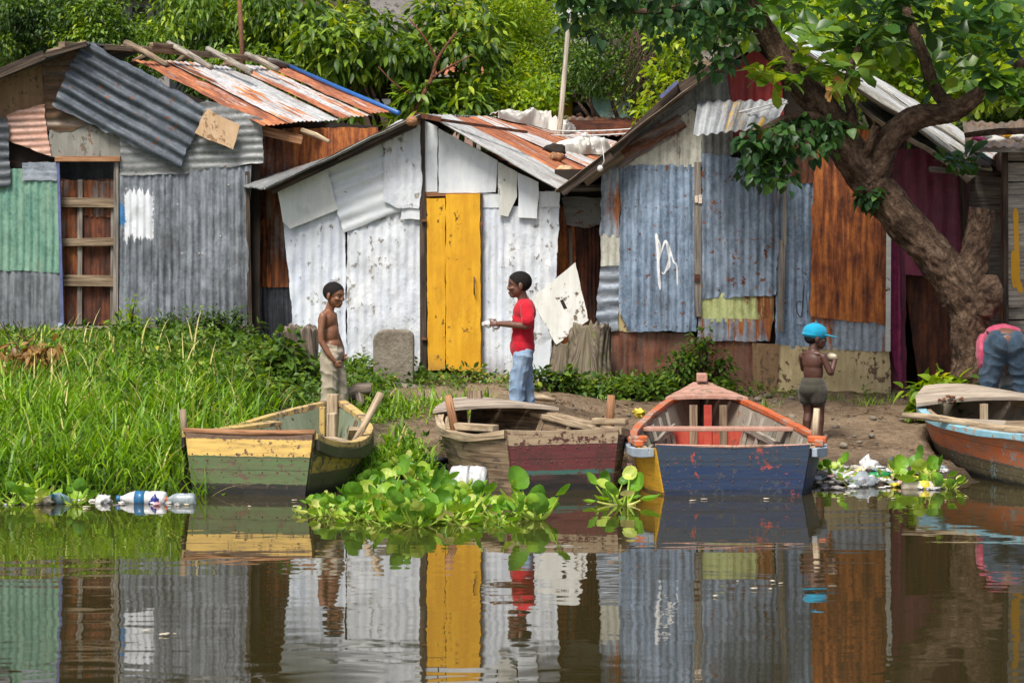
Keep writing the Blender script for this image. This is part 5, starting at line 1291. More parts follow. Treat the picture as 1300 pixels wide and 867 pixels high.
# rusty chain heaped on its deck: top-level
mb = MB(); 
ch = [(1183, 505), (1194, 508), (1203, 503), (1213, 508), (1206, 511), (1198, 506), (1210, 504), (1218, 507), (1228, 502)]
pts = []
for i, p in enumerate(smooth_path(ch, 10)):
    Y = 24.25 + .25 * math.sin(i * .5); v = P(p[0], p[1], Y); pts.append(v)
for i in range(0, len(pts) - 1, 1):
    a, b2 = pts[i], pts[i + 1]; d = (b2 - a).normalized() if (b2 - a).length > 1e-5 else Vector((1, 0, 0)); c0 = (a + b2) / 2; n_ = d.orthogonal().normalized(); n2 = d.cross(n_)
    sdv = n_ if i % 2 else n2
    mb.tube([c0 + d * .022 * math.cos(t) + sdv * .013 * math.sin(t) for t in np.linspace(0, 6.28, 9)], .0055, 5, cap=False)
tag(mb.build('chain', M['metal_pin'], None, smooth=True), 'rusty chain heaped on the pale foredeck of the orange boat', 'chain')
mb = MB(); a, b2 = P(1147, 527, 23.35), P(1330, 551, 22.3)
mb.tube([a + (b2 - a) * t + Vector((0, 0, .012 * math.sin(t * 7))) for t in np.linspace(0, 1, 12)], [.026 + .022 * t for t in np.linspace(0, 1, 12)], 10, .12)
tag(mb.build('pole', M['wood_pale'], None, smooth=True), 'pale wooden pole lying across the rail of the orange boat', 'pole')

# ================================================================ THINGS ON THE BANK
# rounded concrete slab by the door
mb = MB(); vs = []
prf = [(-.21, 0), (-.21, .40), (-.20, .455), (-.165, .495), (-.10, .515), (.12, .515), (.175, .50), (.205, .46), (.21, .40), (.21, 0)]
c0 = P(500, 484, 26.7); nP = len(prf)
for y in (-.11, .11):
    for x, z in prf: vs.append(c0 + Vector((x * .95 + .01 * mnoise.noise(Vector((x * 9, z * 9, 1))), y, z)))
fs = [tuple(range(nP)), tuple(range(2 * nP - 1, nP - 1, -1))] + [(i, nP + i, nP + i + 1, i + 1) for i in range(nP - 1)]
mb.add(vs, fs, [[(vs[j].x, vs[j].z) for j in f] for f in fs])
o = mb.build('concrete_block', M['concrete'], None, bevel=.02); tag(o, 'round topped concrete block standing by the white wall left of the yellow door', 'block')
rock('flat_stone', P(505, 492, 26.5), (.28, .16, .05), M['concrete'], 'flat stone in front of the round topped concrete block', 'stone', 4)

# stumps and logs
def stump(name, base, top, r0, r1, mat, label, cat, sd, flat_=1., jag=.06):
    bm = bmesh.new(); uvl = bm.loops.layers.uv.new('UVMap'); n = 72; k = 20; g = []
    base, top = Vector(base), Vector(top)
    for i in range(k + 1):
        t = i / k; c = base.lerp(top, t); ring = []
        for j in range(n):
            th = 2 * math.pi * j / n; r = r0 + (r1 - r0) * t
            r *= 1 + .26 * mnoise.noise(Vector((math.cos(th) * 1.5, math.sin(th) * 1.5, t * 1.2 + sd))) + .16 * mnoise.noise(Vector((math.cos(th) * 9 + t * .6, math.sin(th) * 9, t * .8 + sd))) + .14 * mnoise.noise(Vector((math.cos(th) * 6, math.sin(th) * 6, t + sd)))
            z = t * jag * (2.0 * mnoise.noise(Vector((math.cos(th) * 1.8, math.sin(th) * 1.8, sd + 7))) + 1.4 * mnoise.noise(Vector((math.cos(th) * 7, math.sin(th) * 7, sd + 2))))
            ring.append(bm.verts.new(c + Vector((r * math.cos(th), r * math.sin(th) * flat_, z))))
        g.append(ring)
    for i in range(k):
        for j in range(n): bm.faces.new((g[i][j], g[i][(j + 1) % n], g[i + 1][(j + 1) % n], g[i + 1][j]))
    cv = bm.verts.new(top + Vector((0, 0, -.03)))
    for j in range(n): bm.faces.new((g[k][j], g[k][(j + 1) % n], cv))
    for f in bm.faces:
        f.smooth = True
        for l in f.loops: l[uvl].uv = (l.vert.co.z, math.atan2(l.vert.co.y - base.y, l.vert.co.x - base.x) * r0)
    me = bpy.data.meshes.new(name); bm.to_mesh(me); bm.free()
    return tag(link(name, me, mat, smooth=True), label, cat)
stump('tree_stump', P(388, 478, 26.3), P(380, 416, 26.3), .13, .16, M['bark_grey'], 'grey cracked tree stump behind the shirtless boy', 'stump', 1, 1, .035)
stump('tree_stump', P(746, 492, 26.85), P(752, 414, 26.95), .24, .20, M['bark_moss'], 'broad mossy stump under the leaning white board', 'stump', 5, .45, .05)
stump('tree_stump', P(713, 486, 26.95), P(716, 436, 27.0), .14, .10, M['bark_moss'], 'low mossy stump beside the broad one, below the white board', 'stump', 9, .5, .03)
mb = MB(); mb.tube([P(425, 520, 25.2), P(440, 503, 25.15), P(455, 495, 25.1), P(472, 494, 25.1)], [.05, .065, .075, .07], 10, .3)
mb.tube([P(455, 497, 25.1), P(458, 512, 25.0), P(452, 520, 25.0)], [.05, .045, .04], 9, .3)
tag(mb.build('driftwood', M['bark_grey'], None, smooth=True), 'forked driftwood log lying at the bow of the yellow boat', 'log')
flat_lean = sheet('board', [(674, 380), (731, 334), (747, 407), (706, 438)], 26.95, M['white_edge'], None, pitch=None, dent=.004, jag=.003, solid=.025, lean=-.22)
bo = flat_lean[0]; tag(bo, 'chipped white board with a slot leaning against the white hut corner', 'board')
q = MB(); vv = flat_lean[1](715, 384); q.board(flat_lean[1](713, 381) + Vector((0, -.014, 0)), flat_lean[1](718, 392) + Vector((0, -.014, 0)), .035, .006, up=(1, 0, 0)); q.build('slot', M['dark'], bo)  # raised dark strip, coloured as the shade inside a hole
sheet_o = flat('plank', [(676, 446), (700, 430), (696, 484), (676, 484)], 26.98, M['white_smooth'], None)[0]
tag(sheet_o, 'white plank stub standing below the leaning board', 'plank')
mb = MB(); a, b2 = P(672, 504, 25.7), P(705, 508, 25.6); mb.tube([a, a.lerp(b2, .5) + Vector((0, 0, .01)), b2], [.03, .035, .02], 8, .2); a, b2 = P(690, 502, 26.0), P(760, 513, 25.5)
tag(mb.build('stick', M['wood_pale'], None, smooth=True), 'short pale stick on the earth behind the boy in red', 'stick')

# poles and cables
mb = MB(); mb.tube([P(706, 200, 31.), P(711, 160, 31.), P(717, 90, 31), P(722, 24, 31.)], [.034, .032, .029, .026], 8, .15)
tag(mb.build('pole', M['pole_pale'], None, smooth=True), 'thin pale upright pole behind the white hut roof', 'pole')
mb = MB(); mb.tube([P(309, 110, 33), P(307, 60, 33), P(303, -20, 33)], [.03, .03, .028], 8)
tag(mb.build('pole', M['metal_pin'], None, smooth=True), 'thin rusty iron pole behind the roof of the patchwork hut', 'pole')
for a, b2, lb in (((700, 166), (998, 127), 'upper pale cable running from the grey hut gable to the left'), ((700, 172), (1000, 131), 'lower pale cable running from the grey hut gable to the left')):
    mb = MB(); p0, p1 = P(*a, 28.5), P(*b2, 26.5)
    mb.tube([p0.lerp(p1, t) - Vector((0, 0, .10 * 4 * t * (1 - t))) for t in np.linspace(0, 1, 14)], .007, 6)
    tag(mb.build('cable', M['wire'], None, smooth=True), lb, 'cable', 'cables at the grey hut')
mb = MB(); p = P(765, 186, 26.7); mb.tube([p, P(767, 205, 26.65), P(762, 214, 26.65)], .004, 5); mb.lathe(P(762, 210, 26.65), (0, 0, -1), [(0, .012), (.02, .03), (.05, .03), (.065, .01)], 10)
tag(mb.build('hanging_cord', M['wire'], None, smooth=True), 'knotted cord with a small weight hanging from the grey hut eave', 'cord')
mb = MB(); p0, p1 = P(360, 125, 34), P(470, 98, 36); mb.tube([p0.lerp(p1, t) - Vector((0, 0, .08 * 4 * t * (1 - t))) for t in np.linspace(0, 1, 8)], .012, 5)
tag(mb.build('cable', M['metal_pin'], None, smooth=True), 'dark cable strung across the trees behind the patchwork hut roof', 'cable', 'cables in the background')

# tarpaulin and rubbish on the white hut roof (roof plane A,B,C,D of that hut)
rA, rB, rC, rD = P(545, 150, 27.15), P(672, 152, 32.6), P(800, 186, 32.0), P(716, 248, 27.1)
def roofpt(s, t): return (rA * (1 - s) + rB * s) * (1 - t) + (rD * (1 - s) + rC * s) * t
rn_ = (rB - rA).cross(rD - rA).normalized(); rn_ = rn_ if rn_.z > 0 else -rn_
def cloth_on_roof(name, pts, wid, label, mat, h=.12, sd=0.):
    path = smooth_path(pts, 16); vs = []; m_ = 18
    for i, (s, t) in enumerate(path):
        e = math.sin(math.pi * min(max(i / (len(path) - 1), .04), .96)) ** .5
        for k in range(m_ + 1):
            a = k / m_ * 2 - 1; w = wid * e * (1 + .5 * mnoise.noise(Vector((i * .08, sd, 0))))
            p = roofpt(s, t + a * w * .5)
            f1 = mnoise.noise(Vector((i * .10 + sd, a * 1.4, 3))); f2 = mnoise.noise(Vector((i * .26, a * 2.6, sd))); f3 = mnoise.noise(Vector((i * .5, a * 4.5, sd + 3)))
            hh = h * (1 - abs(a) ** 3) * e * (.55 + .7 * f1 + .55 * (1 - 2 * abs(f2)) * .6 + .25 * f3)
            vs.append(p + rn_ * (.02 + max(hh, 0)) )
    n = m_ + 1; fs = [(i * n + k, i * n + k + 1, i * n + n + k + 1, i * n + n + k) for i in range(len(path) - 1) for k in range(m_)]
    mb = MB(); mb.add(vs, fs, [[(0, 0)] * 4 for _ in fs]); return tag(link(name, mb.mesh(name), mat, smooth=True, solid=.006), label, 'tarpaulin')
cloth_on_roof('tarpaulin', [(.62, -.02), (.75, .10), (.8, .22), (.82, .38), (.95, .46)], .22, 'crumpled white tarpaulin bunched over the ridge of the white hut roof', M['white_cloth'], .20)
cloth_on_roof('tarpaulin', [(.50, .62), (.60, .72), (.72, .80), (.78, .93)], .26, 'small heap of white rags low on the white hut roof', M['white_cloth'], .16, 4.)
for i, (s, t, sz, mn, lb) in enumerate(((.42, .66, .10, 'dark', 'black rag lump on the rusty white hut roof'), (.34, .72, .07, 'wood_red', 'reddish lump beside the black rag on the roof'), (.22, .86, .075, 'ply', 'tan round lump at the low corner of the white hut roof'))):
    rock('rag_lump', roofpt(s, t) + rn_ * .04, (sz * 1.3, sz, sz * .8), M[mn], lb, 'rag', i * 3., 3, .35)
# rubbish on plank hut roof
for i, (px, py, mn, s) in enumerate(((1244, 176, 'maroon_cloth', .05), (1252, 172, 'white_paint', .05), (1262, 178, 'white_cloth', .07), (1281, 172, 'yellow_door', .04), (1290, 174, 'white_cloth', .06))):
    rock('plastic_scrap', P(px, py, 26.9), (s * 1.5, s, s * .7), M[mn], ['magenta scrap on the plank hut roof', 'white scrap beside the magenta one on the plank hut roof', 'cream rag at the middle of the plank hut roof edge', 'yellow scrap on the plank hut roof', 'cream rag next to the yellow scrap on the plank hut roof'][i], 'scrap', i * 2., 2, .5)

# ================================================================ LITTER AT THE WATER
def bottle(c, d, L, r, mb_, mcap, label, cat='bottle', band=None, group='bottles in the litter'):
    c = Vector(c); d = Vector(d).normalized()
    root = empty('plastic_bottle', c, label, cat, group)
    a = MB(); a.lathe(c - d * L / 2, d, [(0, r * .55), (.01, r * .9), (L * .08, r), (L * .3, r), (L * .34, r * .93), (L * .38, r), (L * .62, r), (L * .78, r * .7), (L * .88, r * .36), (L * .93, r * .33)], 16)
    a.build('bottle_body', mb_, root, smooth=True)
    a = MB(); a.lathe(c + d * L * .425, d, [(0, r * .36), (0.001, r * .42), (L * .075, r * .42), (L * .08, r * .3)], 12); a.build('cap', mcap, root, smooth=True)
    if band: a = MB(); a.lathe(c - d * L * .08, d, [(0, r * 1.015), (L * .2, r * 1.015)], 16); a.build('paper_band', band, root, smooth=True)
    return root
def W(px, py, z=0.):
    Y = (CAMH - z) * FOC / (py - HOR); return Vector(((px - 650) * Y / FOC, Y, z))
bottle(W(180, 633, .03), (-1, .12, .0), .40, .062, M['pl_white'], M['pl_blue'], 'white jug with a blue cap and blue band floating by the grass', band=M['pl_blue'])
bottle(W(229, 634, .03), (-1, .1, 0), .24, .05, M['pl_clear'], M['pl_orange'], 'clear bottle with orange cap floating beside the yellow boat')
bottle(W(76, 634, .03), (-.5, -.8, .35), .22, .05, M['pl_pale_blue'], M['pl_blue'], 'pale blue bottle standing half sunk at the left of the litter')
bottle(W(1112, 586, .10), (-1, .2, .05), .30, .05, M['pl_blue'], M['pl_blue'], 'left one of two blue bottles on the litter beside the blue boat')
bottle(W(1141, 589, .09), (1, .25, -.05), .22, .045, M['pl_blue'], M['pl_navy'], 'right one of two blue bottles on the litter, navy cap')
bottle(W(1117, 604, .05), (1, .1, .15), .20, .042, M['pl_green'], M['pl_green'], 'green bottle among the litter by the orange boat')
bottle(W(1172, 617, .02), (1, .05, 0), .36, .045, M['pl_tan'], M['pl_white'], 'muddy bottle with yellow band floating before the orange boat', band=M['pl_yellow'])
def bag(c, size, mat, label, sd, cat='bag', name='plastic_bag', group='plastic bags and scraps in the litter'):
    return rock(name, c, size, mat, label, cat, sd, 3, .8, sd, group=group, freq=2.3)
bag(W(131, 636, .01), (.075, .06, .05), M['pl_white'], 'crumpled white scrap floating between the pale blue bottle and the white jug', 2)
bag(W(196, 636, .02), (.03, .03, .04), M['pl_navy'], 'navy scrap against the white jug', 3)
bag(W(55, 636, .02), (.12, .07, .05), M['pl_tan'], 'tan scrap among the water plants at the left edge', 5)
bag(W(536, 590, .09), (.22, .14, .08), M['pl_black'], 'black rubbish bag among the water plants behind the white drum', 6)
litter_mats = ['pl_white', 'pl_clear', 'pl_white', 'pl_tan', 'white_cloth', 'pl_grey', 'pl_white', 'pl_grey', 'white_cloth', 'pl_tan', 'pl_clear', 'pl_pink', 'pl_white', 'pl_grey', 'pl_tan', 'pl_pale_blue', 'pl_white', 'pl_black', 'pl_grey', 'pl_yellow', 'white_cloth']
for i in range(105):
    px = rnd.uniform(1032, 1200); py = rnd.uniform(592, 620) if px > 1045 else rnd.uniform(600, 620)
    z = max(0, (617 - py) / 300.) ; s = rnd.uniform(.012, .042)
    mn = litter_mats[i % len(litter_mats)]
    o = bag(W(px, py, z + .01), (s * rnd.uniform(1, 2.2), s * 1.2, s * rnd.uniform(.3, .75)), M[mn], 'small crumpled plastic scrap in the litter between the blue and orange boats', i * 1.7 + 3, 'litter', 'plastic_scrap', 'plastic scraps between the blue and orange boats')
for i in range(34):
    px = rnd.uniform(5, 240); s = rnd.uniform(.010, .03); mn = litter_mats[(i * 5) % len(litter_mats)]
    bag(W(px, rnd.uniform(633, 641), .004), (s * rnd.uniform(1, 2.4), s, s * rnd.uniform(.3, .8)), M[mn], 'small crumpled scrap floating along the grassy left bank', i * 2.3 + 1, 'litter', 'plastic_scrap', 'plastic scraps along the grassy left bank')
bag(W(1103, 594, .08), (.10, .08, .09), M['pl_white'], 'white crumpled packet between the two blue bottles', 14)
bag(W(1065, 604, .05), (.15, .09, .05), M['pl_white'], 'wide white bag in the litter nearest the blue boat', 15)
bag(W(1094, 612, .03), (.12, .07, .06), M['pl_clear'], 'clear bag in the litter left of the green bottle', 16)
for i in range(7):
    px = (788, 792, 783, 796, 779, 799, 786)[i]; py = (590, 600, 584, 594, 597, 607, 606)[i]
    bag(W(px, py, .06), (.06, .05, .04), M[('pl_navy', 'pl_grey', 'white_cloth', 'pl_pink', 'pl_grey', 'pl_white', 'pl_tan')[i]], 'small crumpled scrap between the maroon and blue boats', i + 22, 'litter', 'plastic_scrap', 'plastic scraps between the maroon and blue boats')
# yellow petals behind the blue boat
mb = MB()
bag(P(812, 524, 24.6), (.05, .04, .04), M['pl_yellow'], 'bright yellow wrapper on the earth behind the blue boat', 31, 'wrapper', 'wrapper', None)
# white drum lying in the plants
dr_ = empty('plastic_drum', W(600, 612, .0), 'white plastic drum lying in the water plants by the maroon boat', 'drum')
c0 = W(592, 612, .10); mb = MB(); mb.lathe(c0 + Vector((-.12, .06, 0)), (1, -.25, 0), [(0, 0.096), (.01, 0.124), (.06, 0.128), (.07, 0.134), (.09, 0.128), (.2, 0.128), (.21, 0.134), (.23, 0.128), (.27, 0.124), (.28, 0.112), (.265, 0.096)], 24); mb.build('drum_body', M['pl_white'], dr_, smooth=True)
mb = MB(); mb.tube([c0 + Vector((.02 + .136 * math.cos(t) * .1, -.02 + .0 * t, .136 * math.sin(t))) + Vector((0, .128 * math.cos(t), 0)) for t in np.linspace(0, 6.28, 20)], .006, 5); mb.build('hoop', M['pl_grey'], dr_, smooth=True)
# pebbles and clods on the earth
for i in range(110):
    x = rnd.uniform(-.6, 4.6); y = rnd.uniform(23.4, 26.8); s = rnd.uniform(.008, .05) * (.6 if i % 3 else 1)
    if i < 1: base_rock = rock('stone', (0, 0, 0), (.03, .024, .018), M['concrete'], 'small stone on the trodden earth', 'stone', 3, 2, .4, group='stones on the trodden earth')
    o = base_rock if i == 0 else base_rock.copy()
    if i: col.objects.link(o)
    for bx, by, brz, bL, bw in ((-2.10, 21.45, -11, 2.7, .8), (.41, 21.8, 17, 2.75, .9), (1.765, 21.4, 0, 3.65, 1.0), (5.14, 21.55, 17, 3.75, 1.0)):
        lx = math.cos(R(brz)) * (x - bx) + math.sin(R(brz)) * (y - by); ly = -math.sin(R(brz)) * (x - bx) + math.cos(R(brz)) * (y - by)
        if abs(lx) < bw and ly < bL + .15: y += bL + .3 - ly; x = min(x, 4.6)      # not inside a boat
    o.location = (x, y, gz(x, y) - .005); o.rotation_euler = (0, 0, rnd.random() * 6); o.scale = (s / .03,) * 3
# ================================================================ VEGETATION
M['leaf_dark'] = foliage('dark leaves', [(0, (0.013, 0.033, 0.007)), (.45, (0.044, 0.099, 0.014)), (.8, (0.161, 0.284, 0.031)), (1, (0.350, 0.459, 0.049))], .30)  # low stops darkened to put crown shadow into the leaf colour
M['leaf_mid'] = foliage('mid green leaves', [(0, (0.017, 0.041, 0.007)), (.4, (0.058, 0.126, 0.014)), (.75, (0.219, 0.365, 0.035)), (1, (0.496, 0.594, 0.060))], .30)  # low stops also carry shadow between clumps, top stops the highlights
M['leaf_bright'] = foliage('bright leaves', [(0, (0.068, 0.138, 0.016)), (.4, (0.189, 0.325, 0.025)), (.75, (0.392, 0.512, 0.039)), (1, (0.648, 0.650, 0.079))], .45)
M['leaf_center'] = foliage('glossy long leaves', [(0, (0.017, 0.043, 0.009)), (.4, (0.071, 0.145, 0.017)), (.72, (0.288, 0.435, 0.038)), (1, (0.637, 0.674, 0.076))], .30)  # shadow and highlight contrast worked into these leaf tones
M['leaf_almond'] = foliage('almond leaves', [(0, (0.021, 0.060, 0.015)), (.45, (0.054, 0.138, 0.022)), (.78, (0.168, 0.300, 0.032)), (.95, (0.389, 0.504, 0.054)), (1, (0.544, 0.156, 0.032))], .4, .35, .45)
M['leaf_heart'] = foliage('heart leaves', [(0, (.013, .042, .014)), (.5, (.032, .09, .022)), (.85, (.08, .18, .03)), (1, (.18, .29, .045))], .3, .45, .35)
M['grass'] = foliage('grass blades', [(0, (0.049, 0.117, 0.016)), (.4, (0.154, 0.312, 0.023)), (.8, (0.309, 0.520, 0.041)), (.97, (0.534, 0.650, 0.117)), (1, (0.730, 0.598, 0.257))], .35, .4)
M['weed'] = foliage('weed leaves', [(0, (0.026, 0.072, 0.013)), (.5, (0.091, 0.180, 0.024)), (.9, (0.233, 0.348, 0.043)), (1, (0.518, 0.504, 0.076))], .35)
M['hyacinth'] = foliage('water hyacinth leaves', [(0, (0.062, 0.172, 0.017)), (.4, (0.161, 0.356, 0.027)), (.75, (0.310, 0.506, 0.041)), (.92, (0.522, 0.621, 0.114)), (1, (0.683, 0.598, 0.248))], .3, .42, .4)
M['litter_leaf'] = foliage('fallen leaves', [(0, (.05, .03, .018)), (.5, (.16, .10, .05)), (1, (.42, .33, .18))], .1)
M['dry_leaf'] = foliage('dry leaves', [(0, (.16, .08, .03)), (.5, (.35, .20, .06)), (1, (.55, .42, .14))], .3)
def bark(name, c1, c2, c3, sc=(1, 1, 1)):
    m, nt, b = newmat(name); va = vec(nt, sc, 'UV', False)
    n1 = noise(nt, vec(nt, (7, 16, 1), 'UV', False), 1, 5, .65, .6); n2 = noise(nt, vec(nt, (1, 1, 1), 'Object', False), 3, 4, .6); n3 = noise(nt, vec(nt, (1, 1, 1), 'Object', False), 34, 5, .7)
    c = ramp(nt, op(nt, 'ADD', op(nt, 'MULTIPLY', n1, .65), op(nt, 'MULTIPLY', n3, .35)), [(.36, c3), (.49, c1), (.63, c2)])
    c = mix(nt, step(nt, n2, .48, .62, 0, .5), c, c3)
    setin(nt, b.inputs['Base Color'], c); b.inputs['Roughness'].default_value = .95; b.inputs['Specular IOR Level'].default_value = .2
    bump(nt, b, op(nt, 'ADD', n1, op(nt, 'MULTIPLY', n3, .5)), 1., .045); return m
M['bark'] = bark('almond bark', (.092, .056, .036), (.20, .138, .094), (.02, .013, .009))
M['limb'] = bark('reddish bark', (.17, .07, .04), (.27, .13, .08), (.08, .03, .02))
M['bark_thin'] = bark('thin bark', (.08, .05, .035), (.14, .10, .07), (.03, .02, .015))

def limb_mesh(mb, pts, n=14, rough=.12):
    q = smooth_path([(p[0], p[1], p[2], p[3]) for p in pts], 22); k0 = len(mb.v); n = n * 3
    vp = [P(p[0], p[1], p[2]) for p in q]; rr = [p[3] * p[2] / FOC for p in q]; mb.tube(vp, rr, n, rough)
    for i, (c, r) in enumerate(zip(vp, rr)):
        for j in range(n):
            v = Vector(mb.v[k0 + i * n + j]); d = (v - c).normalized(); th = 2 * math.pi * j / n; s_ = i * .02
            f = 1 - 2 * abs(mnoise.noise(Vector((math.cos(th) * r * 38, math.sin(th) * r * 38, s_ * 6)))) ; g_ = mnoise.noise(v * 16)
            mb.v[k0 + i * n + j] = tuple(v + d * min(r, .16) * (.12 * f + .06 * g_))
def limb_mesh_plain(mb, pts, n=14, rough=.12):
    """pts: (px, py, Y, radius in photo pixels)"""
    q = smooth_path([(p[0], p[1], p[2], p[3]) for p in pts], 7); vp = [P(p[0], p[1], p[2]) for p in q]; rr = [p[3] * p[2] / FOC for p in q]
    mb.tube(vp, rr, n, rough)

# ---------------------------------------------------------------- the big tree
TY = 25.6
BT = empty('almond_tree', ground_at(1230, 0, TY), 'big leaning almond tree with a cut stub and thick bark before the right hut', 'tree')
mb = MB()
limb_mesh(mb, [(1240, 520, TY, 37), (1238, 480, TY, 29), (1234, 440, TY, 24), (1230, 400, TY, 23.5), (1214, 362, TY, 25), (1182, 320, TY, 22.5), (1141, 275, TY, 23), (1101, 226, TY, 23), (1070, 182, TY - .05, 21), (1038, 130, TY - .1, 18), (1005, 95, TY - .2, 16), (982, 58, TY - .2, 13), (955, 8, TY - .3, 12), (930, -50, TY - .3, 11)], 22, .16)
limb_mesh(mb, [(1222, 395, TY + .05, 26), (1233, 345, TY + .05, 19), (1242, 300, TY + .05, 16), (1247, 265, TY + .05, 15.5)], 16, .12)
limb_mesh(mb, [(1248, 400, TY - .1, 14), (1256, 372, TY - .12, 18), (1256, 350, TY - .1, 10)], 12, .2)
limb_mesh(mb, [(1105, 232, TY, 22), (1118, 198, TY - .05, 17), (1134, 172, TY - .1, 15), (1158, 152, TY - .1, 15), (1188, 146, TY - .1, 13), (1218, 138, TY - .1, 11), (1255, 112, TY - .2, 9), (1320, 70, TY - .2, 8)], 16, .18)
limb_mesh(mb, [(1216, 140, TY - .1, 9), (1190, 118, TY, 8), (1172, 70, TY + .1, 7), (1150, 20, TY + .2, 8), (1130, -40, TY + .3, 9)], 12, .12)
limb_mesh(mb, [(1075, 185, TY - .1, 11), (1082, 150, TY - .15, 7), (1075, 110, TY - .2, 5), (1090, 60, TY - .2, 4)], 10, .15)
limb_mesh(mb, [(1060, 165, TY - .1, 12), (1030, 150, TY - .25, 7), (1000, 150, TY - .35, 5), (965, 165, TY - .45, 3)], 10, .15)
limb_mesh(mb, [(1092, 205, TY - .1, 6), (1104, 182, TY - .2, 5), (1112, 160, TY - .2, 4.5)], 10, .1)
limb_mesh(mb, [(1225, 172, TY + .3, 3), (1262, 168, TY + .3, 4), (1310, 166, TY + .3, 4)], 8, .1)
limb_mesh(mb, [(965, 20, TY - .3, 8), (900, 5, TY - .5, 5), (830, 15, TY - .6, 4), (760, 10, TY - .7, 3)], 10, .12)
mb.build('trunk', M['bark'], BT, smooth=True)

def rosettes(cent, axis, nl, length, width, prof_='obov', el=.35, tone=.14, base=.45, droop=.3):
    V = []; P_ = []; D = []; U = []; va = []
    for c, a in zip(cent, axis):
        a = Vector(a).normalized(); x = a.orthogonal().normalized(); y = a.cross(x); t0 = rnd.random() * 6; ct = rnd.gauss(base, tone); n = rnd.randint(nl - 2, nl + 2)
        for k in range(n):
            th = t0 + k * 2.4; e = el + rnd.uniform(-.35, .45); r = x * math.cos(th) + y * math.sin(th)
            d = r * math.cos(e) + a * math.sin(e); P_.append(Vector(c) + d * .02 + a * rnd.uniform(-.05, .02)); D.append(d); U.append(a + Vector((rnd.gauss(0, .2), rnd.gauss(0, .2), .3))); va.append(ct + rnd.gauss(0, .12))
    n = len(P_); L_ = length * rng.uniform(.6, 1.2, n); W_ = width * rng.uniform(.75, 1.15, n)
    Vv, a3, b4 = leaf_arrays(np.array([tuple(p) for p in P_]), np.array([tuple(p) for p in D]), np.array([tuple(p) for p in U]), L_, W_, prof_, droop)
    return (Vv, a3, b4, np.clip(np.array(va), 0, .94))
HOLES = [(448, 92, 505, 132), (545, 72, 588, 110), (706, 118, 760, 160), (770, 118, 812, 150), (500, 18, 530, 50), (726, 30, 760, 62), (165, 8, 190, 30)]
def px_cloud(n, cx, cy, rx, ry, Y0_, Y1_):
    out = []; far_ = Y0_ > 30
    while len(out) < n:
        x, y = rnd.uniform(-1, 1), rnd.uniform(-1, 1)
        if far_ and any(h[0] - 16 < cx + x * rx < h[2] + 16 and h[1] - 5 < cy + y * ry < h[3] + 5 for h in HOLES) and rnd.random() < .93: continue
        if x * x + y * y < 1: out.append(P(cx + x * rx, cy + y * ry, rnd.uniform(Y0_, Y1_)))
    return out
def upaxes(n, s=.6): return [(rnd.gauss(0, s), rnd.gauss(-.15, s), 1) for _ in range(n)]
parts = []
for n, cx, cy, rx, ry, y0, y1, base in ((16, 1060, 10, 75, 45, 24.9, 26.2, .55), (12, 1045, 72, 48, 36, 25.0, 26.0, .70), (30, 1185, 0, 115, 50, 24.6, 26.2, .36), (16, 1262, 55, 60, 40, 24.5, 25.8, .34),  # last value is leaf tone, lowered to colour clumps as under-lit
                                        (9, 1135, 50, 45, 34, 25.3, 26.3, .62), (5, 1200, 92, 50, 18, 25.5, 26.4, .5), (8, 1280, 115, 30, 25, 24.6, 25.0, .60), (6, 978, 100, 22, 16, 25.0, 25.3, .82), (12, 960, 20, 50, 30, 25.2, 26.2, .6),
                                        (4, 1215, 205, 25, 12, 25.6, 26.0, .35)):
    c = px_cloud(n, cx, cy, rx, ry, y0, y1); parts.append(rosettes(c, upaxes(n), 7, .245, .125, 'obov', .2, .13, base))
mb = MB()
link('crown', mesh_from('crown', parts), M['leaf_almond'], BT)
parts = []
for n, cx, cy, rx, ry, y0, y1 in ((30, 982, 198, 44, 40, 24.8, 25.3), (10, 1045, 165, 30, 24, 25.0, 25.4), (56, 830, 8, 130, 42, 24.4, 25.6), (14, 905, 48, 40, 42, 24.8, 25.4), (14, 760, 0, 60, 22, 24.3, 25.), (6, 1105, 250, 0.1, .1, 25.4, 25.5)):
    c = px_cloud(n, cx, cy, rx, ry, y0, y1); parts.append(clump_leaves([tuple(p) for p in c], .13, 12, .115, .085, 'rich', .8, .8, .7, .13, 'heart', .2))
link('creeper', mesh_from('creeper', parts), M['leaf_heart'], BT, label='dark heart shaped leaves hanging from the limb')
parts = []
c = [P(1000 + 4 * i, 60 + 9 * i, 25.3) for i in range(3)]
c = [P(1053, 108, 25.), P(1060, 112, 25.)]
Vd = clump_leaves([tuple(p) for p in c], .05, 3, .14, .08, 'rich', .8, .4, .7, .1, 'obov', .4)
link('dry_leaves', mesh_from('dry_leaves', [Vd]), M['dry_leaf'], BT, label='orange brown dying leaves')

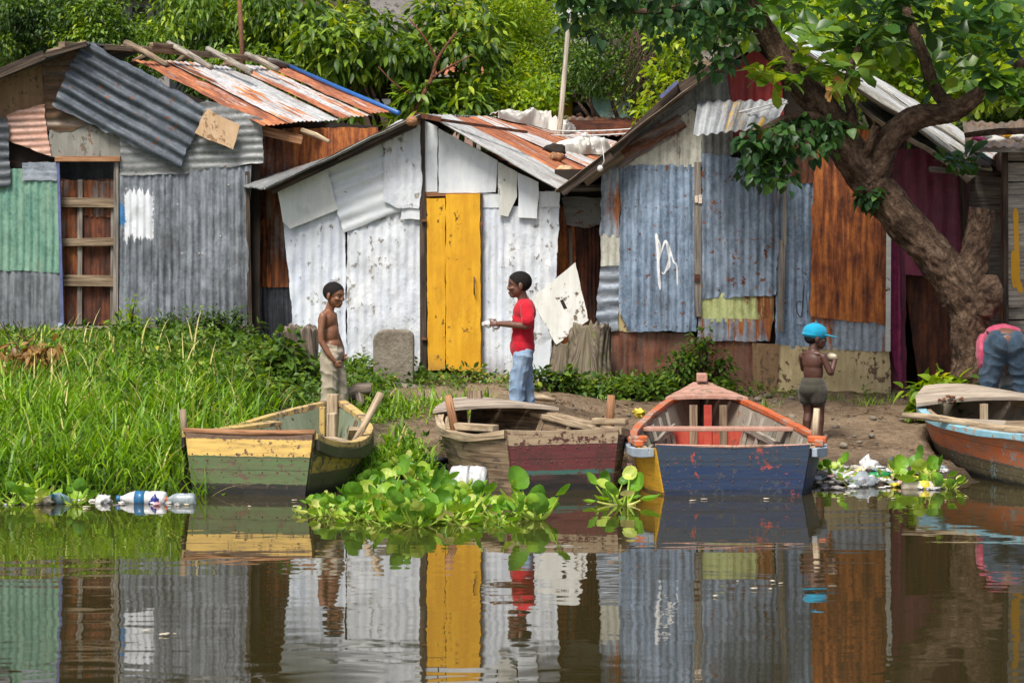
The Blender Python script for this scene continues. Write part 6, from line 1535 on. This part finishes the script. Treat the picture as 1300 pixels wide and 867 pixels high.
# ---------------------------------------------------------------- trees behind the huts
def bg_tree(name, label, base_px, Yb, clouds, leaf, mat, limbs=8, trunk_r=.09, group='trees behind the huts', flower=None):
    """clouds: (n clumps, cx, cy, rx, ry, Y0, Y1, clump radius, leaves per clump)"""
    g = ground_at(base_px, 0, Yb); root = empty(name, g, label, 'tree' if 'shrub' not in name else 'shrub', group)
    kind, ln, wd, hang, profile = leaf; parts = []; allc = []
    for n, cx, cy, rx, ry, y0, y1, cr, per in clouds:
        c = px_cloud(n, cx, cy, rx, ry, y0, y1); allc += c
        parts.append(clump_leaves([tuple(p) for p in c], cr, per, ln, wd, kind, .7, hang, .8, .15, profile, .25))
    mb = MB(); cen = sum(allc, Vector()) / len(allc); fork = g.lerp(cen, .45)
    mb.tube([g - Vector((0, 0, .2)), g.lerp(fork, .5) + Vector((.08, 0, 0)), fork], [trunk_r * 1.25, trunk_r, trunk_r * .85], 9, .15)
    for c in rnd.sample(allc, min(limbs, len(allc))):
        m_ = fork.lerp(c, .5) + Vector((rnd.uniform(-.2, .2), 0, rnd.uniform(.0, .3)))
        mb.tube([fork, m_, c], [trunk_r * .6, trunk_r * .35, trunk_r * .12], 7, .1)
    mb.build('trunk', M['bark_thin'], root, smooth=True)
    link('crown', mesh_from('crown', parts), mat, root)
    return root
bg_tree('dense_tree', 'dense dark small leaved tree at the top left corner', 40, 36.5, [(105, 55, 30, 140, 75, 35.3, 38, .36, 130), (24, 40, 25, 60, 40, 34.6, 35.2, .26, 90)], ('simple', .085, .04, .5, 'oval'), M['leaf_dark'])
bg_tree('dense_tree', 'mid green tree over the dark slate sheet of the patchwork hut', 150, 36, [(44, 150, 55, 60, 45, 34.5, 36.5, .30, 110), (20, 125, 35, 40, 25, 34.2, 34.8, .24, 90)], ('simple', .08, .038, .4, 'oval'), M['leaf_mid'])
t_ = bg_tree('broadleaf_tree', 'drooping broad leaved tree behind the rafters and the rusty pole', 260, 37, [(95, 275, 40, 95, 62, 35, 37.5, .32, 75), (28, 300, 90, 60, 24, 34.6, 35.5, .26, 60)], ('simple', .14, .05, .9, 'lance'), M['leaf_mid'])
bg_tree('broadleaf_tree', 'big leaved tree with long glossy leaves above the white hut ridge', 530, 35, [(70, 480, 80, 110, 60, 33.8, 36, .32, 40), (36, 560, 60, 80, 55, 33.8, 35.5, .30, 40), (26, 540, 135, 90, 22, 33.6, 34.6, .26, 40), (28, 400, 45, 60, 45, 35, 37, .32, 40)], ('rich', .20, .065, .5, 'lance'), M['leaf_center'], 14, .07)
bg_tree('fine_leaved_tree', 'fine leaved yellow green tree left of the thin pale pole', 660, 40, [(130, 660, 65, 85, 75, 38.5, 41, .40, 150)], ('simple', .075, .035, .2, 'oval'), M['leaf_bright'])
bg_tree('shrub', 'bright low shrub directly above the white hut tarpaulin', 640, 35, [(60, 640, 130, 95, 26, 34, 35.4, .28, 80)], ('simple', .11, .045, .3, 'oval'), M['leaf_bright'], 6, .03)
bg_tree('dark_tree', 'dark small leaved tree between the pale pole and the grey hut gable', 800, 36, [(85, 800, 75, 75, 60, 34.5, 37, .34, 110), (20, 740, 70, 40, 50, 37, 38, .34, 110)], ('simple', .075, .035, .4, 'oval'), M['leaf_dark'])
bg_tree('shrub', 'yellow green sprays climbing beside the left roof edge of the grey hut', 840, 30, [(14, 858, 70, 30, 40, 29, 30, .20, 30), (12, 830, 130, 22, 40, 29, 30, .17, 26), (7, 808, 185, 10, 14, 28.6, 29.2, .12, 22)], ('simple', .10, .055, .3, 'oval'), M['leaf_bright'], 8, .02)
bg_tree('broadleaf_tree', 'sunlit yellow green tree behind the big leaning tree', 1150, 33.5, [(70, 1080, 40, 110, 70, 32.5, 35, .32, 52), (80, 1220, 60, 120, 80, 32.5, 35, .32, 52)], ('rich', .15, .08, .4, 'obov'), M['leaf_bright'], 10, .08)
bg_tree('broadleaf_tree', 'green tree closing the top right corner behind the plank hut', 1290, 36, [(60, 1290, 90, 80, 70, 34.5, 37, .36, 60)], ('simple', .14, .07, .4, 'oval'), M['leaf_mid'])
# the forked reddish limb that shows in the big leaved tree
for o_ in [o for o in col.objects if o.get('label', '').startswith('big leaved tree')]:
    mb = MB()
    for pts in ([(522, 150, 33.6, 3.2), (535, 125, 33.6, 3), (548, 100, 33.6, 2.6), (556, 75, 33.6, 2.2), (580, 40, 33.7, 1.6)], [(548, 100, 33.6, 2), (566, 88, 33.5, 1.6), (600, 70, 33.5, 1)], [(556, 78, 33.6, 1.8), (540, 50, 33.6, 1.4), (520, 25, 33.7, 1)], [(535, 126, 33.6, 1.6), (505, 110, 33.5, 1.2), (480, 85, 33.5, .9)]):
        q = smooth_path(pts, 6); mb.tube([P(*p[:3]) for p in q], [p[3] * p[2] / FOC for p in q], 8, .1)
    mb.build('limb', M['limb'], o_, smooth=True)
# dry hanging twigs
mb = MB()
for i in range(26):
    x = rnd.uniform(795, 850); a = P(x, rnd.uniform(35, 75), 33.5); l = rnd.uniform(.3, .9)
    mb.tube([a, a + Vector((rnd.uniform(-.2, .1), 0, -l * .4)), a + Vector((rnd.uniform(-.45, .0), 0, -l))], [.012, .009, .004], 5)
tag(mb.build('dead_twigs', M['bark_thin'], None, smooth=True), 'tangle of hanging dead brown twigs in front of the dark tree', 'twigs')
# the wooded hillside far behind
parts = []
cl = [P(rnd.uniform(-150, 1450), rnd.uniform(-90, 190), rnd.uniform(43.5, 46)) for _ in range(520)]
parts.append(clump_leaves([tuple(p) for p in cl], .65, 60, .15, .08, 'simple', .75, .4, .8, .16))
tag(link('hillside_foliage', mesh_from('hillside_foliage', parts), M['leaf_dark']), 'dark green foliage covering the hillside behind everything', 'foliage', kind='stuff')

# ---------------------------------------------------------------- grass
def blades(pos, length, width, lean=.5, curl=.7, segs=5):
    N = len(pos); th = rng.uniform(0, 2 * np.pi, N); h = np.stack([np.cos(th), np.sin(th), np.zeros(N)], 1); s = np.stack([-np.sin(th), np.cos(th), np.zeros(N)], 1)
    L_ = np.broadcast_to(length, (N,)); W_ = np.broadcast_to(width, (N,)); ln = rng.uniform(.05, lean, N); cu = rng.uniform(.15, curl, N) * 2.2
    rows = []; p = pos.copy(); ang = ln.copy()
    for i in range(segs + 1):
        t = i / segs; w = W_ * np.array([.55, .9, 1, .8, .5, .06])[min(i, 5)] * .5
        rows.append(p - s * w[:, None]); rows.append(p + s * w[:, None])
        d = h * np.sin(ang)[:, None] + np.array([0, 0, 1.]) * np.cos(ang)[:, None]
        p = p + d * (L_ / segs)[:, None]; ang = ang + cu / segs * (.5 + 1.2 * t)
    V = np.stack(rows, 1); F4 = [(2 * i, 2 * i + 1, 2 * i + 3, 2 * i + 2) for i in range(segs)]
    return V, [], F4
BOATS = [(-2.10, 21.45, -11, 2.7, .60), (.41, 21.8, 17, 2.75, .70), (1.765, 21.4, 0, 3.65, .75), (5.14, 21.55, 17, 3.75, .8)]
def outside_boats(x, y):
    ok = np.ones(len(x), bool)
    for bx, by, brz, bL, bw in BOATS:
        ca, sa = math.cos(R(brz)), math.sin(R(brz)); lx, ly = ca * (x - bx) + sa * (y - by), -sa * (x - bx) + ca * (y - by)
        ok &= ~((np.abs(lx) < bw) & (ly > -.1) & (ly < bL + .3))
    return ok
def scatter(n, x0, x1, y0, y1, edge=None):
    x = rng.uniform(x0, x1, n); y = rng.uniform(y0, y1, n); ok = outside_boats(x, y) & (y > shore(x) - .12)
    if edge is not None: ok &= edge(x, y)
    x, y = x[ok], y[ok]; return np.stack([x, y, ground_z(x, y) - .02], 1)
def nz(x, y, f, sd): return np.array([mnoise.noise(Vector((a * f, b_ * f, sd))) for a, b_ in zip(x, y)])
right = lambda x, y: x < np.interp(y, [21, 22.2, 23, 24, 24.6, 25, 26, 27, 28.3], [-2.2, -1.2, -.65, -.75, -1.6, -2.1, -2.6, -3.2, -3.6]) + .25 * nz(x, y, 2.5, 3)
parts = []
pp = scatter(27000, -6.2, -.3, 21.0, 28.0, right); n = len(pp)
far = np.interp(pp[:, 1], [21, 24, 26, 28.3], [1.0, .78, .42, .16]) * np.interp(pp[:, 0], [-6, -2.6, -1.4, -.6], [1.05, 1., .62, .42]); big = nz(pp[:, 0], pp[:, 1], 1.1, 9)
V, f3, f4 = blades(pp, .50 * far * rng.uniform(.55, 1.25, n) * (1 + .5 * big), rng.uniform(.010, .027, n), 1.2, 1.35)
parts.append((V, f3, f4, np.clip(.46 + .30 * big + rng.normal(0, .24, n), 0, 1)))
pp = scatter(5000, -1.2, 5.5, 24.5, 27.2, lambda x, y: (nz(x, y, 1.6, 5) > .16) & (y > 25.6 - .35 * (x < .3))); n = len(pp)
V, f3, f4 = blades(pp, .12 * rng.uniform(.5, 1.4, n), rng.uniform(.006, .012, n), .9, 1.)
parts.append((V, f3, f4, np.clip(rng.normal(.5, .22, n), 0, 1)))
pp = scatter(1400, 3.4, 4.4, 24.3, 25.4, lambda x, y: (x - 3.75) ** 2 / .12 + (y - 24.9) ** 2 / .12 < 1); n = len(pp)
V, f3, f4 = blades(pp, .16 * rng.uniform(.5, 1.4, n), rng.uniform(.006, .012, n), .9, 1.)
parts.append((V, f3, f4, np.clip(rng.normal(.45, .22, n), 0, 1)))
pp = scatter(2600, -1.5, -.2, 22.4, 25.6, lambda x, y: nz(x, y, 2.2, 13) > -.3); n = len(pp)
V, f3, f4 = blades(pp, .24 * rng.uniform(.5, 1.3, n), rng.uniform(.010, .022, n), 1.2, 1.2)
parts.append((V, f3, f4, np.clip(rng.normal(.5, .24, n), 0, 1)))
pp = scatter(420, -5.6, -1.6, 21.2, 27, right); n = len(pp)      # dead stalks
V, f3, f4 = blades(pp, .5 * rng.uniform(.6, 1.2, n), rng.uniform(.008, .018, n), 1.2, .8)
parts.append((V, f3, f4, np.full(n, .995)))
tag(link('grass', mesh_from('grass', parts), M['grass']), 'tall green bank grass spreading from the left huts to the water', 'grass', kind='stuff')
# fallen leaves and straw on the trodden earth
pp = scatter(900, -1.3, 5.2, 23.0, 27.1, lambda x, y: nz(x, y, 1.3, 21) > -.15); n = len(pp); pp[:, 2] += .03
V, f3, f4 = leaf_simple(pp, rng.normal(size=(n, 3)) * np.array([1, 1, .15]), np.array([0, 0, 1.]) + rng.normal(size=(n, 3)) * .3, rng.uniform(.03, .09, n), rng.uniform(.012, .04, n))
tag(link('leaf_litter', mesh_from('leaf_litter', [(V, f3, f4, np.clip(rng.normal(.35, .3, n), 0, 1))]), M['litter_leaf']), 'dead leaves and straw strewn over the trodden earth', 'leaf litter', kind='stuff')
# broad leaved ground cover among the grass and at the foot of the huts
def cover(n, x0, x1, y0, y1, edge, h, ln, wd, per=9, rad=.10):
    pp = scatter(n, x0, x1, y0, y1, edge); pp[:, 2] += rng.uniform(.2, 1, len(pp)) * h
    return clump_leaves(pp, rad, per, ln, wd, 'simple', .8, .1, .9, .16)
parts = [cover(380, -5.8, -2.3, 26.9, 28.1, None, .07, .06, .04), cover(520, -3.6, -.9, 24.7, 27.3, lambda x, y: x < -1.2 + .3 * (y > 26.6), .16, .075, .05), cover(160, -1.6, .2, 26.3, 27.2, lambda x, y: nz(x, y, 2, 4) > -.05, .10, .06, .04),
         cover(260, .45, 2.2, 26.2, 27.1, lambda x, y: y > 26.35 + .2 * nz(x, y, 3, 2), .18, .07, .045), cover(120, .5, 4.8, 26.3, 27.1, lambda x, y: nz(x, y, 1.5, 8) > .1, .08, .05, .035), cover(110, -1.9, -.6, 22.6, 24.6, None, .14, .07, .04), cover(260, -5.6, -2.2, 23.4, 27, lambda x, y: nz(x, y, 1.4, 31) > .08, .30, .08, .045)]
tag(link('ground_cover', mesh_from('ground_cover', parts), M['weed']), 'low broad leaved weeds creeping along the feet of the huts', 'weeds', kind='stuff')

# single weeds and bushes one can tell apart
def bush(name, label, px, Y, h, w_, n, per, ln, wd, mat, prof_='oval', hang=.1, kind='rich', cat='bush'):
    g = ground_at(px, 0, Y); root = empty(name, g, label, cat); cs = []; mb = MB()
    for i in range(n):
        th = rnd.uniform(0, 6.28); r = w_ * rnd.random() ** .6; c = g + Vector((r * math.cos(th), r * math.sin(th) * .5, h * rnd.uniform(.15, 1) * (1 - .45 * r / w_)))
        cs.append(tuple(c)); mb.tube([g + Vector((r * .15 * math.cos(th), 0, -.03)), g.lerp(c, .6) + Vector((0, 0, .04)), c], [.009, .007, .003], 5)
    mb.build('stems', M['bark_thin'], root, smooth=True)
    link('leaves', mesh_from('leaves', [clump_leaves(cs, .10, per, ln, wd, kind, .8, hang, .8, .15, prof_)]), mat, root); return root
bush('fern_bush', 'dark ferny bush under the rust stain of the grey patchwork sheet', 236, 27.9, .36, .36, 34, 22, .07, .022, M['leaf_dark'])
bush('fern_bush', 'dark ferny bush at the right foot of the patchwork hut', 290, 27.9, .34, .30, 24, 22, .07, .022, M['leaf_dark'])
bush('yellow_weed', 'pale feathery weed before the blue stub post of the doorway', 165, 27.7, .45, .22, 16, 16, .08, .022, M['leaf_bright'])
bush('leafy_weed', 'leafy weed in front of the grey tree stump', 366, 26.0, .46, .28, 24, 10, .12, .075, M['weed'], 'heart')
bush('leafy_weed', 'low leafy weed left of the shirtless boy', 345, 26.6, .36, .30, 24, 12, .09, .05, M['weed'])
bush('climbing_weed', 'tall weed climbing the rusted plate under the yellow green sheet', 893, 26.9, .72, .26, 40, 14, .075, .04, M['weed'])
bush('climbing_weed', 'lower trailing weed left of the tall climbing one', 858, 26.8, .5, .26, 24, 12, .075, .04, M['weed'])
bush('low_weed', 'dark low weed at the foot of the mossy stump', 705, 26.5, .26, .30, 20, 12, .09, .05, M['leaf_dark'])
bush('low_weed', 'green low weed before the brown rusted plate', 800, 26.5, .24, .42, 30, 12, .09, .045, M['weed'])
bush('low_weed', 'small weed at the right foot of the yellow door', 596, 27.0, .14, .14, 9, 9, .07, .04, M['weed'])
bush('vine_bush', 'bright leaved vine bush at the foot of the big leaning tree', 1192, 25.3, .52, .26, 26, 9, .13, .095, M['leaf_bright'], 'heart')
bush('vine_bush', 'darker vine growing up the right side of the big tree foot', 1228, 25.15, .42, .14, 14, 8, .12, .09, M['weed'], 'heart')
# dead leaves in the grass at the left
parts = [clump_leaves([tuple(P(rnd.uniform(-10, 80), rnd.uniform(438, 486), 24.8)) for _ in range(24)], .10, 9, .12, .045, 'rich', .8, .6, .8, .2, 'lance')]
g = ground_at(35, 0, 25.4); root = empty('withered_plant', g, 'withered yellow and orange plant standing in the tall grass', 'plant')
link('dead_leaves', mesh_from('dead_leaves', parts), M['dry_leaf'], root)
mb = MB()
for i in range(7): mb.tube([g + Vector((rnd.uniform(-.2, .2), 0, -.02)), g + Vector((rnd.uniform(-.3, .3), 0, .5))], [.008, .004], 5)
mb.build('stems', M['bark_thin'], root)

# ---------------------------------------------------------------- water hyacinth
def hyacinth_mesh(i):
    VB = []; parts = []; nl = rnd.randint(7, 10)
    for k in range(nl):
        th = k * 2.4 + rnd.uniform(-.3, .3); e = rnd.uniform(.25, 1.2); L_ = rnd.uniform(.08, .21); rb = rnd.uniform(.038, .075)
        h = np.array([math.cos(th), math.sin(th), 0]); up = np.array([0, 0, 1.])
        pts = []; p = np.zeros(3); a = e * .55
        for j in range(7):
            pts.append(p.copy()); d = h * math.cos(a) + up * math.sin(a); p = p + d * L_ / 6; a += (e - e * .55) / 6 * 1.2
        s = np.array([-math.sin(th), math.cos(th), 0]); ring = []
        for j, q in enumerate(pts):
            r = (.013 + .011 * math.exp(-((j - 1.8) / 1.3) ** 2)) * (1 - .07 * j) * .75; dd = h * math.cos(a) + up * math.sin(a); nn = np.cross(s, dd)
            ring.append([q + (s * math.cos(t) + nn * math.sin(t)) * r for t in np.linspace(0, 2 * np.pi, 7)[:-1]])
        V = np.array(ring).reshape(1, -1, 3); F4 = [(j * 6 + m_, j * 6 + (m_ + 1) % 6, j * 6 + 6 + (m_ + 1) % 6, j * 6 + 6 + m_) for j in range(6) for m_ in range(6)]
        parts.append((V, [], F4, np.array([rnd.uniform(.75, .97)])))
        # round, cupped blade
        tilt = a + rnd.uniform(-.5, .25); fx = h * math.cos(tilt) + up * math.sin(tilt); nn = np.cross(s, fx); nn = -nn if nn[2] < 0 else nn
        c = pts[-1] + fx * rb * .85; vs = [c - nn * rb * .18]; F3 = []; F4 = []
        for q in (1, 2, 3):
            for m_ in range(12):
                t = 2 * math.pi * m_ / 12; rr = q / 3; sx = 1 + .12 * math.cos(t); vs.append(c + (fx * math.cos(t) * sx + s * math.sin(t)) * rb * rr + nn * rb * (.34 * rr * rr - .18 + .06 * math.sin(3 * t + k)))
        for m_ in range(12):
            m2 = (m_ + 1) % 12; F3.append((0, 1 + m_, 1 + m2)); F4 += [(1 + m_, 13 + m_, 13 + m2, 1 + m2), (13 + m_, 25 + m_, 25 + m2, 13 + m2)]
        parts.append((np.array(vs)[None], F3, F4, np.array([rnd.betavariate(2, 2.4) if rnd.random() < .86 else rnd.uniform(.9, 1)])))
    return mesh_from('water_hyacinth', parts)
HY = [hyacinth_mesh(i) for i in range(7)]
for me in HY: me.materials.append(M['hyacinth'])
def hyac(px, py, s, label, group, z=0.0):
    v = W(px, py, z) if z == 0 else P(px, py, z); o = bpy.data.objects.new('water_hyacinth', rnd.choice(HY)); col.objects.link(o)
    o.location = (v.x, v.y, max(0, gz(v.x, v.y)) - .015); o.rotation_euler = (rnd.uniform(-.15, .15), rnd.uniform(-.15, .15), rnd.uniform(0, 6.28)); o.scale = (s,) * 3
    return tag(o, label, 'water plant', group)
gl_ = 'water hyacinths in the floating mat'
k = 0
while k < 78:
    x, y = rnd.uniform(352, 640), rnd.uniform(604, 670)
    lim = np.interp(x, [350, 400, 450, 520, 600, 640], [644, 656, 664, 670, 670, 668]); top = np.interp(x, [350, 430, 470, 560, 590, 640], [638, 638, 606, 604, 644, 654])
    if y > lim or y < top: continue
    hyac(x, y, rnd.choice((.45, .55, .65, .75, .85, 1.0)) * (.8 if x < 440 or x > 590 else 1), 'water hyacinth with round glossy leaves in the floating mat between the yellow and maroon boats', gl_); k += 1
for x, y in ((578, 632), (588, 640), (604, 642), (566, 626)):
    hyac(x, y, .95, 'water hyacinth growing against the white drum', 'water hyacinths round the drum')
for x, y, s, lb in ((665, 657, 1.0, 'low water hyacinth floating just left of the lone tall one'), (684, 660, 1.35, 'lone tall water hyacinth floating before the maroon boat stern'), (645, 662, .9, 'flat yellowing water hyacinth at the right tip of the floating mat'),
                    (792, 641, 1.35, 'water hyacinth floating at the yellow side of the blue boat'), (778, 636, 1.0, 'smaller water hyacinth at the right corner of the maroon boat stern'),
                    (1166, 617, 1.3, 'large leaved water hyacinth touching the orange boat'), (1190, 620, .9, 'small water hyacinth under the orange boat side'), (1150, 612, 1.0, 'water hyacinth left of the large leaved one by the orange boat')):
    hyac(x, y, s, lb, None)
for x, y in ((10, 640), (22, 637), (38, 641), (52, 640), (95, 640), (1080, 616), (1062, 612), (1128, 614), (1045, 610), (1205, 620)):
    hyac(x, y, rnd.uniform(.55, .85), 'small water hyacinth at the left edge of the water' if x < 200 else 'small water hyacinth sprouting from the litter between the blue and orange boats', 'small water plants at the left edge' if x < 200 else 'small water plants in the litter')
# floating scraps
for i in range(26):
    x, y = rnd.choice([(rnd.uniform(240, 380), rnd.uniform(634, 650)), (rnd.uniform(60, 240), rnd.uniform(640, 648)), (rnd.uniform(690, 800), rnd.uniform(628, 640)), (rnd.uniform(1030, 1290), rnd.uniform(622, 640)), (rnd.uniform(850, 1010), rnd.uniform(632, 636)), (rnd.uniform(180, 240), rnd.uniform(800, 806)), (rnd.uniform(800, 1000), rnd.uniform(730, 760))])
    v = W(x, y, .004); s = rnd.uniform(.008, .022)
    if i == 0: fl0 = rock('floating_scrap', (0, 0, 0), (.02, .016, .005), M['pl_tan'], 'tiny pale scrap floating on the river', 'scrap', 2, 2, .4, group='tiny scraps floating on the river'); o = fl0
    else: o = fl0.copy(); col.objects.link(o)
    o.location = v; o.scale = (s / .02 * rnd.uniform(.7, 2.5), s / .02, s / .02); o.rotation_euler = (0, 0, rnd.random() * 3)

# ---------------------------------------------------------------- houses glimpsed through the trees
M['h_pink'] = painted('pinkish plaster', (.42, .27, .22), (.50, .34, .28), (.3, .25, .22), .25, .9); M['h_grey'] = painted('grey block wall', (.25, .235, .22), (.33, .31, .29), (.16, .15, .14), .3, .95)
M['h_yellow'] = painted('yellow plaster', (.60, .38, .04), (.66, .44, .07), (.4, .3, .1), .12, .9); M['h_green'] = painted('sea green plaster', (.17, .30, .26), (.24, .37, .32), (.2, .2, .18), .3, .9)
def house(label, x0, x1, yt, yb, Y, dep, mat, roofm, windows, roof=True, slope=10):
    a, b2 = P(x0, yt, Y), P(x1, yb, Y); cx = (a.x + b2.x) / 2; g = Vector((cx, Y, gz(cx, Y))); root = empty('house', g, label, 'house', 'houses glimpsed through the trees')
    z0 = min(b2.z, gz(cx, Y)) - .1
    mb = MB(); mb.box((cx, Y + dep / 2, (a.z + z0) / 2), (b2.x - a.x, dep, a.z - z0)); mb.build('wall', mat, root)
    if roof: qsheet('roof', Vector((a.x - .2, Y + dep, a.z + .5)), Vector((b2.x + .2, Y + dep, a.z + .5)), Vector((b2.x + .2, Y - .3, a.z + .02)), Vector((a.x - .2, Y - .3, a.z + .02)), roofm, root, pitch=.12)
    for wx0, wy0, wx1, wy1, mt in windows:
        p, q2 = P(wx0, wy0, Y), P(wx1, wy1, Y); mb = MB(); mb.box(((p.x + q2.x) / 2, Y - .0, (p.z + q2.z) / 2), (q2.x - p.x, .06, p.z - q2.z)); wd_ = mb.build('window', M['dark'], root)  # solid dark box, the shade inside the opening is put into its colour
        if mt:
            mb = MB(); mb.board((p.x - .05, Y - .05, q2.z), (q2.x + .05, Y - .05, q2.z), .08, .05); mb.build('window_sill', mt, wd_)
    return root
house('pinkish house half hidden behind the big leaved tree', 425, 600, 98, 230, 37.2, 3, M['h_pink'], M['roof_rust'], [(478, 106, 496, 130, M['white_paint']), (548, 98, 562, 118, M['h_yellow'])])
house('pale grey block house high in the trees above the big leaved tree', 470, 610, -20, 80, 42.5, 1, M['h_grey'], M['roof_pale'], [(505, 30, 522, 56, None), (560, 32, 574, 58, None)], False)
house('yellow house with a dark doorway right of the thin pale pole', 690, 748, 122, 190, 40., 3, M['h_yellow'], M['roof_rust'], [(727, 130, 750, 170, None)])
house('sea green plaster house beside the yellow one', 752, 850, 108, 190, 39.5, 3, M['h_green'], M['roof_rust'], [(800, 118, 818, 140, M['h_grey'])])
house('grey house with white louvres at the top beside the pole tip', 722, 790, 26, 110, 41., 3, M['h_grey'], M['roof_pale'], [(728, 36, 750, 52, M['white_paint'])])
house('pale tan house wall glimpsed above the slate sheet of the patchwork hut', 150, 215, 0, 60, 41, 2, M['h_grey'], M['roof_pale'], [(168, 10, 186, 28, None)])
# low rusty shed behind the gap between the white and the grey hut
sh_ = empty('shed', P(745, 190, 33.4), 'low rusty roofed shed behind the white hut, right of its tarpaulin', 'shed')
qsheet('roof', P(690, 148, 35.5), P(815, 150, 35.5), P(820, 172, 33.2), P(685, 172, 33.2), M['rust_mix'], sh_, pitch=.10)
mb = MB(); a = P(752, 190, 34.3); mb.box(a + Vector((0, 0, -.6)), (1.2, 1.2, 1.9)); mb.build('wall', M['rust_dark'], sh_)
